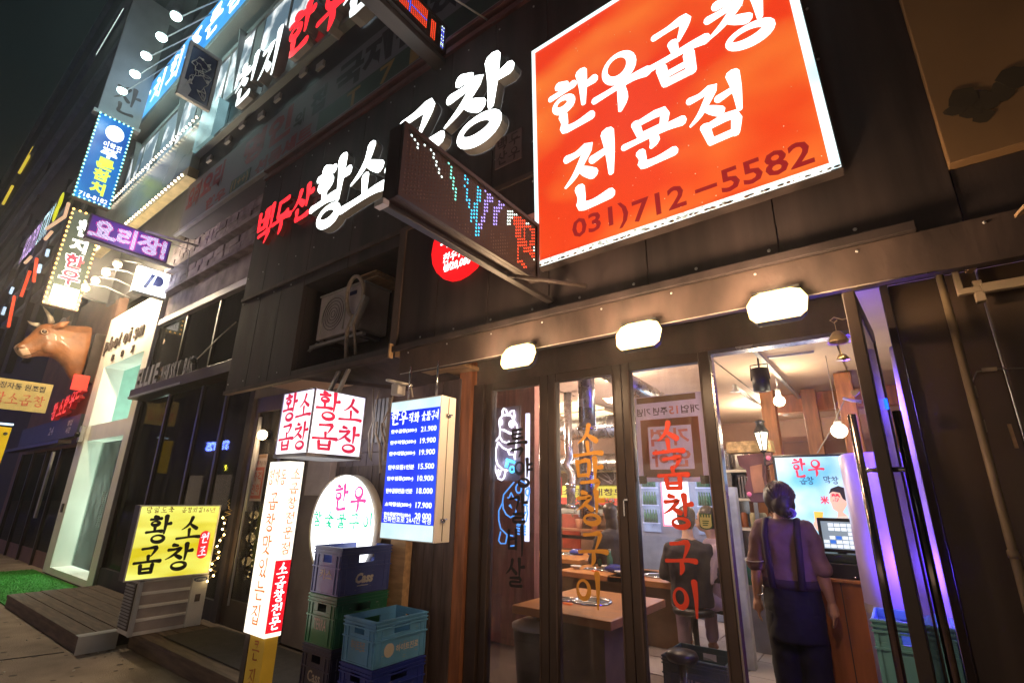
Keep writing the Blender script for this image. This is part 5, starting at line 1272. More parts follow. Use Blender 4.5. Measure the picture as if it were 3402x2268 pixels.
mk('cool_tube', MB().box((-12.7, tb_.y-.1, tb_.z), (-12.64, tb_.y+.1, tb_.z+.03)), emi('cool_tube', (.55,.75,1), 1.6), LY)
# 2F pillar sign with chasing bulbs
def qsign(name, label, X, y0, y1, z0, z1, m_face, bulbm, nb, m_body=None, rb=.022):
    t = thing(name, label, 'sign', (X-.08, (y0+y1)/2, z0)); F = FX(X)
    mk('housing', MB().box((X-.16, y0, z0), (X-.004, y1, z1)), m_body or m_dark, t, bevel=.005)
    mk('face', MB().box((X-.003, y0+.02, z0+.02), (X, y1-.02, z1-.02)), m_face, t)
    n1 = nb; n2 = max(3, round(nb*(y1-y0)/(z1-z0)))
    pts_ = [(y0+.025, z0+.03+(z1-z0-.06)*k/n1) for k in range(n1+1)] + [(y1-.025, z0+.03+(z1-z0-.06)*k/n1) for k in range(n1+1)] + [(y0+.03+(y1-y0-.06)*k/n2, z0+.03) for k in range(1,n2)] + [(y0+.03+(y1-y0-.06)*k/n2, z1-.03) for k in range(1,n2)]
    proto = None
    for (a, b_) in pts_:
        if proto is None:
            proto = mk('bulb', MB().ball(F.P(a, b_, .012), rb, seg=8, rg=5), bulbm, t); p0 = F.P(a, b_, .012)
        else:
            c2 = proto.copy(); COL.objects.link(c2); c2.parent = t; c2.location = F.P(a, b_, .012)-p0
    return t, F
T1, F = qsign('vertical_sign', 'tall lit sign ringed by amber bulbs with white and red letters over a 2F panel', -13.0, 1.70, 2.27, 5.02, 7.20, emi('dim_green_face', (.05,.065,.05), 1.0), emi('amber_bulb', (1,.55,.12), 4), 20)
for ch, bx, m in (('천', (1.86,6.62,2.12,7.02), m_white_l), ('지', (1.84,6.26,2.12,6.56), m_white_l)):
    mb = MB(); fontadd(mb, ch, F, bx, off=.045, c=.004); mk('letter', mb, m, T1)
for ch, bx in (('한', (1.84,5.88,2.14,6.20)), ('우', (1.83,5.52,2.15,5.84))):
    mb = MB(); fontadd(mb, ch, F, (bx[0]-.015,bx[1]-.015,bx[2]+.015,bx[3]+.015), off=.06, c=.004); mk('letter_outline', mb, m_white_l, T1)
    mb = MB(); fontadd(mb, ch, F, bx, off=.035, c=.007); mk('letter', mb, emi('sign_pinkred', (.80,.03,.06), 1.0), T1)
mk('lower_panel', MB().box((-12.997, 1.79, 5.10), (-12.990, 2.20, 5.47)), emi('panel_white', (1,1,1), 1.5), T1)
mb = MB(); fontadd(mb, '2F', FX(-12.989), (1.87, 5.30, 2.12, 5.44), off=.0, c=.0); mk('floor_mark', mb, emi('floor_pink', (.6,.08,.2), .9), T1)
mb = MB(); fontadd(mb, '714-3344', FX(-12.989), (1.83, 5.16, 2.16, 5.25), off=.0, c=.0); mk('digits', mb, m_dark, T1)
T2, F = qsign('vertical_sign', 'tall blue lit sign with yellow-green letters and a ring of green-white bulbs', -13.0, 1.63, 2.30, 7.45, 9.65, emi_noise('blue_sign_face', (.0,.035,.30), (.0,.21,.60), 1.0, scale=.9, sharp=(.35,.65)), emi('mint_bulb', (.35,1,.75), 3), 22, rb=.018)
mb = MB()
for ch, bx in (('푸', (1.86,8.62,2.16,8.86)),): fontadd(mb, ch, F, bx, off=.05, c=.004)
mk('white_letter', mb, m_white_l, T2)
mb = MB()
for ch, bx in (('른',(1.84,8.32,2.16,8.60)),('참',(1.84,8.02,2.14,8.30)),('치',(1.86,7.68,2.12,7.98))): fontadd(mb, ch, F, bx, off=.05, c=.004)
mk('lime_lettering', mb, emi('lime', (.60,.80,.06), 1.1), T2)
mb = MB(); fontadd(mb, '718-8182', F, (1.72, 7.53, 2.22, 7.63), off=.0, c=.004)
for ch, bx in zip('이학진', row(1.86, 8.88, 2.20, 9.02, 3, .1)): brush(mb, ch, F, bx, .12, 0, .004)
mk('white_small_lettering', mb, m_white_l, T2)
mk('emblem', MB().prism([(2.0+.17*math.cos(a), 9.28+.20*math.sin(a)) for a in [2*math.pi*k/24 for k in range(24)]], F, 0, .005), m_white_l, T2)
GB = thing('grey_banner_sign', 'tall grey panel sign with dark brush strokes above the blue vertical sign', 'sign', (-13.2, 2.0, 9.75))
mk('board', MB().box((-13.3, 1.62, 9.80), (-13.2, 2.42, 13.5)), mat('grey_sign', (.42,.44,.46), .6, var=.12, scale=2), GB)
mk('shelf', MB().box((-13.32, 1.55, 9.70), (-13.15, 2.45, 9.79)), m_lgrey, GB)
mb = MB(); brush(mb, '잔', FX(-13.195), (1.82,9.98,2.3,10.75), .13); mk('lettering', mb, mat('banner_brown', (.12,.09,.08), .6), GB)

# ============================================================ UPPER BUILDING OVER THE BAR
UB = thing('commercial_building', 'pale upper floors with lit windows and sign fascias above the bar and restaurant', 'building', (-8, 3.0, 5.6))
YU = 2.62
m_uf = mat('pale_facade', (.27,.31,.31), .5, var=.12, scale=1.5)
mk('wall_lower', MB().box((-14.25, 2.95, 5.63), (1.0, 3.2, 14)), m_conc, UB)
mk('dark_beam', MB().box((-9.3, YU-.02, 6.72), (-.2, 2.94, 7.22)), mat('beam_navy', (.035,.038,.05), .5, var=.3), UB)
for i in range(7):
    x_ = -8.6+i*.55+ (.1 if i % 2 else 0); mk('beam_clip', MB().box((x_, YU-.06, 6.9+ (i % 3)*.08), (x_+.16, YU-.022, 7.0+(i % 3)*.08)), m_grey, UB)
mk('letter_rail', MB().box((-9.2, 2.50, 7.22), (-.3, 2.90, 7.30)), m_uf, UB)
mk('panel_band', MB().box((-14.2, YU+.06, 7.30), (-.2, 2.90, 8.06)), m_uf, UB)
for i in range(14): mk('panel_joint', MB().box((-9.0+i*.6, YU+.052, 7.32), (-8.99+i*.6, YU+.058, 8.05)), m_frame, UB)
mk('window_sill', MB().box((-14.2, YU-.06, 8.07), (-.2, 2.90, 8.15)), m_uf, UB, bevel=.004)
mk('window_head', MB().box((-14.2, YU-.02, 9.50), (-.2, 2.90, 9.62)), m_uf, UB)
mk('upper_shadow', MB().box((-14.2, 2.75, 9.62), (-.2, 2.90, 10.05)), m_dark, UB)
m_win = emi_noise('frosted_lit_window', (.07,.12,.16), (.95,1,1), 1.2, scale=2.2, stretch=(1.0,1,.8), sharp=(.50,.66))
x_ = -14.15; k = 0
while x_ < -3.2:
    w_ = .95 if k % 3 != 2 else .30
    if k % 3 == 2: mk('blank_panel', MB().box((x_+.01, YU+.01, 8.16), (x_+w_-.01, YU+.03, 9.49)), m_uf, UB)
    else:
        f_ = mk('window', MB().box((x_+.0, YU+.0, 8.16), (x_+.035, YU+.03, 9.49)).box((x_+w_-.035, YU+.0, 8.16), (x_+w_, YU+.03, 9.49)), m_uf, UB, bevel=.003)
        mk('pane', MB().box((x_+.036, YU+.012, 8.16), (x_+w_-.036, YU+.02, 9.49)), m_win, f_)
    x_ += w_; k += 1
for i in range(4): mk('fin', MB().prism([(YU-.02, 8.16),(YU-.02,9.58),(YU-.14,9.58)], FX(-13.4+i*2.6), -.03, 0), m_uf, UB)
mk('end_wall', MB().box((-14.3, 2.3, 5.7), (-14.2, 3.2, 14)), m_conc, UB)
# letters over the window band
UL = thing('upper_letter_sign', 'white and red lit 3D letters standing in front of the upper lit windows', 'sign', (-6, 2.45, 7.35))
FU = FY(2.42); m_wu = emi('upper_letter_white', (.9,1,1), 1.6)
def ucell(cx, cy, w, h, ang_=0):
    c_ = aty(cx, cy, 2.42); return (c_.x-w/2, c_.z-h/2, c_.x+w/2, c_.z+h/2)
for ch, cx, cy, w_, m in (('천',815,272,.62,m_wu),('지',898,190,.55,m_wu),('한',998,100,.66,m_rl),('우',1108,15,.66,m_rl),('전',1210,-55,.8,m_wu),('문',1290,-110,.8,m_wu)):
    mb = MB(); brush(mb, ch, FU, ucell(cx, cy, w_, .80), .20, -.16, 0, 0, 1, k=2); mk('letter', mb, [m, m_side], UL)
# LED board high up
def littop(a, b, F):
    u = (a-ty0)/(ty1-ty0); v = (b-tz0)/(tz1-tz0)
    if u > .93: return 'led_white' if int(v*18) % 2 else 'led_blue'
    if .30 < u < .34 and v > .4: return 'led_blue'
    if (.40 < u < .74 and .22 < v < .9): return 'led_red' if not (.5 < v < .58 or .50 < u < .54) else 'led_blue'
    if u < .24: return 'led_red' if v > .15 else None
    if .78 < u < .86 and v < .8: return 'led_red'
    return None
TX = -2.75; q1 = atx(1262, 35, TX); q2 = atx(1478, 190, TX)
ty0, ty1 = q1.y-.20, q2.y; tz0, tz1 = atx(1465,170,TX).z, atx(1478,85,TX).z
TB = ledboard('led_board', 'small LED board high up scrolling red and blue dots beside the dark banner', TX, ty0, ty1, tz0, tz1, .12, .022, littop, mat('led_housing', (.028,.018,.017), .5), MATS['led_screen'], rimw=.02, r=.0075, stag=False)
mk('carrier_rail', MB().box((TX-.16, ty0-.05, tz0-.07), (TX-.02, ty1+.12, tz0-.012)), m_dark, TB, bevel=.004)
mk('wire_stay', MB().tube([(TX+.02, ty0+.1, tz1+.02), (TX+.5, ty1+.02, 5.6)], .008, 6), m_grey, TB)
# dark unlit banner
BN = thing('long_banner', 'long unlit grey banner sign with dark red and black lettering above the restaurant', 'banner', (-5.5, 2.6, 5.72))
YN = 2.58
mk('board', MB().box((-9.2, YN, 5.72), (.5, YN+.30, 6.70)), mat('banner_grey', (.17,.165,.20), .55, var=.12, scale=1.5), BN, bevel=.005)
mk('green_band', MB().box((-5.05, YN-.004, 5.74), (.48, YN-.001, 6.08)), mat('banner_green', (.035,.06,.045), .5), BN)
mk('green_patch', MB().box((-7.35, YN-.004, 5.74), (-6.75, YN-.001, 6.02)), mat('banner_green', (.035,.06,.045), .5), BN)
FN = FY(YN-.002); m_bred = mat('banner_darkred', (.22,.012,.03), .5); m_bblk = mat('banner_black', (.02,.015,.025), .5)
for s_, bx, nm, m, c__ in (('요리', (-8.55, 6.12, -7.75, 6.62), 'red_word', m_bred, 0), ('명인', (-7.1, 6.12, -5.75, 6.64), 'red_word', m_bred, 0), ('요리', (-9.1, 6.08, -8.6, 6.60), 'red_word', m_bred, 0),
    ('의', (-5.68, 6.12, -5.42, 6.38), 'black_word', m_bblk, 0), ('집', (-5.3, 6.12, -4.95, 6.52), 'black_word', m_bblk, 0), ('국제면허', (-4.75, 6.14, -2.6, 6.62), 'black_word', m_bblk, 0), ('조리장', (-2.2, 6.14, -.6, 6.62), 'black_word', m_bblk, 0),
    ('한우', (-8.2, 5.78, -7.5, 6.02), 'red_small_word', m_bred, 0), ('선물세트', (-6.6, 5.76, -5.15, 6.03), 'red_small_word', m_bred, .001),
    ('(1++)', (-7.32, 5.77, -6.80, 6.0), 'gold_print', mat('banner_gold', (.34,.20,.06), .5), .003), ('T', (-4.45, 5.80, -4.2, 6.04), 'gold_print', mat('banner_gold', (.34,.20,.06), .5), .003), ('7', (-3.85, 5.80, -3.6, 6.06), 'gold_print', mat('banner_gold', (.34,.20,.06), .5), .003), ('1', (-3.35, 5.80, -3.2, 6.06), 'gold_print', mat('banner_gold', (.34,.20,.06), .5), .003), ('-3344', (-2.0, 5.80, -.4, 6.04), 'gold_print', mat('banner_gold', (.34,.20,.06), .5), .003)):
    mb = MB(); fontadd(mb, s_, FN, bx, off=.05 if 'word' in nm else .02, c=c__); mk(nm, mb, m, BN)
mk('lower_rail', MB().box((-9.2, 2.52, 5.66), (.5, 2.577, 5.70)), m_grey, BN)
# upper lit blue fascia
BF = thing('blue_fascia_sign', 'glowing blue and white fascia sign running along the upper storey', 'sign', (-9, 2.5, 10.1))
mk('housing', MB().box((-14.3, 2.46, 10.10), (-3.0, 2.9, 11.42)), m_uf, BF, bevel=.006)
mk('face', MB().box((-14.25, 2.452, 10.24), (-3.0, 2.458, 11.36)), emi_noise('blue_white_face', (.0,.15,.60), (.12,.55,1), 1.1, scale=.7, stretch=(1,1,1.3), sharp=(.30,.72)), BF)
FBf = FY(2.448)
mb = MB(); xx = -14.0
for ch in '참치회푸른참치전문점': brush(mb, ch, FBf, (xx, 10.42, xx+.72, 11.2), .14); xx += .98
mk('lettering', mb, emi('fascia_white', (1,1,1), 2.2), BF)
for i, (px_, py_) in enumerate(((585,55),(537,124),(486,186),(449,247),(406,302),(652,-30))):
    p = aty(px_, py_, 1.78)
    t = thing('arm_lamp', 'cool white floodlight on a thin arm over the blue fascia, %s from the top' % ('second','third','fourth','fifth','last','first')[i], 'lamp', p, 'arm lamps above the blue fascia')
    mk('head', MB().ball(p+V((0,0,.03)), .10, .09, .06), m_lgrey, t)
    mk('lens', MB().ball(p, .095, .095, .075), emi('arm_glow', (.72,1,.95), 11), t)
    mk('arm', MB().tube([p+V((0,.05,.02)), (p.x, 2.55, 11.43)], .013, 6), m_grey, t)
    plamp('arm_light', p+V((0,.05,-.16)), 9, (.70,1,.93), .1, t)
# light strings and glossy pale fascia below the windows
PF = thing('pale_fascia', 'glossy pale green-white fascia strip between two strings of small warm bulbs', 'fascia', (-12, 2.4, 6.9))
mk('panel', MB().box((-16.5, 2.47, 6.92), (-9.05, 2.60, 8.0)), mat('glossy_pale', (.42,.50,.48), .25, var=.18, scale=.8), PF)
mk('lower_box', MB().box((-16.5, 2.44, 6.72), (-8.95, 2.60, 6.915)), mat('gold_box', (.45,.38,.22), .5), PF)
mk('bright_end', MB().box((-9.03, 2.45, 7.25), (-8.3, 2.61, 8.05)), emi_noise('cool_panel', (.03,.07,.08), (.30,.55,.6), .7, scale=1.2), PF)
for z_, nm in ((8.04, 'upper'), (6.80, 'lower')):
    t = thing('light_string', 'row of tiny warm bulbs along the %s edge of the pale fascia' % nm, 'lights', (-12, 2.42, z_), 'bulb rows on the pale fascia')
    mk('wire', MB().tube([(-16.4, 2.43, z_), (-9.1, 2.43, z_)], .006, 5), m_dark, t)
    pr2 = None
    for k in range(50):
        x_ = -16.35+k*.147; loc = V((x_, 2.42, z_))
        if pr2 is None: pr2 = mk('bulb', MB().ball(loc, .024, seg=8, rg=5), emi('string_glow', (1,.85,.62), 5), t); l0_ = loc
        else: c2 = pr2.copy(); COL.objects.link(c2); c2.parent = t; c2.location = loc-l0_
# tilted framed mirror panel with crackle
MP = thing('tilted_window', 'white framed dark opened window with crackled pale lines before the upper lit storey', 'window', (-8, 2.0, 7.45))
FM = FX(-8.0); fy0, fy1, fz0, fz1 = 1.78, 2.27, 7.45, 8.52
mk('frame', MB().fbox(FM, fy0, fy1, fz1-.05, fz1, -.06, .01).fbox(FM, fy0, fy1, fz0, fz0+.05, -.06, .01).fbox(FM, fy0, fy0+.05, fz0+.05, fz1-.05, -.06, .01).fbox(FM, fy1-.05, fy1, fz0+.05, fz1-.05, -.06, .01), m_lgrey, MP, bevel=.004)
mk('glass', MB().fbox(FM, fy0+.05, fy1-.05, fz0+.05, fz1-.05, -.04, -.02), mat('indigo_glass', (.03,.035,.09), .15, var=.3, scale=2), MP)
mk('torn_corner', MB().prism([(fy0+.05,fz0+.05),(fy0+.15,fz0+.05),(fy0+.18,fz0+.2),(fy0+.09,fz0+.34),(fy0+.05,fz0+.33)], FM, -.02, -.012), m_lgrey, MP)
cr_ = MB()
nodes = [(random.uniform(fy0+.08,fy1-.08), random.uniform(fz0+.1,fz1-.1)) for _ in range(44)]
for i, a in enumerate(nodes):
    for b2 in sorted(nodes, key=lambda q: (q[0]-a[0])**2+(q[1]-a[1])**2)[1:4]:
        mid = ((a[0]+b2[0])/2+random.uniform(-.02,.02), (a[1]+b2[1])/2+random.uniform(-.02,.02)); cr_.tube([FM.P(*a,-.008), FM.P(*mid,-.006), FM.P(*b2,-.008)], .0045, 4)
mk('crackle_lines', cr_, m_white, MP)

# ============================================================ FAR LEFT STREET
FT = thing('tower_block', 'tall dim grey tower block rising behind the blue and amber vertical signs', 'building', (-35, 4, 0))
m_tow = mat('tower_grey', (.06,.055,.06), .8, var=.35, scale=.5)
p1 = aty(372, 0, 3.1); p2 = aty(60, 520, 3.1)
mk('wall', MB().box((-78, 3.11, 0), (-14.35, 9, 29.2)), m_tow, FT)
for z_ in (16.5, 20, 24, 28.4): mk('ledge', MB().box((-78, 2.9, z_), (-16, 3.108, z_+.6)), m_conc, FT)
for z_ in (8.2, 9.4, 10.6, 11.8, 13.0): mk('ledge', MB().box((-34, 2.95, z_), (-14.35, 3.108, z_+.22)), m_conc, FT)
for i in range(7): mk('pilaster', MB().box((-33.5+i*2.7, 2.9, 5.5), (-33.1+i*2.7, 3.105, 13.6)), m_tow, FT)
for i in range(9): mk('window_band', MB().box((-74, 3.0, 5+i*1.6), (-34.1, 3.105, 5.7+i*1.6)), m_dark, FT)
lv = MB(); a_ = aty(322,180,2.9); b_ = aty(408,35,2.9)
for k in range(26):
    t_ = k/25; c_ = a_*(1-t_)+b_*t_; lv.box((c_.x-.16*(1 if k % 4 else .5), 2.88, c_.z-.03), (c_.x+.12, 2.90, c_.z+.03))
LVt = thing('roof_light_line', 'broken thin line of white lights high on the far tower', 'lights', a_)
mk('strip', lv, emi('faint_white', (.75,.85,.8), .9), LVt)
AL = thing('amber_edge_light', 'thin amber glow strips high on the dark tower block', 'light', aty(90, 530, 3.0))
mk('tube', MB().tube([aty(64,575,2.95), aty(113,490,2.95)], .09, 6).tube([aty(10,678,2.95), aty(42,618,2.95)], .09, 6), emi('amber_strip', (.75,.55,.05), .9), AL)
HS = thing('hotel_sign', 'white lit letters HOLDEM STAY low on the dark tower block', 'sign', aty(60,870,2.7))
ha = aty(64, 872, 2.7); hb_ = aty(172, 722, 2.7); 
wH = hb_.x-ha.x; zz = (ha.z+hb_.z)/2
mb = MB(); fontadd(mb, 'HOLDEM', FY(2.7), (ha.x, ha.z-.1, ha.x+wH*.56, ha.z+1.15), off=.0); mk('word', mb, emi('hotel_violet', (.75,.5,1), 1.3), HS)
mb = MB(); fontadd(mb, 'STAY', FY(2.7), (ha.x+wH*.62, ha.z-.1, ha.x+wH, ha.z+1.25), off=.0); mk('word', mb, emi('hotel_cyan', (.6,.9,1), 1.6), HS)
yl = aty(186, 706, 2.7); mk('clover', MB().ball(yl, .22,.05,.4).ball(yl+V((.2,0,.4)), .2,.05,.4), emi('clover_yellow', (.65,.65,.02), 1), HS)
ST = thing('neon_street_lights', 'cluster of red, white and amber neon strips receding along the far street front', 'lights', aty(120,900,2.6))
for pts_, m in ((((28,1085),(48,985)), 'nred'), (((70,985),(100,900)), 'nred'), (((112,935),(122,860)), 'nred'), (((34,975),(43,955)), 'ncool'), (((8,1045),(17,1020)), 'ncool'), (((155,760),(215,720)), 'nwarm'), (((215,720),(228,675)), 'nwarm'), (((150,795),(172,770)), 'nwarm'), (((155,850),(160,830)), 'ncool'), (((128,905),(134,880)), 'ncool'), (((84,873),(103,853)), 'nwarm')):
    mk('strip', MB().tube([aty(x_, y_, 2.55) for x_, y_ in pts_], .05, 6), emi({'nred':'neon_red','ncool':'neon_cool','nwarm':'neon_warm'}[m], {'nred':(.9,.09,.03),'ncool':(.6,.8,1),'nwarm':(.7,.42,.25)}[m], 1.0), ST)

# ============================================================ ACROSS THE STREET (seen only as reflections)
OP = thing('opposite_building', 'shopfront row across the street that shows as reflections in the dark glass', 'building', (-8, -9, 0))
mk('wall', MB().box((-45, -10.5, 0), (12, -10, 11)), m_conc, OP)
for i in range(12):
    w_ = mk('shop_window', MB().box((-42+i*4.3, -9.995, .4), (-39+i*4.3, -9.97, 2.6)), mat('dim_shop_glass', (.08,.06,.05), .3, emit=1.1, ecol=(1,.72,.5)), OP)
def refl(px_, py_, Yv): p = aty(px_, py_, Yv); return V((p.x, 2*2.95-Yv, p.z))
S25 = thing('stay_sign', 'small blue STAY25 sign across the street, mirrored in the bar glass', 'sign', (0,-9.9,3))
r0 = refl(758, 1478, 15.85); r1 = refl(686, 1478, 15.85)
FO = Fr((0, -9.95, 0), (-1,0,0), (0,0,1))
mb = MB(); fontadd(mb, 'STAY25', FO, (-max(r0.x,r1.x), r0.z-.28, -min(r0.x,r1.x), r0.z+.34), off=.03, depth=.05, side=0); mk('lettering', mb, emi('stay_blue', (.10,.16,1), 90), S25)

PR = thing('parking_sign', 'small yellow letter P across the street, mirrored in the glass', 'sign', (0,0,0))
r2 = refl(748, 1554, 15.85); mb = MB(); fontadd(mb, 'P', FO, (-r2.x-.12, r2.z-.2, -r2.x+.12, r2.z+.2), off=.03); mk('lettering', mb, emi('p_yellow', (.8,.75,.05), 60), PR)
# ============================================================ INSIDE THE RESTAURANT
FLZ = .158
def table(label, x0, x1, y0, y1, z=.75):
    t = thing('barbecue_table', label, 'table', ((x0+x1)/2, (y0+y1)/2, FLZ), 'wooden barbecue tables')
    cx, cyy = (x0+x1)/2, (y0+y1)/2
    mk('tabletop', MB().box((x0, y0, z-.055), (x1, y1, z)), m_ttop, t, bevel=.006)
    mk('pedestal', MB().box((x0+.12, y0+.14, FLZ), (x1-.12, y1-.14, z-.057)), mat('pedestal_wood', (.17,.11,.055), .6, var=.3), t, bevel=.004)
    mk('grill_ring', MB().lathe((cx, cyy, z), (0,0,1), [(0,.155),(.012,.155),(.012,.125),(-.002,.120)], 28, cap=False), m_steel, t)
    g_ = MB().lathe((cx, cyy, z+.001), (0,0,1), [(0,.118),(.004,.118)], 28); mk('grill_well', g_, m_black, t)
    mk('fire_door', MB().lathe((cx-.20, cyy-.08, z), (0,0,1), [(0,.085),(.010,.085),(.010,.07),(.002,.07)], 20), m_steel, t)
    mk('fire_pan', MB().lathe((cx-.20, cyy-.08, z+.003), (0,0,1), [(0,.068),(.002,.068)], 20), m_black, t)
    mk('valve', MB().box((cx-.12, cyy-.22, z+.001), (cx-.05, cyy-.20, z+.012)), emi('orange_valve', (.8,.15,.03), .5), t)
    return t
m_ttop = mat('table_wood', (.50,.225,.07), .35, var=.15, scale=3, stretch=(1,5,1), bump=.03)
table('nearest barbecue table with a round grill, right behind the glass doors', -2.39, -1.60, 3.23, 4.20)
table('second barbecue table deeper in the room with blue packs on it', -4.35, -3.35, 5.95, 7.0)
table('third barbecue table between the nearest one and the seated diners', -3.1, -2.2, 5.0, 5.8)
GP = 'blue snack packs on the tables'
for i, (px_, py_, Y, z_) in enumerate(((1915,1832,6.5,.755),(1975,1838,6.6,.755),(2040,1885,5.3,.755))):
    c_ = aty(px_, py_, Y); c_.z = z_
    b = MB(); b.loft([(c_, .10,.06), (c_+V((0,0,.03)), .12,.07), (c_+V((.02,0,.07)), .07,.04)], 8); put('blue_pack', 'crumpled blue pack on a table, '+('partly behind the first orange lettered stile','in the middle of three','nearest the person in black')[i], 'pack', b, mat('blue_pack', (.03,.05,.35), .4, var=.3, scale=20), group=GP)
GD = 'dishes on the barbecue tables'
for i, (x_, y_, z_, lab) in enumerate(((-3.0,5.25,.75,'small white side dish on the third barbecue table, near its front'), (-2.75,5.5,.75,'white bowl further back on the third barbecue table'), (-2.45,5.2,.75,'white plate near the corner of the third barbecue table'), (-1.35,5.2,.75,'white plate between the two facing diners'), (-1.05,5.3,.75,'small dish between the facing diners'))):
    t = thing('dish', lab, 'dish', (x_, y_, z_), GD); mk('bowl', MB().lathe((x_,y_,z_), (0,0,1), [(0,.03),(.006,.035),(.03,.065),(.032,.06),(.012,.03)], 16), m_white, t); mk('food', MB().ball((x_,y_,z_+.014), .042, .042, .012, 10, 6), mat('food%d' % 0 + 'ab'[i % 2], ((.45,.10,.03),(.25,.30,.08))[i % 2], .5, var=.4, scale=40), t)
for i, (x_, y_) in enumerate(((-2.62,5.32),(-2.9,5.65),(-1.25,5.45))):
    t = thing('bottle', ('green bottle standing on the third barbecue table','green bottle at the back of the third barbecue table','green bottle on the table of the facing diners')[i], 'bottle', (x_, y_, .75), 'green bottles on the tables')
    mk('glass', MB().lathe((x_,y_,.75), (0,0,1), [(0,.032),(.13,.033),(.17,.016),(.21,.013)], 14), mat('bottle_green', (.05,.18,.12), .2), t); mk('cap', MB().lathe((x_,y_,.961), (0,0,1), [(0,.014),(.012,.014)], 10), m_lgrey, t)
# exhaust arms and ducts
def arm(label, pts, rs, seg=14):
    t = thing('exhaust_pipe', label, 'pipe', pts[-1], 'exhaust arms over the tables')
    mk('pipe', MB().tube(pts, rs, seg), m_duct, t)
    return t
A1 = aty(1965, 1660, 3.72)
ax_ = -1.99
t = arm('thick silver exhaust arm dropping from the ceiling over the nearest table', [(ax_,3.72,2.78),(ax_,3.72,2.05)], [.072,.072])
mk('lower_tube', MB().tube([(ax_,3.72,2.05),(ax_,3.72,1.30)], .040, 12), m_duct, t)
mk('twin_tube', MB().tube([(ax_-.075,3.74,1.95),(ax_-.075,3.74,1.35)], .024, 10), m_duct, t)
for z_ in (2.04, 1.80, 1.68, 1.40): mk('clamp', MB().lathe((ax_,3.72,z_), (0,0,1), [(0,.055 if z_<2 else .08),(.03,.055 if z_<2 else .08)], 16), m_steel, t)
mk('ceiling_cap', MB().lathe((ax_,3.72,2.70), (0,0,1), [(0,.12),(.08,.13)], 20), m_ceil, t)
P2 = [aty(x_, y_, 5.4) for x_, y_ in ((1888,1470),(1892,1520),(1880,1545),(1900,1575),(1897,1620),(1897,1690))]
P2 = [V((p.x, 5.4, p.z)) for p in P2]; P2.insert(0, V((P2[0].x, 5.4, 2.78)))
t = arm('bent silver exhaust arm with an S curve over the third table', P2, [.05]*len(P2))
for q_ in (P2[-2], P2[-1]): mk('clamp', MB().lathe(q_, (0,0,1), [(0,.06),(.05,.06)], 14), m_steel, t)
P3 = [V((aty(x_, y_, 6.6).x, 6.6, aty(x_, y_, 6.6).z)) for x_, y_ in ((1795,1560),(1797,1590),(1785,1610),(1795,1640),(1794,1730))]; P3.insert(0, V((P3[0].x, 6.6, 2.78)))
arm('far bent exhaust arm beside the white tube light', P3, [.05]*len(P3))
du = aty(1900, 1425, 6.9)
t = thing('round_duct', 'large galvanised spiral duct running across under the ceiling', 'duct', (-4, 6.9, du.z))
mk('pipe', MB().tube([(-8.2, 6.9, du.z), (-1.9, 6.9, du.z)], .17, 24), m_duct, t)
for k in range(26): mk('seam', MB().lathe((-8.0+k*.235, 6.9, du.z), (1,0,0), [(0,.174),(.018,.174)], 20), m_steel, t)
t2 = aty(1900, 1540, 8.6)
tt = thing('round_duct', 'second darker spiral duct further back near the rear wall', 'duct', (-5, 8.6, t2.z))
mk('pipe', MB().tube([(-8.2, 8.6, t2.z), (-1.5, 8.6, t2.z)], .17, 20), m_duct, tt)
for k in range(18): mk('seam', MB().lathe((-8.0+k*.35, 8.6, t2.z), (1,0,0), [(0,.175),(.02,.175)], 20), m_steel, tt)
put('branch_duct', 'slanting silver duct with violet shine joining the nearest exhaust arm', 'duct', MB().tube([(-1.90,3.9,2.60),(-1.70,4.6,2.42),(-1.9,6.6,2.25)], .085, 16), m_duct)
put('ceiling_beam', 'pale boxed beam slanting across the ceiling behind the door lettering', 'beam', MB().beam((-2.4, 3.5, 2.70), (-1.0, 3.35, 2.70), .10, .10), m_ceil)
for i, (px0_, py0_, px1_, py1_) in enumerate(((1850,1338,1940,1362),(1905,1374,2025,1384))):
    z_ = 2.772; a = atz(px0_, py0_, z_); b = atz(px1_, py1_, z_)
    cxm, cym = (a.x+b.x)/2, (a.y+b.y)/2
    t = thing('ceiling_panel_light', ('yellowish flat ceiling light nearer the doors','yellowish flat ceiling light further back')[i], 'lamp', (cxm, cym, z_), 'flat ceiling lights')
    mk('diffuser', MB().box((cxm-.38, cym-.32, z_-.02), (cxm+.38, cym+.32, z_)), emi('panel_yellow', (1,.86,.50), 1.6), t)
for x_, y_, e_ in ((-4.2,5.6,60),(-2.2,4.6,22),(-5.6,7.6,60),(-1.2,7.4,26)):
    t = thing('ceiling_bulb', 'small warm ceiling bulb at '+{-4.2:'the middle of the dining room',-2.2:'the front tables',-5.6:'the far left corner of the room',-1.2:'the rear of the aisle'}[x_], 'lamp', (x_, y_, 2.7))
    mk('base', MB().lathe((x_,y_,2.775), (0,0,-1), [(0,.05),(.03,.045)], 14), m_white, t); mk('bulb', MB().ball((x_,y_,2.70), .045), emi('warm_bulb', (1,.82,.55), 6), t)
    plamp('ceiling_bulb_light', (x_, y_, 2.52), e_*3.2, (1,.74,.52), .1, t)
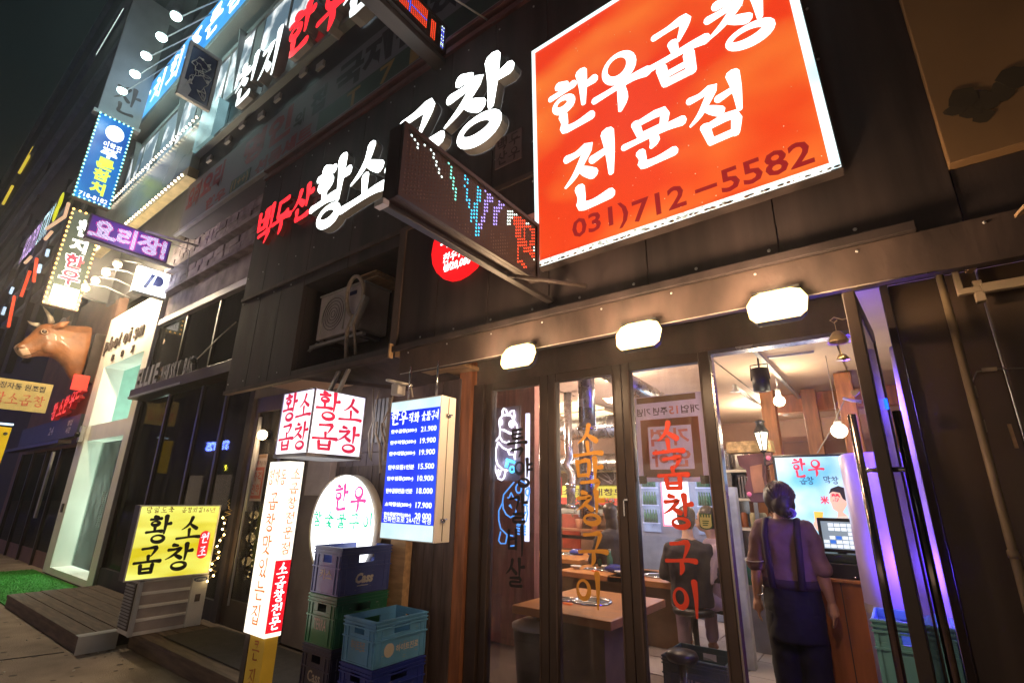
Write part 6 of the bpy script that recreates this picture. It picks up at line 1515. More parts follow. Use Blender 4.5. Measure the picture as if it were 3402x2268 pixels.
# interior column, neon, tube light at first pane
put('inner_column', 'pinkish wood panelled column standing inside behind the neon animals', 'column', MB().box((-3.46, 4.27, FLZ), (-2.90, 4.36, 2.76)), mat('pink_wood', (.27,.12,.10), .6, var=.3, scale=2.5, stretch=(9,9,1), bump=.1), bevel=.004)
put('inner_pillar', 'tan inner wall edge beside the first glass leaf', 'wall', MB().box((-2.80, 3.10, FLZ), (-2.66, 3.24, 2.76)), m_tan)
def neonpts(pts, Y=3.10): return [V((aty(1620+x_/3.015, 1330+y_/3.015, Y).x, Y, aty(1620+x_/3.015, 1330+y_/3.015, Y).z)) for x_, y_ in pts]
m_nw = emi('neon_white', (.90,.92,1), 3.2); m_nc = emi('neon_cyan', (.10,.62,1), 1.7); m_nb = emi('neon_blue', (.08,.36,.95), 1.25)
N1 = thing('neon_animal', 'white neon outline of a standing pig-like animal holding a cyan cup', 'neon sign', neonpts([(200,400)])[0], 'neon animals in the first pane')
W1 = [[(150,150),(148,100),(162,78),(185,95),(200,150)], [(200,150),(235,105),(262,100),(270,150),(262,200)], [(262,200),(290,240),(305,310),(300,330)], [(150,150),(120,185),(118,240),(125,300),(120,360),(62,425)], [(150,150),(200,140),(240,155),(262,200)],
      [(125,290),(170,295),(210,325),(255,335)], [(255,335),(215,318),(160,300)], [(120,360),(150,410),(200,425),(215,405)], [(105,415),(80,500),(80,570),(100,640),(150,690),(200,700)], [(105,415),(150,470),(200,495),(240,485)], [(200,495),(220,540),(265,540),(275,590)], [(60,600),(80,700),(110,780),(140,795),(165,770),(180,700)], [(110,690),(100,720)], [(130,700),(115,750)], [(300,330),(290,400),(285,470),(270,560)]]
mb = MB()
for p_ in W1: mb.tube(neonpts(p_), .0062, 7)
mb.tube(neonpts([(130+14*math.cos(t), 215+28*math.sin(t)) for t in [2*math.pi*k/12 for k in range(12)]]), .007, 6, closed=True)
mb.tube(neonpts([(238+18*math.cos(t), 235+28*math.sin(t)) for t in [2*math.pi*k/12 for k in range(12)]]), .009, 6, closed=True)
mk('tube', mb, m_nw, N1)
mb = MB(); mb.tube(neonpts([(190,590),(270,620)]), .012, 7).tube(neonpts([(200,610),(185,670)]), .014, 7).tube(neonpts([(245+24*math.cos(t), 690+28*math.sin(t)) for t in [2*math.pi*k/12 for k in range(12)]]), .008, 6, closed=True); mk('cup_tube', mb, m_nc, N1)
mk('backing', MB().box((neonpts([(60,60)])[0].x, 3.115, neonpts([(200,800)])[0].z), (neonpts([(320,60)])[0].x, 3.12, neonpts([(200,60)])[0].z)), mat('acrylic', (.22,.17,.22), .2, var=.1), N1)
N2 = thing('neon_animal', 'blue neon outline of a seated animal with big eyes below the white one', 'neon sign', neonpts([(250,1000)])[0], 'neon animals in the first pane')
W2 = [[(265,815),(210,880),(160,940),(150,1010),(155,1080),(185,1140),(230,1170),(262,1150)], [(330,800),(380,830),(420,880),(410,960),(400,1010)], [(150,1020),(112,1100),(112,1200),(130,1280),(190,1340),(255,1355)], [(235,920),(215,975),(200,970)], [(235,920),(260,975),(320,1010)], [(215,1050),(240,1075),(225,1040)],
      [(345,1040),(400,1050)], [(400,1060),(350,1020)], [(390,1060),(400,1130),(385,1210),(350,1200),(355,1160),(385,1110)], [(130,1310),(110,1400),(130,1430),(180,1430),(195,1345)], [(275,1350),(290,1400),(275,1450),(230,1455)], [(285,1080),(280,1140),(262,1150)]]
mb = MB()
for p_ in W2: mb.tube(neonpts(p_), .0052, 7)
for c_, r_ in (((310,880),(28,45)),((400,915),(20,36))): mb.tube(neonpts([(c_[0]+r_[0]*math.cos(t), c_[1]+r_[1]*math.sin(t)) for t in [2*math.pi*k/12 for k in range(12)]]), .006, 6, closed=True)
for y_ in (1245,1275,1300,1330): mb.tube(neonpts([(290,y_),(318,y_+6)]) , .006, 6); mb.tube(neonpts([(345,y_+5),(380,y_+10)]), .006, 6)
mb.tube(neonpts([(300,1240),(380,1262)]), .008, 6)
mk('tube', mb, m_nb, N2)
plamp('neon_wash', (-2.35, 3.02, 1.75), 1.5, (.6,.7,1), .1, N1)
ta = neonpts([(402,128)], 3.14)[0]; tz = neonpts([(392,1410)], 3.14)[0]
TLt = thing('tube_light', 'tall white tube light standing upright inside the first pane', 'lamp', tz)
mk('tube', MB().box((ta.x-.017, 3.13, tz.z), (ta.x+.017, 3.15, ta.z)), emi('tube_white', (.78,.82,1), 1.5), TLt, bevel=.004)
# dark bin near first pane
BI = thing('bin', 'black lidded tub standing inside at the foot of the first pane', 'bin', (-2.3, 3.5, FLZ))
mk('tub', MB().lathe((-2.28,3.42,FLZ), (0,0,1), [(0,.15),(.42,.19),(.43,.18)], 24), m_black, BI); mk('lid', MB().lathe((-2.28,3.42,.59), (0,0,1), [(0,.20),(.02,.20),(.05,.12)], 24), m_lgrey, BI)
ST_ = thing('stool', 'round dark stool with shiny seat under the nearest table edge', 'stool', (-1.45, 3.9, FLZ)); mk('seat', MB().lathe((-1.43,4.0,.40), (0,0,1), [(0,.10),(.03,.115),(.06,.10),(.075,.03)], 24), m_black, ST_); mk('base', MB().lathe((-1.43,4.0,FLZ), (0,0,1), [(0,.11),(.02,.10),(.03,.03),(.24,.03)], 20), m_steel, ST_)
# back wall decoration seen through the panes
def pbox(px0_, py0_, px1_, py1_, Y): a = aty(px0_, py0_, Y); b = aty(px1_, py1_, Y); return (min(a.x,b.x), min(a.z,b.z), max(a.x,b.x), max(a.z,b.z))
def flat(name, label, cat, px, Y, m, th=.03, group=None, extra=None):
    x0_, z0_, x1_, z1_ = pbox(*px, Y); t = thing(name, label, cat, ((x0_+x1_)/2, Y, z0_), group)
    mk('board', MB().box((x0_, Y-th, z0_), (x1_, Y, z1_)), m, t, bevel=.003)
    if extra: extra(t, x0_, z0_, x1_, z1_, FY(Y-th-.001))
    return t
def xt_menu(t, x0_, z0_, x1_, z1_, F):
    mk('red_band', MB().fbox(F, x0_, x1_, z0_, z0_+(z1_-z0_)*.36, 0, .004), mat('menu_red', (.55,.08,.06), .5, emit=.25), t)
    mb = MB(); fontadd(mb, '갈비탕 냉면 소곱창 대창모듬', F, (x0_+.1, z0_+(z1_-z0_)*.48, x1_-.1, z0_+(z1_-z0_)*.85), off=.02); mk('lettering', mb, m_dark, t)
flat('wall_menu', 'long yellow and red menu strip on the rear wall', 'menu', (1700,1612,2130,1680), 8.9, mat('menu_yellow', (.58,.62,.10), .5, emit=.25, ecol=(.6,.65,.1)), extra=xt_menu)
def xt_pic(t, x0_, z0_, x1_, z1_, F):
    b = MB(); c_ = ((x0_+x1_)/2, (z0_+z1_)/2)
    for k in range(7): b.tube([F.P(c_[0]+(.05+.05*k)*math.cos(a), c_[1]+(.03+.03*k)*math.sin(a+k), .01) for a in [math.pi*(q/7+.3*k) for q in range(8)]], .012, 5)
    mk('sketch', b, mat('sketch_grey', (.30,.26,.28), .6), t)
flat('framed_picture', 'dark framed picture with pale curling lines on the rear wall', 'picture', (1918,1538,2068,1610), 8.85, mat('picture_dark', (.06,.04,.045), .4, var=.3), extra=xt_pic)
flat('round_wall_sign', 'dull red round sign at the left of the rear wall menu', 'sign', (1842,1585,1868,1645), 8.0, mat('wall_red', (.45,.03,.03), .5, emit=.2))
def xt_cab(t, x0_, z0_, x1_, z1_, F):
    for k in range(9): mk('panel', MB().fbox(F, x0_+(x1_-x0_)*k/9+.02, x0_+(x1_-x0_)*(k+1)/9-.02, z0_+.03, z1_-.03, 0, .02), mat('pale_green_grey', (.42,.45,.42), .5, var=.2), t)
flat('wall_cabinet', 'row of pale grey wall cabinets below the rear menu strip', 'cabinet', (1700,1682,2130,1716), 8.9, m_lgrey, extra=xt_cab)
def xt_cobble(t, x0_, z0_, x1_, z1_, F):
    for r_ in range(3):
        x_ = x0_
        while x_ < x1_-.15:
            w_ = random.uniform(.14,.26); h_ = (z1_-z0_)/3
            mk('stone', MB().fbox(F, x_+.008, x_+w_-.008, z0_+r_*h_+.008, z0_+(r_+1)*h_-.008, 0, random.uniform(.02,.045)), m_stone, t, bevel=.012); x_ += w_
m_stone = mat('pale_stone', (.48,.38,.32), .8, var=.35, scale=5, bump=.4)
flat('stone_counter', 'low partition faced with pale rubble stones and a wooden shelf across the dining room', 'partition', (1735,1765,2075,1800), 7.6, mat('stone_mortar', (.2,.15,.12), .8), extra=xt_cobble)
x0_, z0_, x1_, z1_ = pbox(1735,1750,2075,1764,7.5)
put('partition_shelf', 'dark red wood shelf carrying flower pots along the stone partition', 'shelf', MB().box((x0_, 7.35, z0_), (x1_, 7.62, z1_)), m_post)
# pots with flowers
GF = 'flower pots on the partition shelf'
m_pot = mat('terracotta', (.55,.25,.12), .6); m_bflow = mat('blue_white_petal', (.30,.38,.55), .7, var=.5, scale=30); m_leaf = mat('pot_leaf', (.10,.20,.08), .7, var=.4, scale=20)
for i, px_ in enumerate((1770, 1925, 1975, 2032)):
    c_ = aty(px_, 1752, 7.45); c_.z = z1_
    t = thing('flower_pot', 'small potted blue-white flowers on the partition shelf, '+('leftmost behind the white tube','between the silver pipe and letters','right beside the orange lettering','rightmost next to the dark stile')[i], 'plant', c_, GF)
    mk('pot', MB().lathe(c_, (0,0,1), [(0,.04),(.14,.065),(.15,.06)], 12), m_pot, t)
    mb = MB(); mc = MB()
    for k in range(60):
        a = random.uniform(0,6.28); r_ = random.uniform(0,.17); p = c_+V((r_*math.cos(a), r_*.6*math.sin(a), .2+random.uniform(0,.28))); s_ = .03
        q4 = [p+V((random.uniform(-s_,s_), random.uniform(-s_,s_), random.uniform(-s_,s_))) for _ in range(4)]
        (mb if k % 2 else mc).add(q4, [(0,1,2),(0,2,3)])
    mk('flowers', mb, m_bflow, t, kind='stuff'); mk('leaves', mc, m_leaf, t, kind='stuff')
x0_, z0_, x1_, z1_ = pbox(1868,1706,1925,1762,8.2)
put('lacquer_screen', 'red lacquered screen behind the flower pots', 'panel', MB().box((x0_, 8.2, z0_-.3), (x1_, 8.25, z1_)), mat('lacquer', (.40,.07,.04), .4))
# refrigerator with lit poster seen in third pane
YR = 6.6
x0_, z0_, x1_, z1_ = pbox(2118,1595,2402,1850,YR)
RF = thing('display_fridge', 'blue lit glass fronted drinks fridge with a bright white poster panel', 'fridge', ((x0_+x1_)/2, YR, FLZ))
mk('body', MB().box((x0_, YR, FLZ), (x1_, YR+.6, 2.15)), mat('fridge_blue', (.25,.32,.48), .35, var=.2), RF, bevel=.01)
m_fg = emi_noise('fridge_glow', (.05,.09,.26), (.40,.55,.95), .75, scale=5, sharp=(.3,.75))
a, b = pbox(2130,1600,2192,1700,YR-.01), pbox(2310,1605,2378,1720,YR-.01)
for q_ in (a, b):
    mk('glass_door', MB().box((q_[0], YR-.02, 1.1), (q_[2], YR-.005, 2.05)), m_fg, RF)
    for k in range(4): mk('shelf_edge', MB().box((q_[0], YR-.03, 1.2+k*.22), (q_[2], YR-.021, 1.215+k*.22)), emi('shelf_cool', (.5,.6,.9), .6), RF)
    for k in range(4):
        for j in range(5): mk('bottle', MB().lathe((q_[0]+.04+j*(q_[2]-q_[0]-.08)/4, YR-.035, 1.215+k*.22), (0,0,1), [(0,.018),(.10,.018),(.13,.008),(.16,.008)], 8), mat('bottle_green', (.05,.18,.12), .2), RF)
q_ = pbox(2202,1602,2298,1745,YR-.08)
LPp = thing('lit_poster', 'overexposed white lit panel with a pink edge on the fridge front', 'poster', ((q_[0]+q_[2])/2, YR-.1, q_[1]))
mk('panel', MB().box((q_[0], YR-.11, q_[1]), (q_[2], YR-.08, q_[3]+.05)), emi('poster_glow', (.95,.95,1), 1.8), LPp)
mk('edge', MB().box((q_[0]-.02, YR-.115, q_[1]-.02), (q_[0]-.001, YR-.08, q_[3])).box((q_[0], YR-.115, q_[1]-.02), (q_[2], YR-.08, q_[1]-.001)), emi('poster_pink', (.9,.25,.4), 1.0), LPp)
plamp('fridge_wash', ((q_[0]+q_[2])/2, YR-.6, 1.75), 16, (.72,.78,1), .3, LPp)

# ------------------------------------------------------------ people
def capsule(b, pts, rs, seg=12):
    pts = [V(p) for p in pts]; b.tube(pts, rs, seg); b.ball(pts[0], rs[0], seg=10, rg=6); b.ball(pts[-1], rs[-1], seg=10, rg=6)
def hand(b, wr, dirv, pal, sc=1.0, curl=.35, thumb=1):
    """palm + five bent fingers; dirv along the fingers, pal = palm normal"""
    d = V(dirv).normalized(); n = V(pal).normalized(); s = d.cross(n).normalized()
    wr = V(wr); c_ = wr + d*.045*sc
    base = [wr+s*.0, wr+d*.03*sc, wr+d*.08*sc]
    b.tube(base, [.022*sc,.030*sc,.034*sc], 10); b.ball(c_+s*.012*sc, .030*sc, .030*sc, .034*sc, 10, 6); b.ball(c_+d*.02*sc-s*.012*sc, .028*sc, .028*sc, .032*sc, 10, 6)
    for k, (o_, ln) in enumerate(((-.027,.062),(-.009,.072),(.009,.068),(.026,.054))):
        p0 = wr+d*.078*sc+s*o_*sc; p1 = p0+d*ln*.45*sc; dd = (d+n*curl*(1+.1*k)).normalized(); p2 = p1+dd*ln*.33*sc; ddd = (d+n*curl*2.2).normalized(); p3 = p2+ddd*ln*.28*sc
        b.tube([p0, p1, p2, p3], [.0092*sc,.0085*sc,.0078*sc,.0068*sc], 8); b.ball(p3, .0069*sc, seg=8, rg=5)
    t0 = wr+d*.025*sc-s*.024*sc*thumb; t1 = t0+(d*.6-s*.8*thumb+n*.3).normalized()*.034*sc; t2 = t1+(d*.9-s*.25*thumb+n*.35).normalized()*.032*sc
    b.tube([t0, t1, t2], [.013*sc,.0105*sc,.0085*sc], 8); b.ball(t2, .0086*sc, seg=8, rg=5)
def head(b, c_, fw_, s=1.0):
    """skull, jaw, nose, ears; fw_ = facing direction"""
    c_ = V(c_); f = V(fw_).normalized(); r_ = f.cross(V((0,0,1))).normalized()
    b.ball(c_+V((0,0,.02*s)), .077*s, .080*s, .098*s, 16, 10); b.ball(c_+f*.03*s+V((0,0,-.045*s)), .058*s, .058*s, .062*s, 12, 8)
    b.ball(c_+f*.098*s+V((0,0,-.012*s)), .013*s, .014*s, .020*s, 8, 6); b.ball(c_+f*.088*s+V((0,0,-.055*s)), .022*s, .012*s, .008*s, 8, 6)
    for sg in (-1, 1): b.ball(c_+r_*.078*s*sg+V((0,0,-.008*s)), .010*s, .018*s, .026*s, 8, 6)
def face(t, c_, fw_, s=1.0):
    c_ = V(c_); f = V(fw_).normalized(); r_ = f.cross(V((0,0,1))).normalized()
    for sg in (-1, 1):
        mk('eye', MB().ball(c_+f*.076*s+r_*.03*s*sg+V((0,0,.010*s)), .009*s, .009*s, .006*s, 8, 5), m_black, t)
        mk('eyebrow', MB().tube([c_+f*.078*s+r_*.016*s*sg+V((0,0,.032*s)), c_+f*.074*s+r_*.044*s*sg+V((0,0,.032*s))], .004*s, 5), m_hair, t)
    mk('lips', MB().ball(c_+f*.092*s+V((0,0,-.056*s)), .018*s, .008*s, .006*s, 8, 5), mat('lips', (.35,.10,.08), .5), t)
def folds(o, st=.016, sz=.09, stretch=None):
    tx = bpy.data.textures.new('folds', 'CLOUDS'); tx.noise_scale = sz; tx.noise_depth = 2
    d = o.modifiers.new('folds', 'DISPLACE'); d.texture = tx; d.strength = st; d.mid_level = .5; d.texture_coords = 'LOCAL'
    return o
m_skin = mat('skin', (.52,.30,.21), .55, var=.08, scale=8); m_hair = mat('dark_hair', (.025,.016,.013), .45, var=.4, scale=60)
# --- waitress in the doorway, seen from behind
WY = 3.95; WX = aty(2615, 1850, WY).x
Wt = thing('person', 'person seen from behind in the doorway wearing a brown shirt, dark apron and scrunchie', 'person', (WX, WY, FLZ))
def wp(x, y, z): return V((WX+x*.84, WY+y, z))
top_z = aty(2600, 1612, WY).z; hs_ = (top_z-FLZ)/1.60
def wz(z): return FLZ+z*hs_
b = MB(); q = lambda x, y, z: wp(x, y, wz(z))
b.loft([(q(0,0,.80),.15,.10),(q(0,0,.92),.165,.11),(q(0,0,1.02),.14,.095),(q(0,0,1.15),.13,.085),(q(0,0,1.26),.14,.08),(q(0,0,1.32),.10,.065),(q(0,0,1.36),.06,.05)], 18)
capsule(b, [q(0,0,1.33), q(0,.01,1.42)], [.052,.048]); head(b, q(-.01,.03,1.48), (-.55,.8,0), 1.02*hs_)
for sg in (-1, 1):
    el = q(sg*.225,-.02,1.04); wr = q(-.262,.03,.80) if sg < 0 else q(.250,.04,.82)
    capsule(b, [q(sg*.14,0,1.28), q(sg*.185,-.01,1.20), el], [.035,.035,.034]); capsule(b, [el, (el+wr)/2+V((0,-.005,0)), wr], [.038,.034,.024])
    hand(b, wr, (sg*.05,.10,-1), (-sg*.9,.25,0), 1.0, .30, thumb=-1 if sg > 0 else 1)
    capsule(b, [q(sg*.085,0,.86), q(sg*.085,.01,.48), q(sg*.08,.0,.10)], [.085,.058,.04]); b.ball(q(sg*.085,.05,.035), .045,.115,.035)
remesh(mk('body', b, m_skin, Wt), .0075, 3)
b = MB(); b.loft([(q(0,0,.86),.165,.126),(q(0,0,.97),.158,.118),(q(0,0,1.05),.146,.110),(q(0,0,1.15),.158,.112),(q(0,0,1.26),.172,.112),(q(0,0,1.325),.155,.10),(q(0,.0,1.365),.075,.07)], 20)
for sg in (-1, 1):
    el = q(sg*.235,-.02,1.03); b.ball(q(sg*.155,0,1.30), .058,.06,.055)
    capsule(b, [q(sg*.158,0,1.29), q(sg*.195,-.01,1.21), el], [.058,.056,.052]); b.lathe(el+V((0,0,-.03)), (0,0,1), [(0,.048),(.03,.055),(.06,.054)], 14)
rs_ = mk('shirt', b, mat('brown_shirt', (.17,.10,.09), .8, var=.25, scale=6, bump=.35, bscale=9), Wt); remesh(rs_, .010, 4); folds(rs_, .024, .09)
b = MB(); ap = [(.56,.168,.150),(.66,.172,.152),(.78,.172,.148),(.88,.168,.138),(.905,.166,.134)]
b.loft([(q(0,0,z_), rx, ry) for z_, rx, ry in ap], 26); folds(remesh(mk('apron_skirt', b, mat('black_apron', (.007,.006,.0055), .85, var=.3, bump=.3, bscale=12), Wt), .012, 2), .024, .12)
b = MB()
for sg in (-1, 1): b.loft([(q(sg*.098,.0,.06),.075,.085),(q(sg*.096,.01,.30),.088,.095),(q(sg*.09,.01,.52),.095,.11),(q(sg*.085,.0,.75),.10,.125)], 16)
folds(remesh(mk('trousers', b, mat('black_apron', (.007,.006,.0055), .85), Wt), .012, 3), .022, .10)
m_strap = mat('apron_strap', (.035,.02,.022), .8)
for sg in (-1, 1): mk('apron_strap', MB().tube([q(sg*.10,.06,1.35), q(sg*.11,-.055,1.35), q(sg*.115,-.125,1.24), q(sg*.11,-.128,1.10), q(sg*.10,-.14,.90)], .021, 8), m_strap, Wt)
mk('waistband', MB().loft([(q(0,0,.895),.170,.136),(q(0,0,.955),.164,.128)], 24), m_strap, Wt)
b = MB(); hc_ = q(-.005,.015,1.51); b.ball(hc_, .098,.102,.112, 16, 10); b.ball(q(.035,-.05,1.46), .074,.066,.08, 12, 8); b.ball(q(.06,-.095,1.41), .040,.036,.040, 12, 8)
for k in range(5): b.tube([q(-.06+.01*k,.09,1.55), q(-.10+.006*k,.06,1.48), q(-.105+.008*k,.06-.004*k,1.38)], [.012,.010,.003], 6)
remesh(mk('hair', b, m_hair, Wt), .010, 2)
hs2 = MB()
for k in range(150):
    th = random.uniform(-2.6, 2.6); ph0 = random.uniform(.15, 1.2); pts_ = []
    for m_ in range(6):
        t_ = m_/5; ph = ph0+(2.0-ph0)*t_; tt_ = th*(1-t_)+(-.25)*t_; r_ = 1.03+random.uniform(-.01,.02)
        pts_.append(hc_+V((.098*r_*math.sin(ph)*math.sin(tt_)*(1-.2*t_)+.045*t_, -.102*r_*math.sin(ph)*math.cos(tt_)-.01*t_, .112*r_*math.cos(ph)-.02*t_)))
    hs2.tube(pts_, [.0022,.0028,.0028,.0026,.0024,.0015], 4)
for k in range(12):
    a = random.uniform(0,6.28); c1 = q(.06+.03*math.cos(a),-.10+.02*math.sin(a),1.41); hs2.tube([c1, c1+V((random.uniform(-.02,.03), random.uniform(-.03,0), -.02)), c1+V((random.uniform(-.03,.05), random.uniform(-.03,.01), -.045))], [.003,.0025,.001], 4)
mk('hair_strands', hs2, mat('hair_strand', (.07,.04,.03), .35, var=.3), Wt, kind='stuff')
b = MB()
for k in range(10):
    a = 2*math.pi*k/10; b.ball(q(.085+.028*math.cos(a), -.105, 1.405+.022*math.sin(a)), .016, .016, .014, 8, 5)
mk('scrunchie', b, mat('violet_scrunchie', (.22,.18,.55), .7), Wt)
mk('bracelet', MB().tube([q(-.245,.03,.82)+V((.029*math.cos(t), .029*math.sin(t), 0)) for t in [2*math.pi*k/14 for k in range(14)]], .004, 6, closed=True), m_steel, Wt)
mk('sleeve_band', MB().tube([q(-.235,-.02,1.065)+V((.060*math.cos(t), .060*math.sin(t), .01*math.sin(t))) for t in [2*math.pi*k/18 for k in range(18)]], .004, 6, closed=True), m_lgrey, Wt)
# --- seated diners
def diner(label, X, Y, fdir, coat, legs, hairlong=False, seat=.45, hy=0, lean=.0, arms_fwd=True, s=1.0, base=FLZ):
    t = thing('person', label, 'person', (X, Y, base)); f = V(fdir).normalized(); r_ = f.cross(V((0,0,1))).normalized()
    def q(a, fw_, z): return V((X, Y, base+z*s)) + r_*a*s + f*fw_*s
    b = MB(); body = MB(); cl = MB()
    hd = q(0, .06+lean, 1.16)
    capsule(b, [q(0,lean,.98), q(0,.03+lean,1.07)], [.055,.05]); head(b, hd, f, s)
    # torso: stacked along the facing frame
    for tgt, k in ((b, .86), (cl, 1.08)):
        rings = []
        for z_, rx, ry, o_ in ((.44,.165,.13,0),(.60,.165,.12,lean*.4),(.78,.185,.13,lean*.7),(.90,.19,.125,lean*.9),(.97,.12,.09,lean),(1.0,.07,.065,lean)):
            rings.append([q(0,o_,z_) + r_*rx*k*s*math.cos(2*math.pi*i/16) + f*ry*k*s*math.sin(2*math.pi*i/16) for i in range(16)])
        vs = [p for rr in rings for p in rr]; n = 16
        tgt.add(vs, [(i*n+j, i*n+(j+1) % n, (i+1)*n+(j+1) % n, (i+1)*n+j) for i in range(len(rings)-1) for j in range(n)] + [tuple(reversed(range(n))), tuple((len(rings)-1)*n+j for j in range(n))], 0, True)
    pants = MB()
    for sg in (-1, 1):
        sh = q(sg*.17, lean*.9, .90); el = q(sg*.24, .05+lean, .66); wr = q(sg*.16, .27+lean, .62)
        capsule(b, [sh, el, wr], [.045,.036,.025]); hand(b, wr, (f-r_*sg*.25), V((0,0,-1)), .95*s, .3, thumb=sg)
        capsule(cl, [sh, el, el*.25+wr*.75], [.066*s,.056*s,.042*s])
        hip = q(sg*.09,.02,.46); kn = q(sg*.13,.42,.48); ft = q(sg*.13,.40,.08)
        capsule(b, [hip, kn, ft], [.07,.05,.035]); capsule(pants, [hip, kn, ft+V((0,0,.04))], [.095*s,.072*s,.055*s]); b.ball(q(sg*.13,.46,.04), .05,.05,.035)
    remesh(mk('body', b, m_skin, t), .010, 2); folds(remesh(mk('top', cl, coat, t), .014, 3), .03, .10); folds(remesh(mk('trousers', pants, legs, t), .014, 3), .02, .08)
    hb = MB(); hb.ball(hd+V((0,0,.045*s))-f*.018*s, .088*s,.092*s,.092*s, 14, 9); hb.ball(hd-f*.035*s+V((0,0,-.01*s)), .080*s,.075*s,.085*s, 12, 8)
    if hairlong: hb.ball(hd-f*.06*s+V((0,0,-.12*s)), .085*s,.06*s,.13*s, 12, 8)
    remesh(mk('hair', hb, m_hair, t), .012, 2)
    face(t, hd, f, s)
    ch_ = MB().lathe(q(0,0,0), (0,0,1), [(0,.15),(.02,.14),(.03,.03),(.38,.03)], 18).lathe(q(0,0,.38), (0,0,1), [(0,.17),(.03,.18),(.06,.15)], 18)
    put('stool', 'low round stool under the '+label.split(' with')[0].split(' in ')[0]+' in '+label.split(' in ')[1].split(',')[0], 'stool', ch_, m_black)
    return t
gm = mat('black_jacket', (.022,.018,.024), .8, var=.3, bump=.3, bscale=8); pinkw = mat('pink_white_shirt', (.60,.46,.50), .8, var=.1, bump=.3, bscale=8)
lil = mat('lilac_trousers', (.40,.32,.42), .8, var=.12, bump=.2, bscale=8)
c_ = aty(2285, 1800, 4.9); diner('seated person in a black jacket, back to the glass behind the red letters', c_.x, 4.9, (-.25,.9,0), gm, lil, lean=.05)
c_ = aty(2398, 1800, 5.15); diner('seated person in a pale pink-white shirt, facing the one in black', c_.x, 5.2, (-.95,-.15,0), pinkw, lil, lean=.08)
c_ = aty(2052, 1760, 5.6); diner('seated person in black clothes, half hidden behind the dark door stile', c_.x-.05, 5.7, (-.8,.55,0), gm, gm, hairlong=True, lean=.12)
table('fourth barbecue table between the two facing diners', aty(2350,1900,5.2).x-.95, aty(2350,1900,5.2).x-.15, 5.0, 5.7)
crate('dark teal crate on the floor inside the third pane', aty(2425,2200,4.1).x, 4.0, FLZ, .40, .45, .26, (.03,.08,.11), '테라', None, grp='drinks crates inside the restaurant')

# ------------------------------------------------------------ right hand side of the room
YK = 5.6
# kitchen shelves
kx0, kx1 = aty(2418,1600,YK).x, aty(2508,1600,YK).x
KS = thing('kitchen_shelf', 'steel and white kitchen shelving crowded with towels, trays and jars', 'shelf', ((kx0+kx1)/2, YK, FLZ))
mk('frame', MB().box((kx0, YK, FLZ), (kx0+.04, YK+.5, 2.0)).box((kx1-.04, YK, FLZ), (kx1, YK+.5, 2.0)).box((kx0, YK+.46, FLZ), (kx1, YK+.5, 2.0)), m_steel, KS)
for z_ in (.9, 1.22, 1.5, 1.78): mk('board', MB().box((kx0, YK-.02, z_), (kx1, YK+.5, z_+.025)), m_white, KS)
mk('towel_roll', MB().lathe((kx0+.10, YK+.1, 1.81), (0,0,1), [(0,.05),(.18,.05)], 14), m_white, KS)
mk('tray_stack', MB().box((kx0+.17, YK, 1.81), (kx1-.05, YK+.3, 1.86)).box((kx0+.19, YK, 1.87), (kx1-.07, YK+.3, 1.94)), m_lgrey, KS, bevel=.006)
for k in range(5): mk('plate', MB().box((kx0+.10+k*.028, YK+.02, 1.53), (kx0+.115+k*.028, YK+.25, 1.74)), m_steel, KS)
for k, cc in enumerate(((.35,.12,.05),(.55,.5,.3),(.35,.35,.3))): mk('jar', MB().lathe((kx0+.10+k*.09, YK+.08, 1.25), (0,0,1), [(0,.035),(.12,.035),(.14,.02)], 12), mat('jar%d' % 0 + 'abc'[k], cc, .4), KS)
mk('cabinet', MB().box((kx0+.02, YK-.01, FLZ), (kx1-.02, YK+.3, .88)), mat('steel_cabinet', (.28,.29,.32), .4, var=.2), KS)
put('pale_post', 'pale blue-grey square post in front of the kitchen shelves', 'post', MB().box((aty(2418,1720,5.0).x, 5.0, FLZ), (aty(2452,1720,5.0).x, 5.1, 1.62)), mat('pale_blue_grey', (.45,.50,.56), .5))
# wooden posts
for i, (px_, Y, lab) in enumerate(((2572, 6.4, 'orange wooden post behind the bright bulb'), (2715, 6.6, 'orange wooden post between the two glowing bulbs'), (2845, 5.9, 'orange wooden post nearest the open glass door'))):
    c_ = aty(px_, 1500, Y); put('wood_post', lab, 'post', MB().box((c_.x-.075, Y, FLZ), (c_.x+.075, Y+.14, 2.76)), m_owood, bevel=.006, group='orange wooden posts in the restaurant')
put('thin_post', 'slim orange upright under the carved bracket', 'post', MB().box((aty(2503,1700,5.7).x-.03, 5.7, FLZ), (aty(2503,1700,5.7).x+.03, 5.76, 1.95)), m_owood)
put('wood_panelling', 'dark red-brown panelled back partition behind the lit poster', 'wall', MB().box((aty(2560,1450,7.0).x, 7.0, FLZ), (1.34, 7.05, 2.2)).box((aty(2560,1450,7.0).x, 6.97, 2.2), (1.34, 7.05, 2.26)), mat('panelling', (.20,.095,.055), .5, var=.25, scale=2))
put('brown_wall_band', 'brown beam running below the ceiling along the back partition', 'beam', MB().box((aty(2560,1450,6.98).x, 6.9, 2.55), (1.34, 7.05, 2.77)), m_owood)
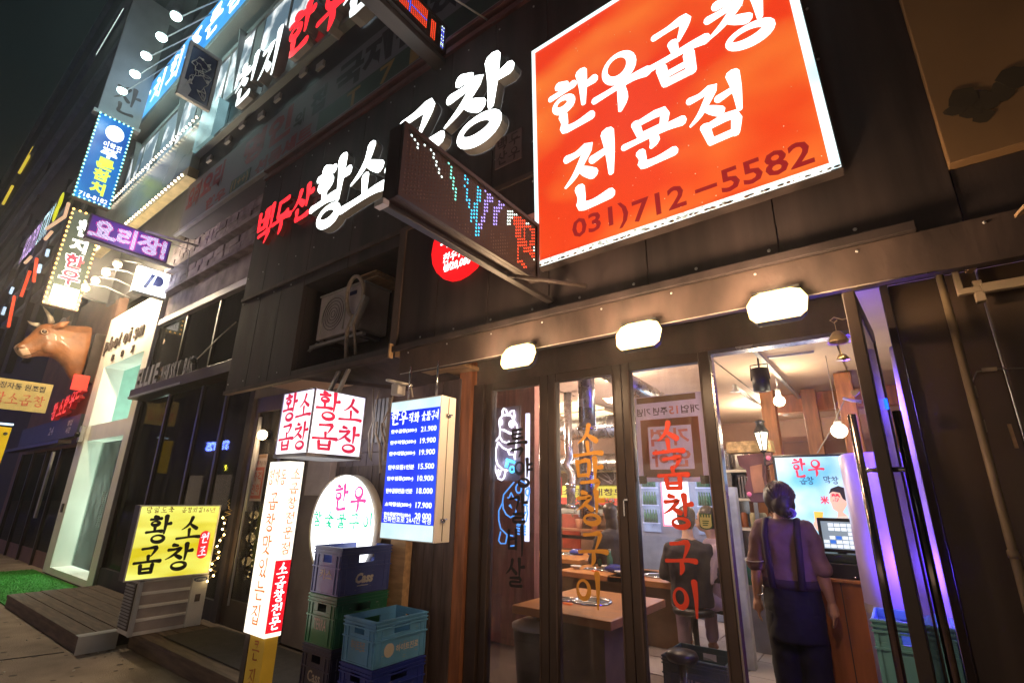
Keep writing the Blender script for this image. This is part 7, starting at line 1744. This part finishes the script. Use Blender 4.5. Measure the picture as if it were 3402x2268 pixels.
# carved bracket with lamp
bc = aty(2510, 1560, 5.0)
CBt = thing('carved_bracket', 'dark red carved wooden bracket with pink studs and a tan centre', 'bracket', bc)
w_ = aty(2560,1560,5.0).x-bc.x
prof = [(-1.2,.13),(1.2,.15),(1.15,.06),(.72,.03),(.60,-.10),(.9,-.17),(1.0,-.22),(.9,-.28),(-.55,-.28),(-.8,-.22),(-.9,-.15),(-.62,-.08),(-.66,.0),(-1.1,.04)]
mk('board', MB().prism(list(reversed([(bc.x+a*w_, bc.z+z_*1.0) for a, z_ in prof])), FY(5.0), -.08, 0), mat('carved_red', (.13,.05,.055), .5, var=.3, scale=6), CBt, bevel=.005)
mk('inlay', MB().prism(list(reversed([(bc.x+a*w_, bc.z+z_) for a, z_ in [(-.35,.03),(.50,.05),(.42,-.06),(.52,-.19),(-.30,-.20),(-.36,-.07)]])), FY(4.995), 0, .004), mat('inlay_tan', (.36,.16,.09), .5), CBt)
for a, z_ in ((.98,.10),(.85,-.22),(-.60,-.21)): mk('stud', MB().ball((bc.x+a*w_, 4.985, bc.z+z_), .02), emi('stud_pink', (.6,.12,.22), .6), CBt)
mk('garland', MB().box((bc.x-1.9*w_, 5.02, bc.z+.16), (bc.x+1.2*w_, 5.2, bc.z+.26)), mat('garland_tan', (.48,.32,.14), .7, var=.4, scale=25, bump=.8, bscale=40), CBt)
# lantern
ln = aty(2532, 1462, 4.9)
LNt = thing('wall_lantern', 'black street-style lantern with lit glass sides above the carved bracket', 'lamp', ln)
s_ = aty(2550,1462,4.9).x-ln.x
mk('cap', MB().lathe(ln+V((0,0,s_*1.6)), (0,0,1), [(0,s_*1.5),(s_*.5,s_*1.25),(s_*1.0,s_*.9),(s_*1.9,s_*.75),(s_*2.2,s_*1.0),(s_*2.5,s_*.7)], 4), m_black, LNt)
mk('glass', MB().lathe(ln+V((0,0,-s_*1.9)), (0,0,1), [(0,s_*.6),(s_*3.4,s_*1.25)], 4), emi('lantern_glow', (1,.86,.62), 4), LNt)
b = MB()
for k in range(4):
    a = 2*math.pi*k/4; e1 = V((math.cos(a), math.sin(a), 0))
    t_ = V((0,0,1)); b.tube([ln+V((0,0,-s_*1.9))+V((0,0,0))+e1*s_*.62, ln+V((0,0,s_*1.5))+e1*s_*1.28], .006, 5)
b.lathe(ln+V((0,0,-s_*2.6)), (0,0,1), [(0,s_*.1),(s_*.3,s_*.5),(s_*.7,s_*.7)], 12).tube([ln+V((0,0,-s_*2.6)), ln+V((0,0,-s_*5))], .008, 6)
mk('frame', b, m_black, LNt); plamp('lantern_light', ln+V((.12,-.25,0)), 8, (1,.78,.5), .06, LNt)
# track light
r0_ = atz(2503, 1160, 2.72); r1_ = atz(2660, 1325, 2.72)
TRt = thing('track_light', 'ceiling track with a black cylinder spot and a glowing round bulb in the doorway', 'lamp', r0_)
mk('rail', MB().beam(r0_, r1_, .035, .03), m_grey, TRt)
def on_rail(px_, py_):
    best = min((abs((V((PPX,PPY))-V((0,0))).x*0) + ((lambda p: (p[0]-px_)**2)(proj(r0_*(1-t)+r1_*t))), t) for t in [k/60 for k in range(61)]); return r0_*(1-best[1])+r1_*best[1]
def proj(p):
    c_ = CM.transposed() @ (V(p)-EYE); return (PPX+F_PX*c_.x/c_.z, PPY+F_PX*c_.y/c_.z)
sp = on_rail(2528, 0); spd = aty(2527, 1262, sp.y)
mk('spot', MB().lathe(spd+V((0,0,-.10)), (0,0,1), [(0,.07),(.20,.07)], 20), m_black, TRt)
mk('spot_stem', MB().tube([spd+V((0,0,.1)), (spd.x, sp.y, 2.72)], .008, 6).tube([spd+V((-.075,0,.0)), spd+V((-.07,0,.14)), spd+V((.07,0,.14)), spd+V((.075,0,0))], .006, 6), m_black, TRt)
sb = on_rail(2588, 0); sbd = aty(2589, 1332, sb.y)
mk('bulb', MB().ball(sbd, .055), emi('track_bulb', (1,.86,.60), 7), TRt)
mk('bulb_socket', MB().tube([sbd+V((0,0,.05)), sbd+V((0,0,.13))], .026, 10).tube([sbd+V((0,0,.13)), (sbd.x, sb.y, 2.71)], .008, 6), m_lgrey, TRt)
plamp('track_bulb_light', sbd+V((.0,-.10,-.02)), 16, (1,.78,.50), .05, TRt)
se = r1_; mk('tilted_spot', MB().lathe(se+V((-.02,0,-.09)), (-.9,.2,-.25), [(0,.04),(.22,.045)], 14).ball(se+V((.02,0,-.10)), .03), m_grey, TRt)
put('ceiling_conduit', 'thin grey conduit strip fixed to the ceiling beside the track', 'conduit', MB().beam(atz(2550,1188,2.76), atz(2705,1168,2.76), .025, .02), m_grey)
c0_ = atz(2440, 1282, 2.60); c1_ = atz(2558, 1372, 2.60)
put('ceiling_pipe', 'pinkish pipe slanting down along the ceiling left of the track light', 'pipe', MB().tube([c0_, c1_], .022, 10).lathe(c0_+V((0,0,-.06)), (0,0,1), [(0,.05),(.02,.02),(.06,.015)], 14), m_lgrey)
gb_ = aty(2788, 1430, 5.2)
GBt = thing('globe_lamp', 'small round frosted lamp hanging between the wooden posts', 'lamp', gb_)
mk('globe', MB().ball(gb_, .065), emi('globe_glow', (1,.92,.72), 3.5), GBt); mk('cap', MB().lathe(gb_+V((0,0,.05)), (0,0,1), [(0,.035),(.03,.03)], 12), m_white, GBt)
mk('cord', MB().tube([gb_+V((0,0,.07)), gb_+V((0,0,.6)), (gb_.x, gb_.y, 2.78)], .003, 5), m_cable, GBt); plamp('globe_light', gb_+V((0,-.2,0)), 5, (1,.85,.6), .06, GBt)
put('sagging_wire', 'thin wire sagging diagonally behind the hanging globe lamp', 'cord', MB().tube([aty(2805,1330,5.4), aty(2760,1430,5.4), aty(2715,1505,5.4)], .006, 5), m_cable)
put('door_top_cable', 'pale cable curling along the beam at the top right of the doorway', 'cable', MB().tube([aty(2800,1322,4.6), aty(2830,1330,4.6), aty(2862,1334,4.6)], .012, 6), m_white)
# lit advertising panel
YT = 4.75
tx0, tx1 = aty(2585,1600,YT).x, aty(2815,1600,YT).x; tz1_ = aty(2585,1520,YT).z; tz0_ = aty(2700,1830,YT).z
TV = thing('lit_poster', 'large glowing blue-white advertising panel with a man holding a beer glass', 'poster', ((tx0+tx1)/2, YT, tz0_))
mk('case', MB().box((tx0-.02, YT, tz0_-.02), (tx1+.02, YT+.10, tz1_+.02)), m_black, TV, bevel=.004)
mk('face', MB().box((tx0, YT-.006, tz0_), (tx1, YT-.001, tz1_)), emi_noise('ad_sky', (.02,.42,.70), (.62,.85,1), 1.0, scale=2.6, sharp=(.36,.58)), TV)
F = FY(YT-.008); W = tx1-tx0; Hh = tz1_-tz0_
def tvp(px_, py_): p = aty(px_, py_, YT-.008); return p.x, p.z
mb = MB()
for ch, (x_, y_, w_, h_) in zip('한우', ((2655,1555,34,60),(2710,1552,40,56))):
    a = tvp(x_-w_/2, y_+h_/2); b2 = tvp(x_+w_/2, y_-h_/2); brush(mb, ch, F, (a[0], a[1], b2[0], b2[1]), .15, 0, .001)
mk('red_lettering', mb, emi('ad_red', (.60,.02,.05), 1), TV)
mb = MB()
for ch, (x_, y_) in zip('곱창막창', ((2668,1596),(2692,1596),(2748,1594),(2774,1595))):
    a = tvp(x_-10, y_+12); b2 = tvp(x_+10, y_-12); brush(mb, ch, F, (a[0], a[1], b2[0], b2[1]), .12, 0, .001)
mk('blue_lettering', mb, emi('ad_navy', (.02,.04,.12), .6), TV)
def poly(pts, m, nm, d0=.001, d1=.002):
    q_ = [tvp(*p) for p in pts]; A = sum(q_[i][0]*q_[(i+1) % len(q_)][1]-q_[(i+1) % len(q_)][0]*q_[i][1] for i in range(len(q_)))
    if A < 0: q_.reverse()
    mk(nm, MB().prism(q_, F, 0, d1), m, TV)
adskin = emi('ad_skin', (.80,.48,.33), .8); adhair = emi('ad_hair', (.03,.02,.02), .5); adshirt = emi('ad_shirt', (.75,.62,.48), .8)
poly([(2757,1640),(2762,1625),(2790,1618),(2812,1628),(2818,1660),(2812,1680),(2800,1700),(2815,1712),(2818,1728),(2782,1722),(2784,1700),(2768,1690),(2762,1672),(2757,1662)], adskin, 'man_head')
poly([(2753,1640),(2760,1622),(2785,1613),(2812,1622),(2822,1650),(2818,1668),(2800,1656),(2790,1636),(2766,1632)], adhair, 'man_hair', d1=.003)
poly([(2770,1735),(2782,1716),(2818,1712),(2822,1790),(2790,1770)], adshirt, 'man_shirt', d1=.003)
poly([(2704,1698),(2735,1700),(2732,1735),(2708,1732)], emi('ad_beer', (.85,.45,.06), .9), 'beer_glass', d1=.004)
poly([(2702,1740),(2712,1720),(2726,1728),(2736,1736),(2742,1760),(2730,1775),(2712,1758)], adskin, 'hand', d1=.005)
mb = MB(); a = tvp(2740, 1660); fontadd(mb, '米', F, (a[0]-.03, a[1]-.03, a[0]+.03, a[1]+.03), off=.04, c=.004); a = tvp(2778, 1652); fontadd(mb, '粉', F, (a[0]-.03, a[1]-.03, a[0]+.03, a[1]+.03), off=.04, c=.005)
mk('red_marks', mb, emi('ad_red', (.6,.02,.05), 1), TV)
plamp('ad_wash', ((tx0+tx1)/2-.2, YT-.35, 1.55), 5, (.6,.85,1), .2, TV)
# counter, monitor
cyk = 4.15
c0x = aty(2735,1950,cyk).x; 
CTt = thing('counter', 'orange-brown wooden cashier counter with a dark top and small drawer knob', 'counter', (c0x+.3, cyk, FLZ))
ctop = aty(2760,1930,cyk).z; dtop = aty(2760,1870,cyk).z
mk('front', MB().box((c0x-.05, cyk, FLZ), (1.2, cyk+.55, ctop)), mat('counter_wood', (.36,.13,.045), .4, var=.3, scale=2, stretch=(6,6,1)), CTt, bevel=.004)
mk('lip', MB().box((c0x-.07, cyk-.03, ctop), (1.2, cyk+.56, ctop+.02)), m_owood, CTt, bevel=.004)
mk('drawer', MB().box((c0x-.02, cyk+.02, ctop+.021), (1.2, cyk+.5, dtop)), m_black, CTt, bevel=.004)
mk('knob', MB().ball(aty(2842,1918,cyk+.0), .008), m_steel, CTt)
mk('seam', MB().box((c0x+.10, cyk-.003, FLZ), (c0x+.106, cyk, ctop)), m_dark, CTt)
Y_m = 4.25; ms = [aty(x_, y_, Y_m) for x_, y_ in ((2742,1724),(2838,1732),(2834,1838),(2734,1826))]
MNt = thing('monitor', 'cashier touch monitor showing a grid of white keys on the counter', 'monitor', (ms[0].x+.15, Y_m, dtop))
mx_0, mx_1, mz_0, mz_1 = ms[3].x, ms[1].x, ms[3].z, ms[0].z
mk('shell', MB().box((mx_0-.01, Y_m, mz_0-.01), (mx_1+.02, Y_m+.04, mz_1+.01)), m_black, MNt, bevel=.006)
mk('screen', MB().box((mx_0+.012, Y_m-.004, mz_0+.012), (mx_1, Y_m-.001, mz_1-.012)), emi('pos_grey', (.20,.25,.30), 1), MNt)
mb = MB(); bl = MB(); Fm = FY(Y_m-.005); Wm = mx_1-mx_0; Hm = mz_1-mz_0
for r_ in range(6):
    for k in range(5):
        if r_ == 3 and k < 4 or (r_ == 2 and k == 0) or (r_ > 3 and k == 0): continue
        tgt = bl if (r_, k) in ((2,2),(1,1)) else mb
        tgt.fbox(Fm, mx_0+Wm*(.08+.175*k), mx_0+Wm*(.08+.175*k+.15), mz_0+Hm*(.10+.135*r_), mz_0+Hm*(.10+.135*r_+.105), 0, .001)
mk('keys', mb, emi('pos_key', (.75,.82,.88), 1), MNt); mk('blue_keys', bl, emi('pos_blue', (.04,.16,.65), 1), MNt)
mk('stand', MB().box((mx_0+.08, Y_m+.045, dtop), (mx_1-.08, Y_m+.10, mz_0+.05)), m_black, MNt)
put('receipt_printer', 'dark greenish box under the monitor on the counter', 'printer', MB().box((c0x+.0, cyk+.06, dtop+.001), (c0x+.42, cyk+.4, dtop+.055)), mat('dark_green', (.03,.05,.03), .4), bevel=.006)
# tall white rounded cabinet lit violet
wc = aty(2845, 1700, 3.62)
WCb = thing('white_column', 'tall white rounded plastic column glowing violet inside the open door', 'column', (wc.x, 3.62, FLZ))
ctz = aty(2845, 1508, 3.62).z
rad = .168
vx = -.078
m_wp = mat('violet_lit_plastic', (.50,.42,.78), .35, var=.05)  # white plastic; part of the violet light is put into its base colour
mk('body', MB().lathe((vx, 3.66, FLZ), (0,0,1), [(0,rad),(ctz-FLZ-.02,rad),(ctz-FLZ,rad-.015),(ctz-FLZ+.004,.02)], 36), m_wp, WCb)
mk('grey_tape', MB().lathe((vx, 3.66, .93), (0,0,1), [(0,rad+.002),(.045,rad+.002)], 36, cap=False), mat('grey_tape', (.30,.26,.30), .4), WCb)
put('white_banner_roll', 'bright crumpled white plastic sheet standing behind the hinge side of the open door', 'sheet', MB().loft([((.17,3.48,FLZ),.10,.09),((.165,3.48,.9),.09,.09),((.16,3.47,1.5),.085,.09),((.15,3.47,2.1),.05,.07),((.135,3.46,2.35),.03,.05)], 14), mat('dull_plastic', (.42,.38,.42), .5))
# violet-blue light tag on the door leaf, with violet lights added close to the column
q_ = aty(2930, 1338, 2.86)
BLt = thing('door_led', 'small bright cyan-blue LED bar glowing on the open door glass', 'lamp', q_)
mk('bar', MB().box((q_.x-.018, q_.y, q_.z-.03), (q_.x+.022, q_.y+.012, q_.z+.02)), emi('led_door', (.004,.05,1), 6), BLt, bevel=.003)
vl = V((.02, 3.28, 1.95)); 
VLt = thing('blue_strip_light', 'blue-violet strip light inside the doorway tinting the white column', 'lamp', (.10, 3.2, 2.5))
mk('strip', MB().box((.06, 3.12, 2.66), (.50, 3.15, 2.70)), emi('violet_strip', (.16,.08,1), 9), VLt)
plamp('violet_light', (-.02, 3.36, 2.0), 24, (.10,.045,1), .08, VLt)
plamp('violet_light', (-.02, 3.36, 1.2), 12, (.12,.05,1), .08, VLt)
crate('teal drinks crate with a white emblem, topmost of the pile inside the open door', .115, 3.13, .70, .34, .31, .28, (.12,.32,.36), None, None, grp='drinks crates inside the restaurant')
for k_, z_ in enumerate((.42, .16)): crate(('dark crate under the teal crate inside the open door','dark crate at the foot of the pile inside the open door')[k_], .115, 3.13, z_, .34, .31, .255, (.04,.055,.065), None, None, grp='drinks crates inside the restaurant')
mb = MB(); mb.prism([(.0+.035*math.cos(a), .80+.05*math.sin(a)) for a in [2*math.pi*k/16 for k in range(16)]], FY(3.121), -.002, 0); mk('emblem', mb, mat('crate_print', (.6,.6,.55), .6), [o for o in COL.objects if o.get('label','').startswith('teal drinks crate')][0])
# ------------------------------------------------------------ added haze
hz = MB().box((-92,-27,-1),(32,16,30.5)); hm = bpy.data.materials.new('bloom_haze_air'); hm.use_nodes = True  # thin volume added to imitate lens bloom around the lamps
n_ = hm.node_tree.nodes; n_.clear(); ho = n_.new('ShaderNodeOutputMaterial'); pv = n_.new('ShaderNodeVolumePrincipled')
pv.inputs['Color'].default_value = (.9,.87,.85,1); pv.inputs['Density'].default_value = .0038; pv.inputs['Anisotropy'].default_value = .86
hm.node_tree.links.new(pv.outputs[0], ho.inputs['Volume'])
hzo = tag(mk('bloom_haze', hz, hm), kind='stuff')
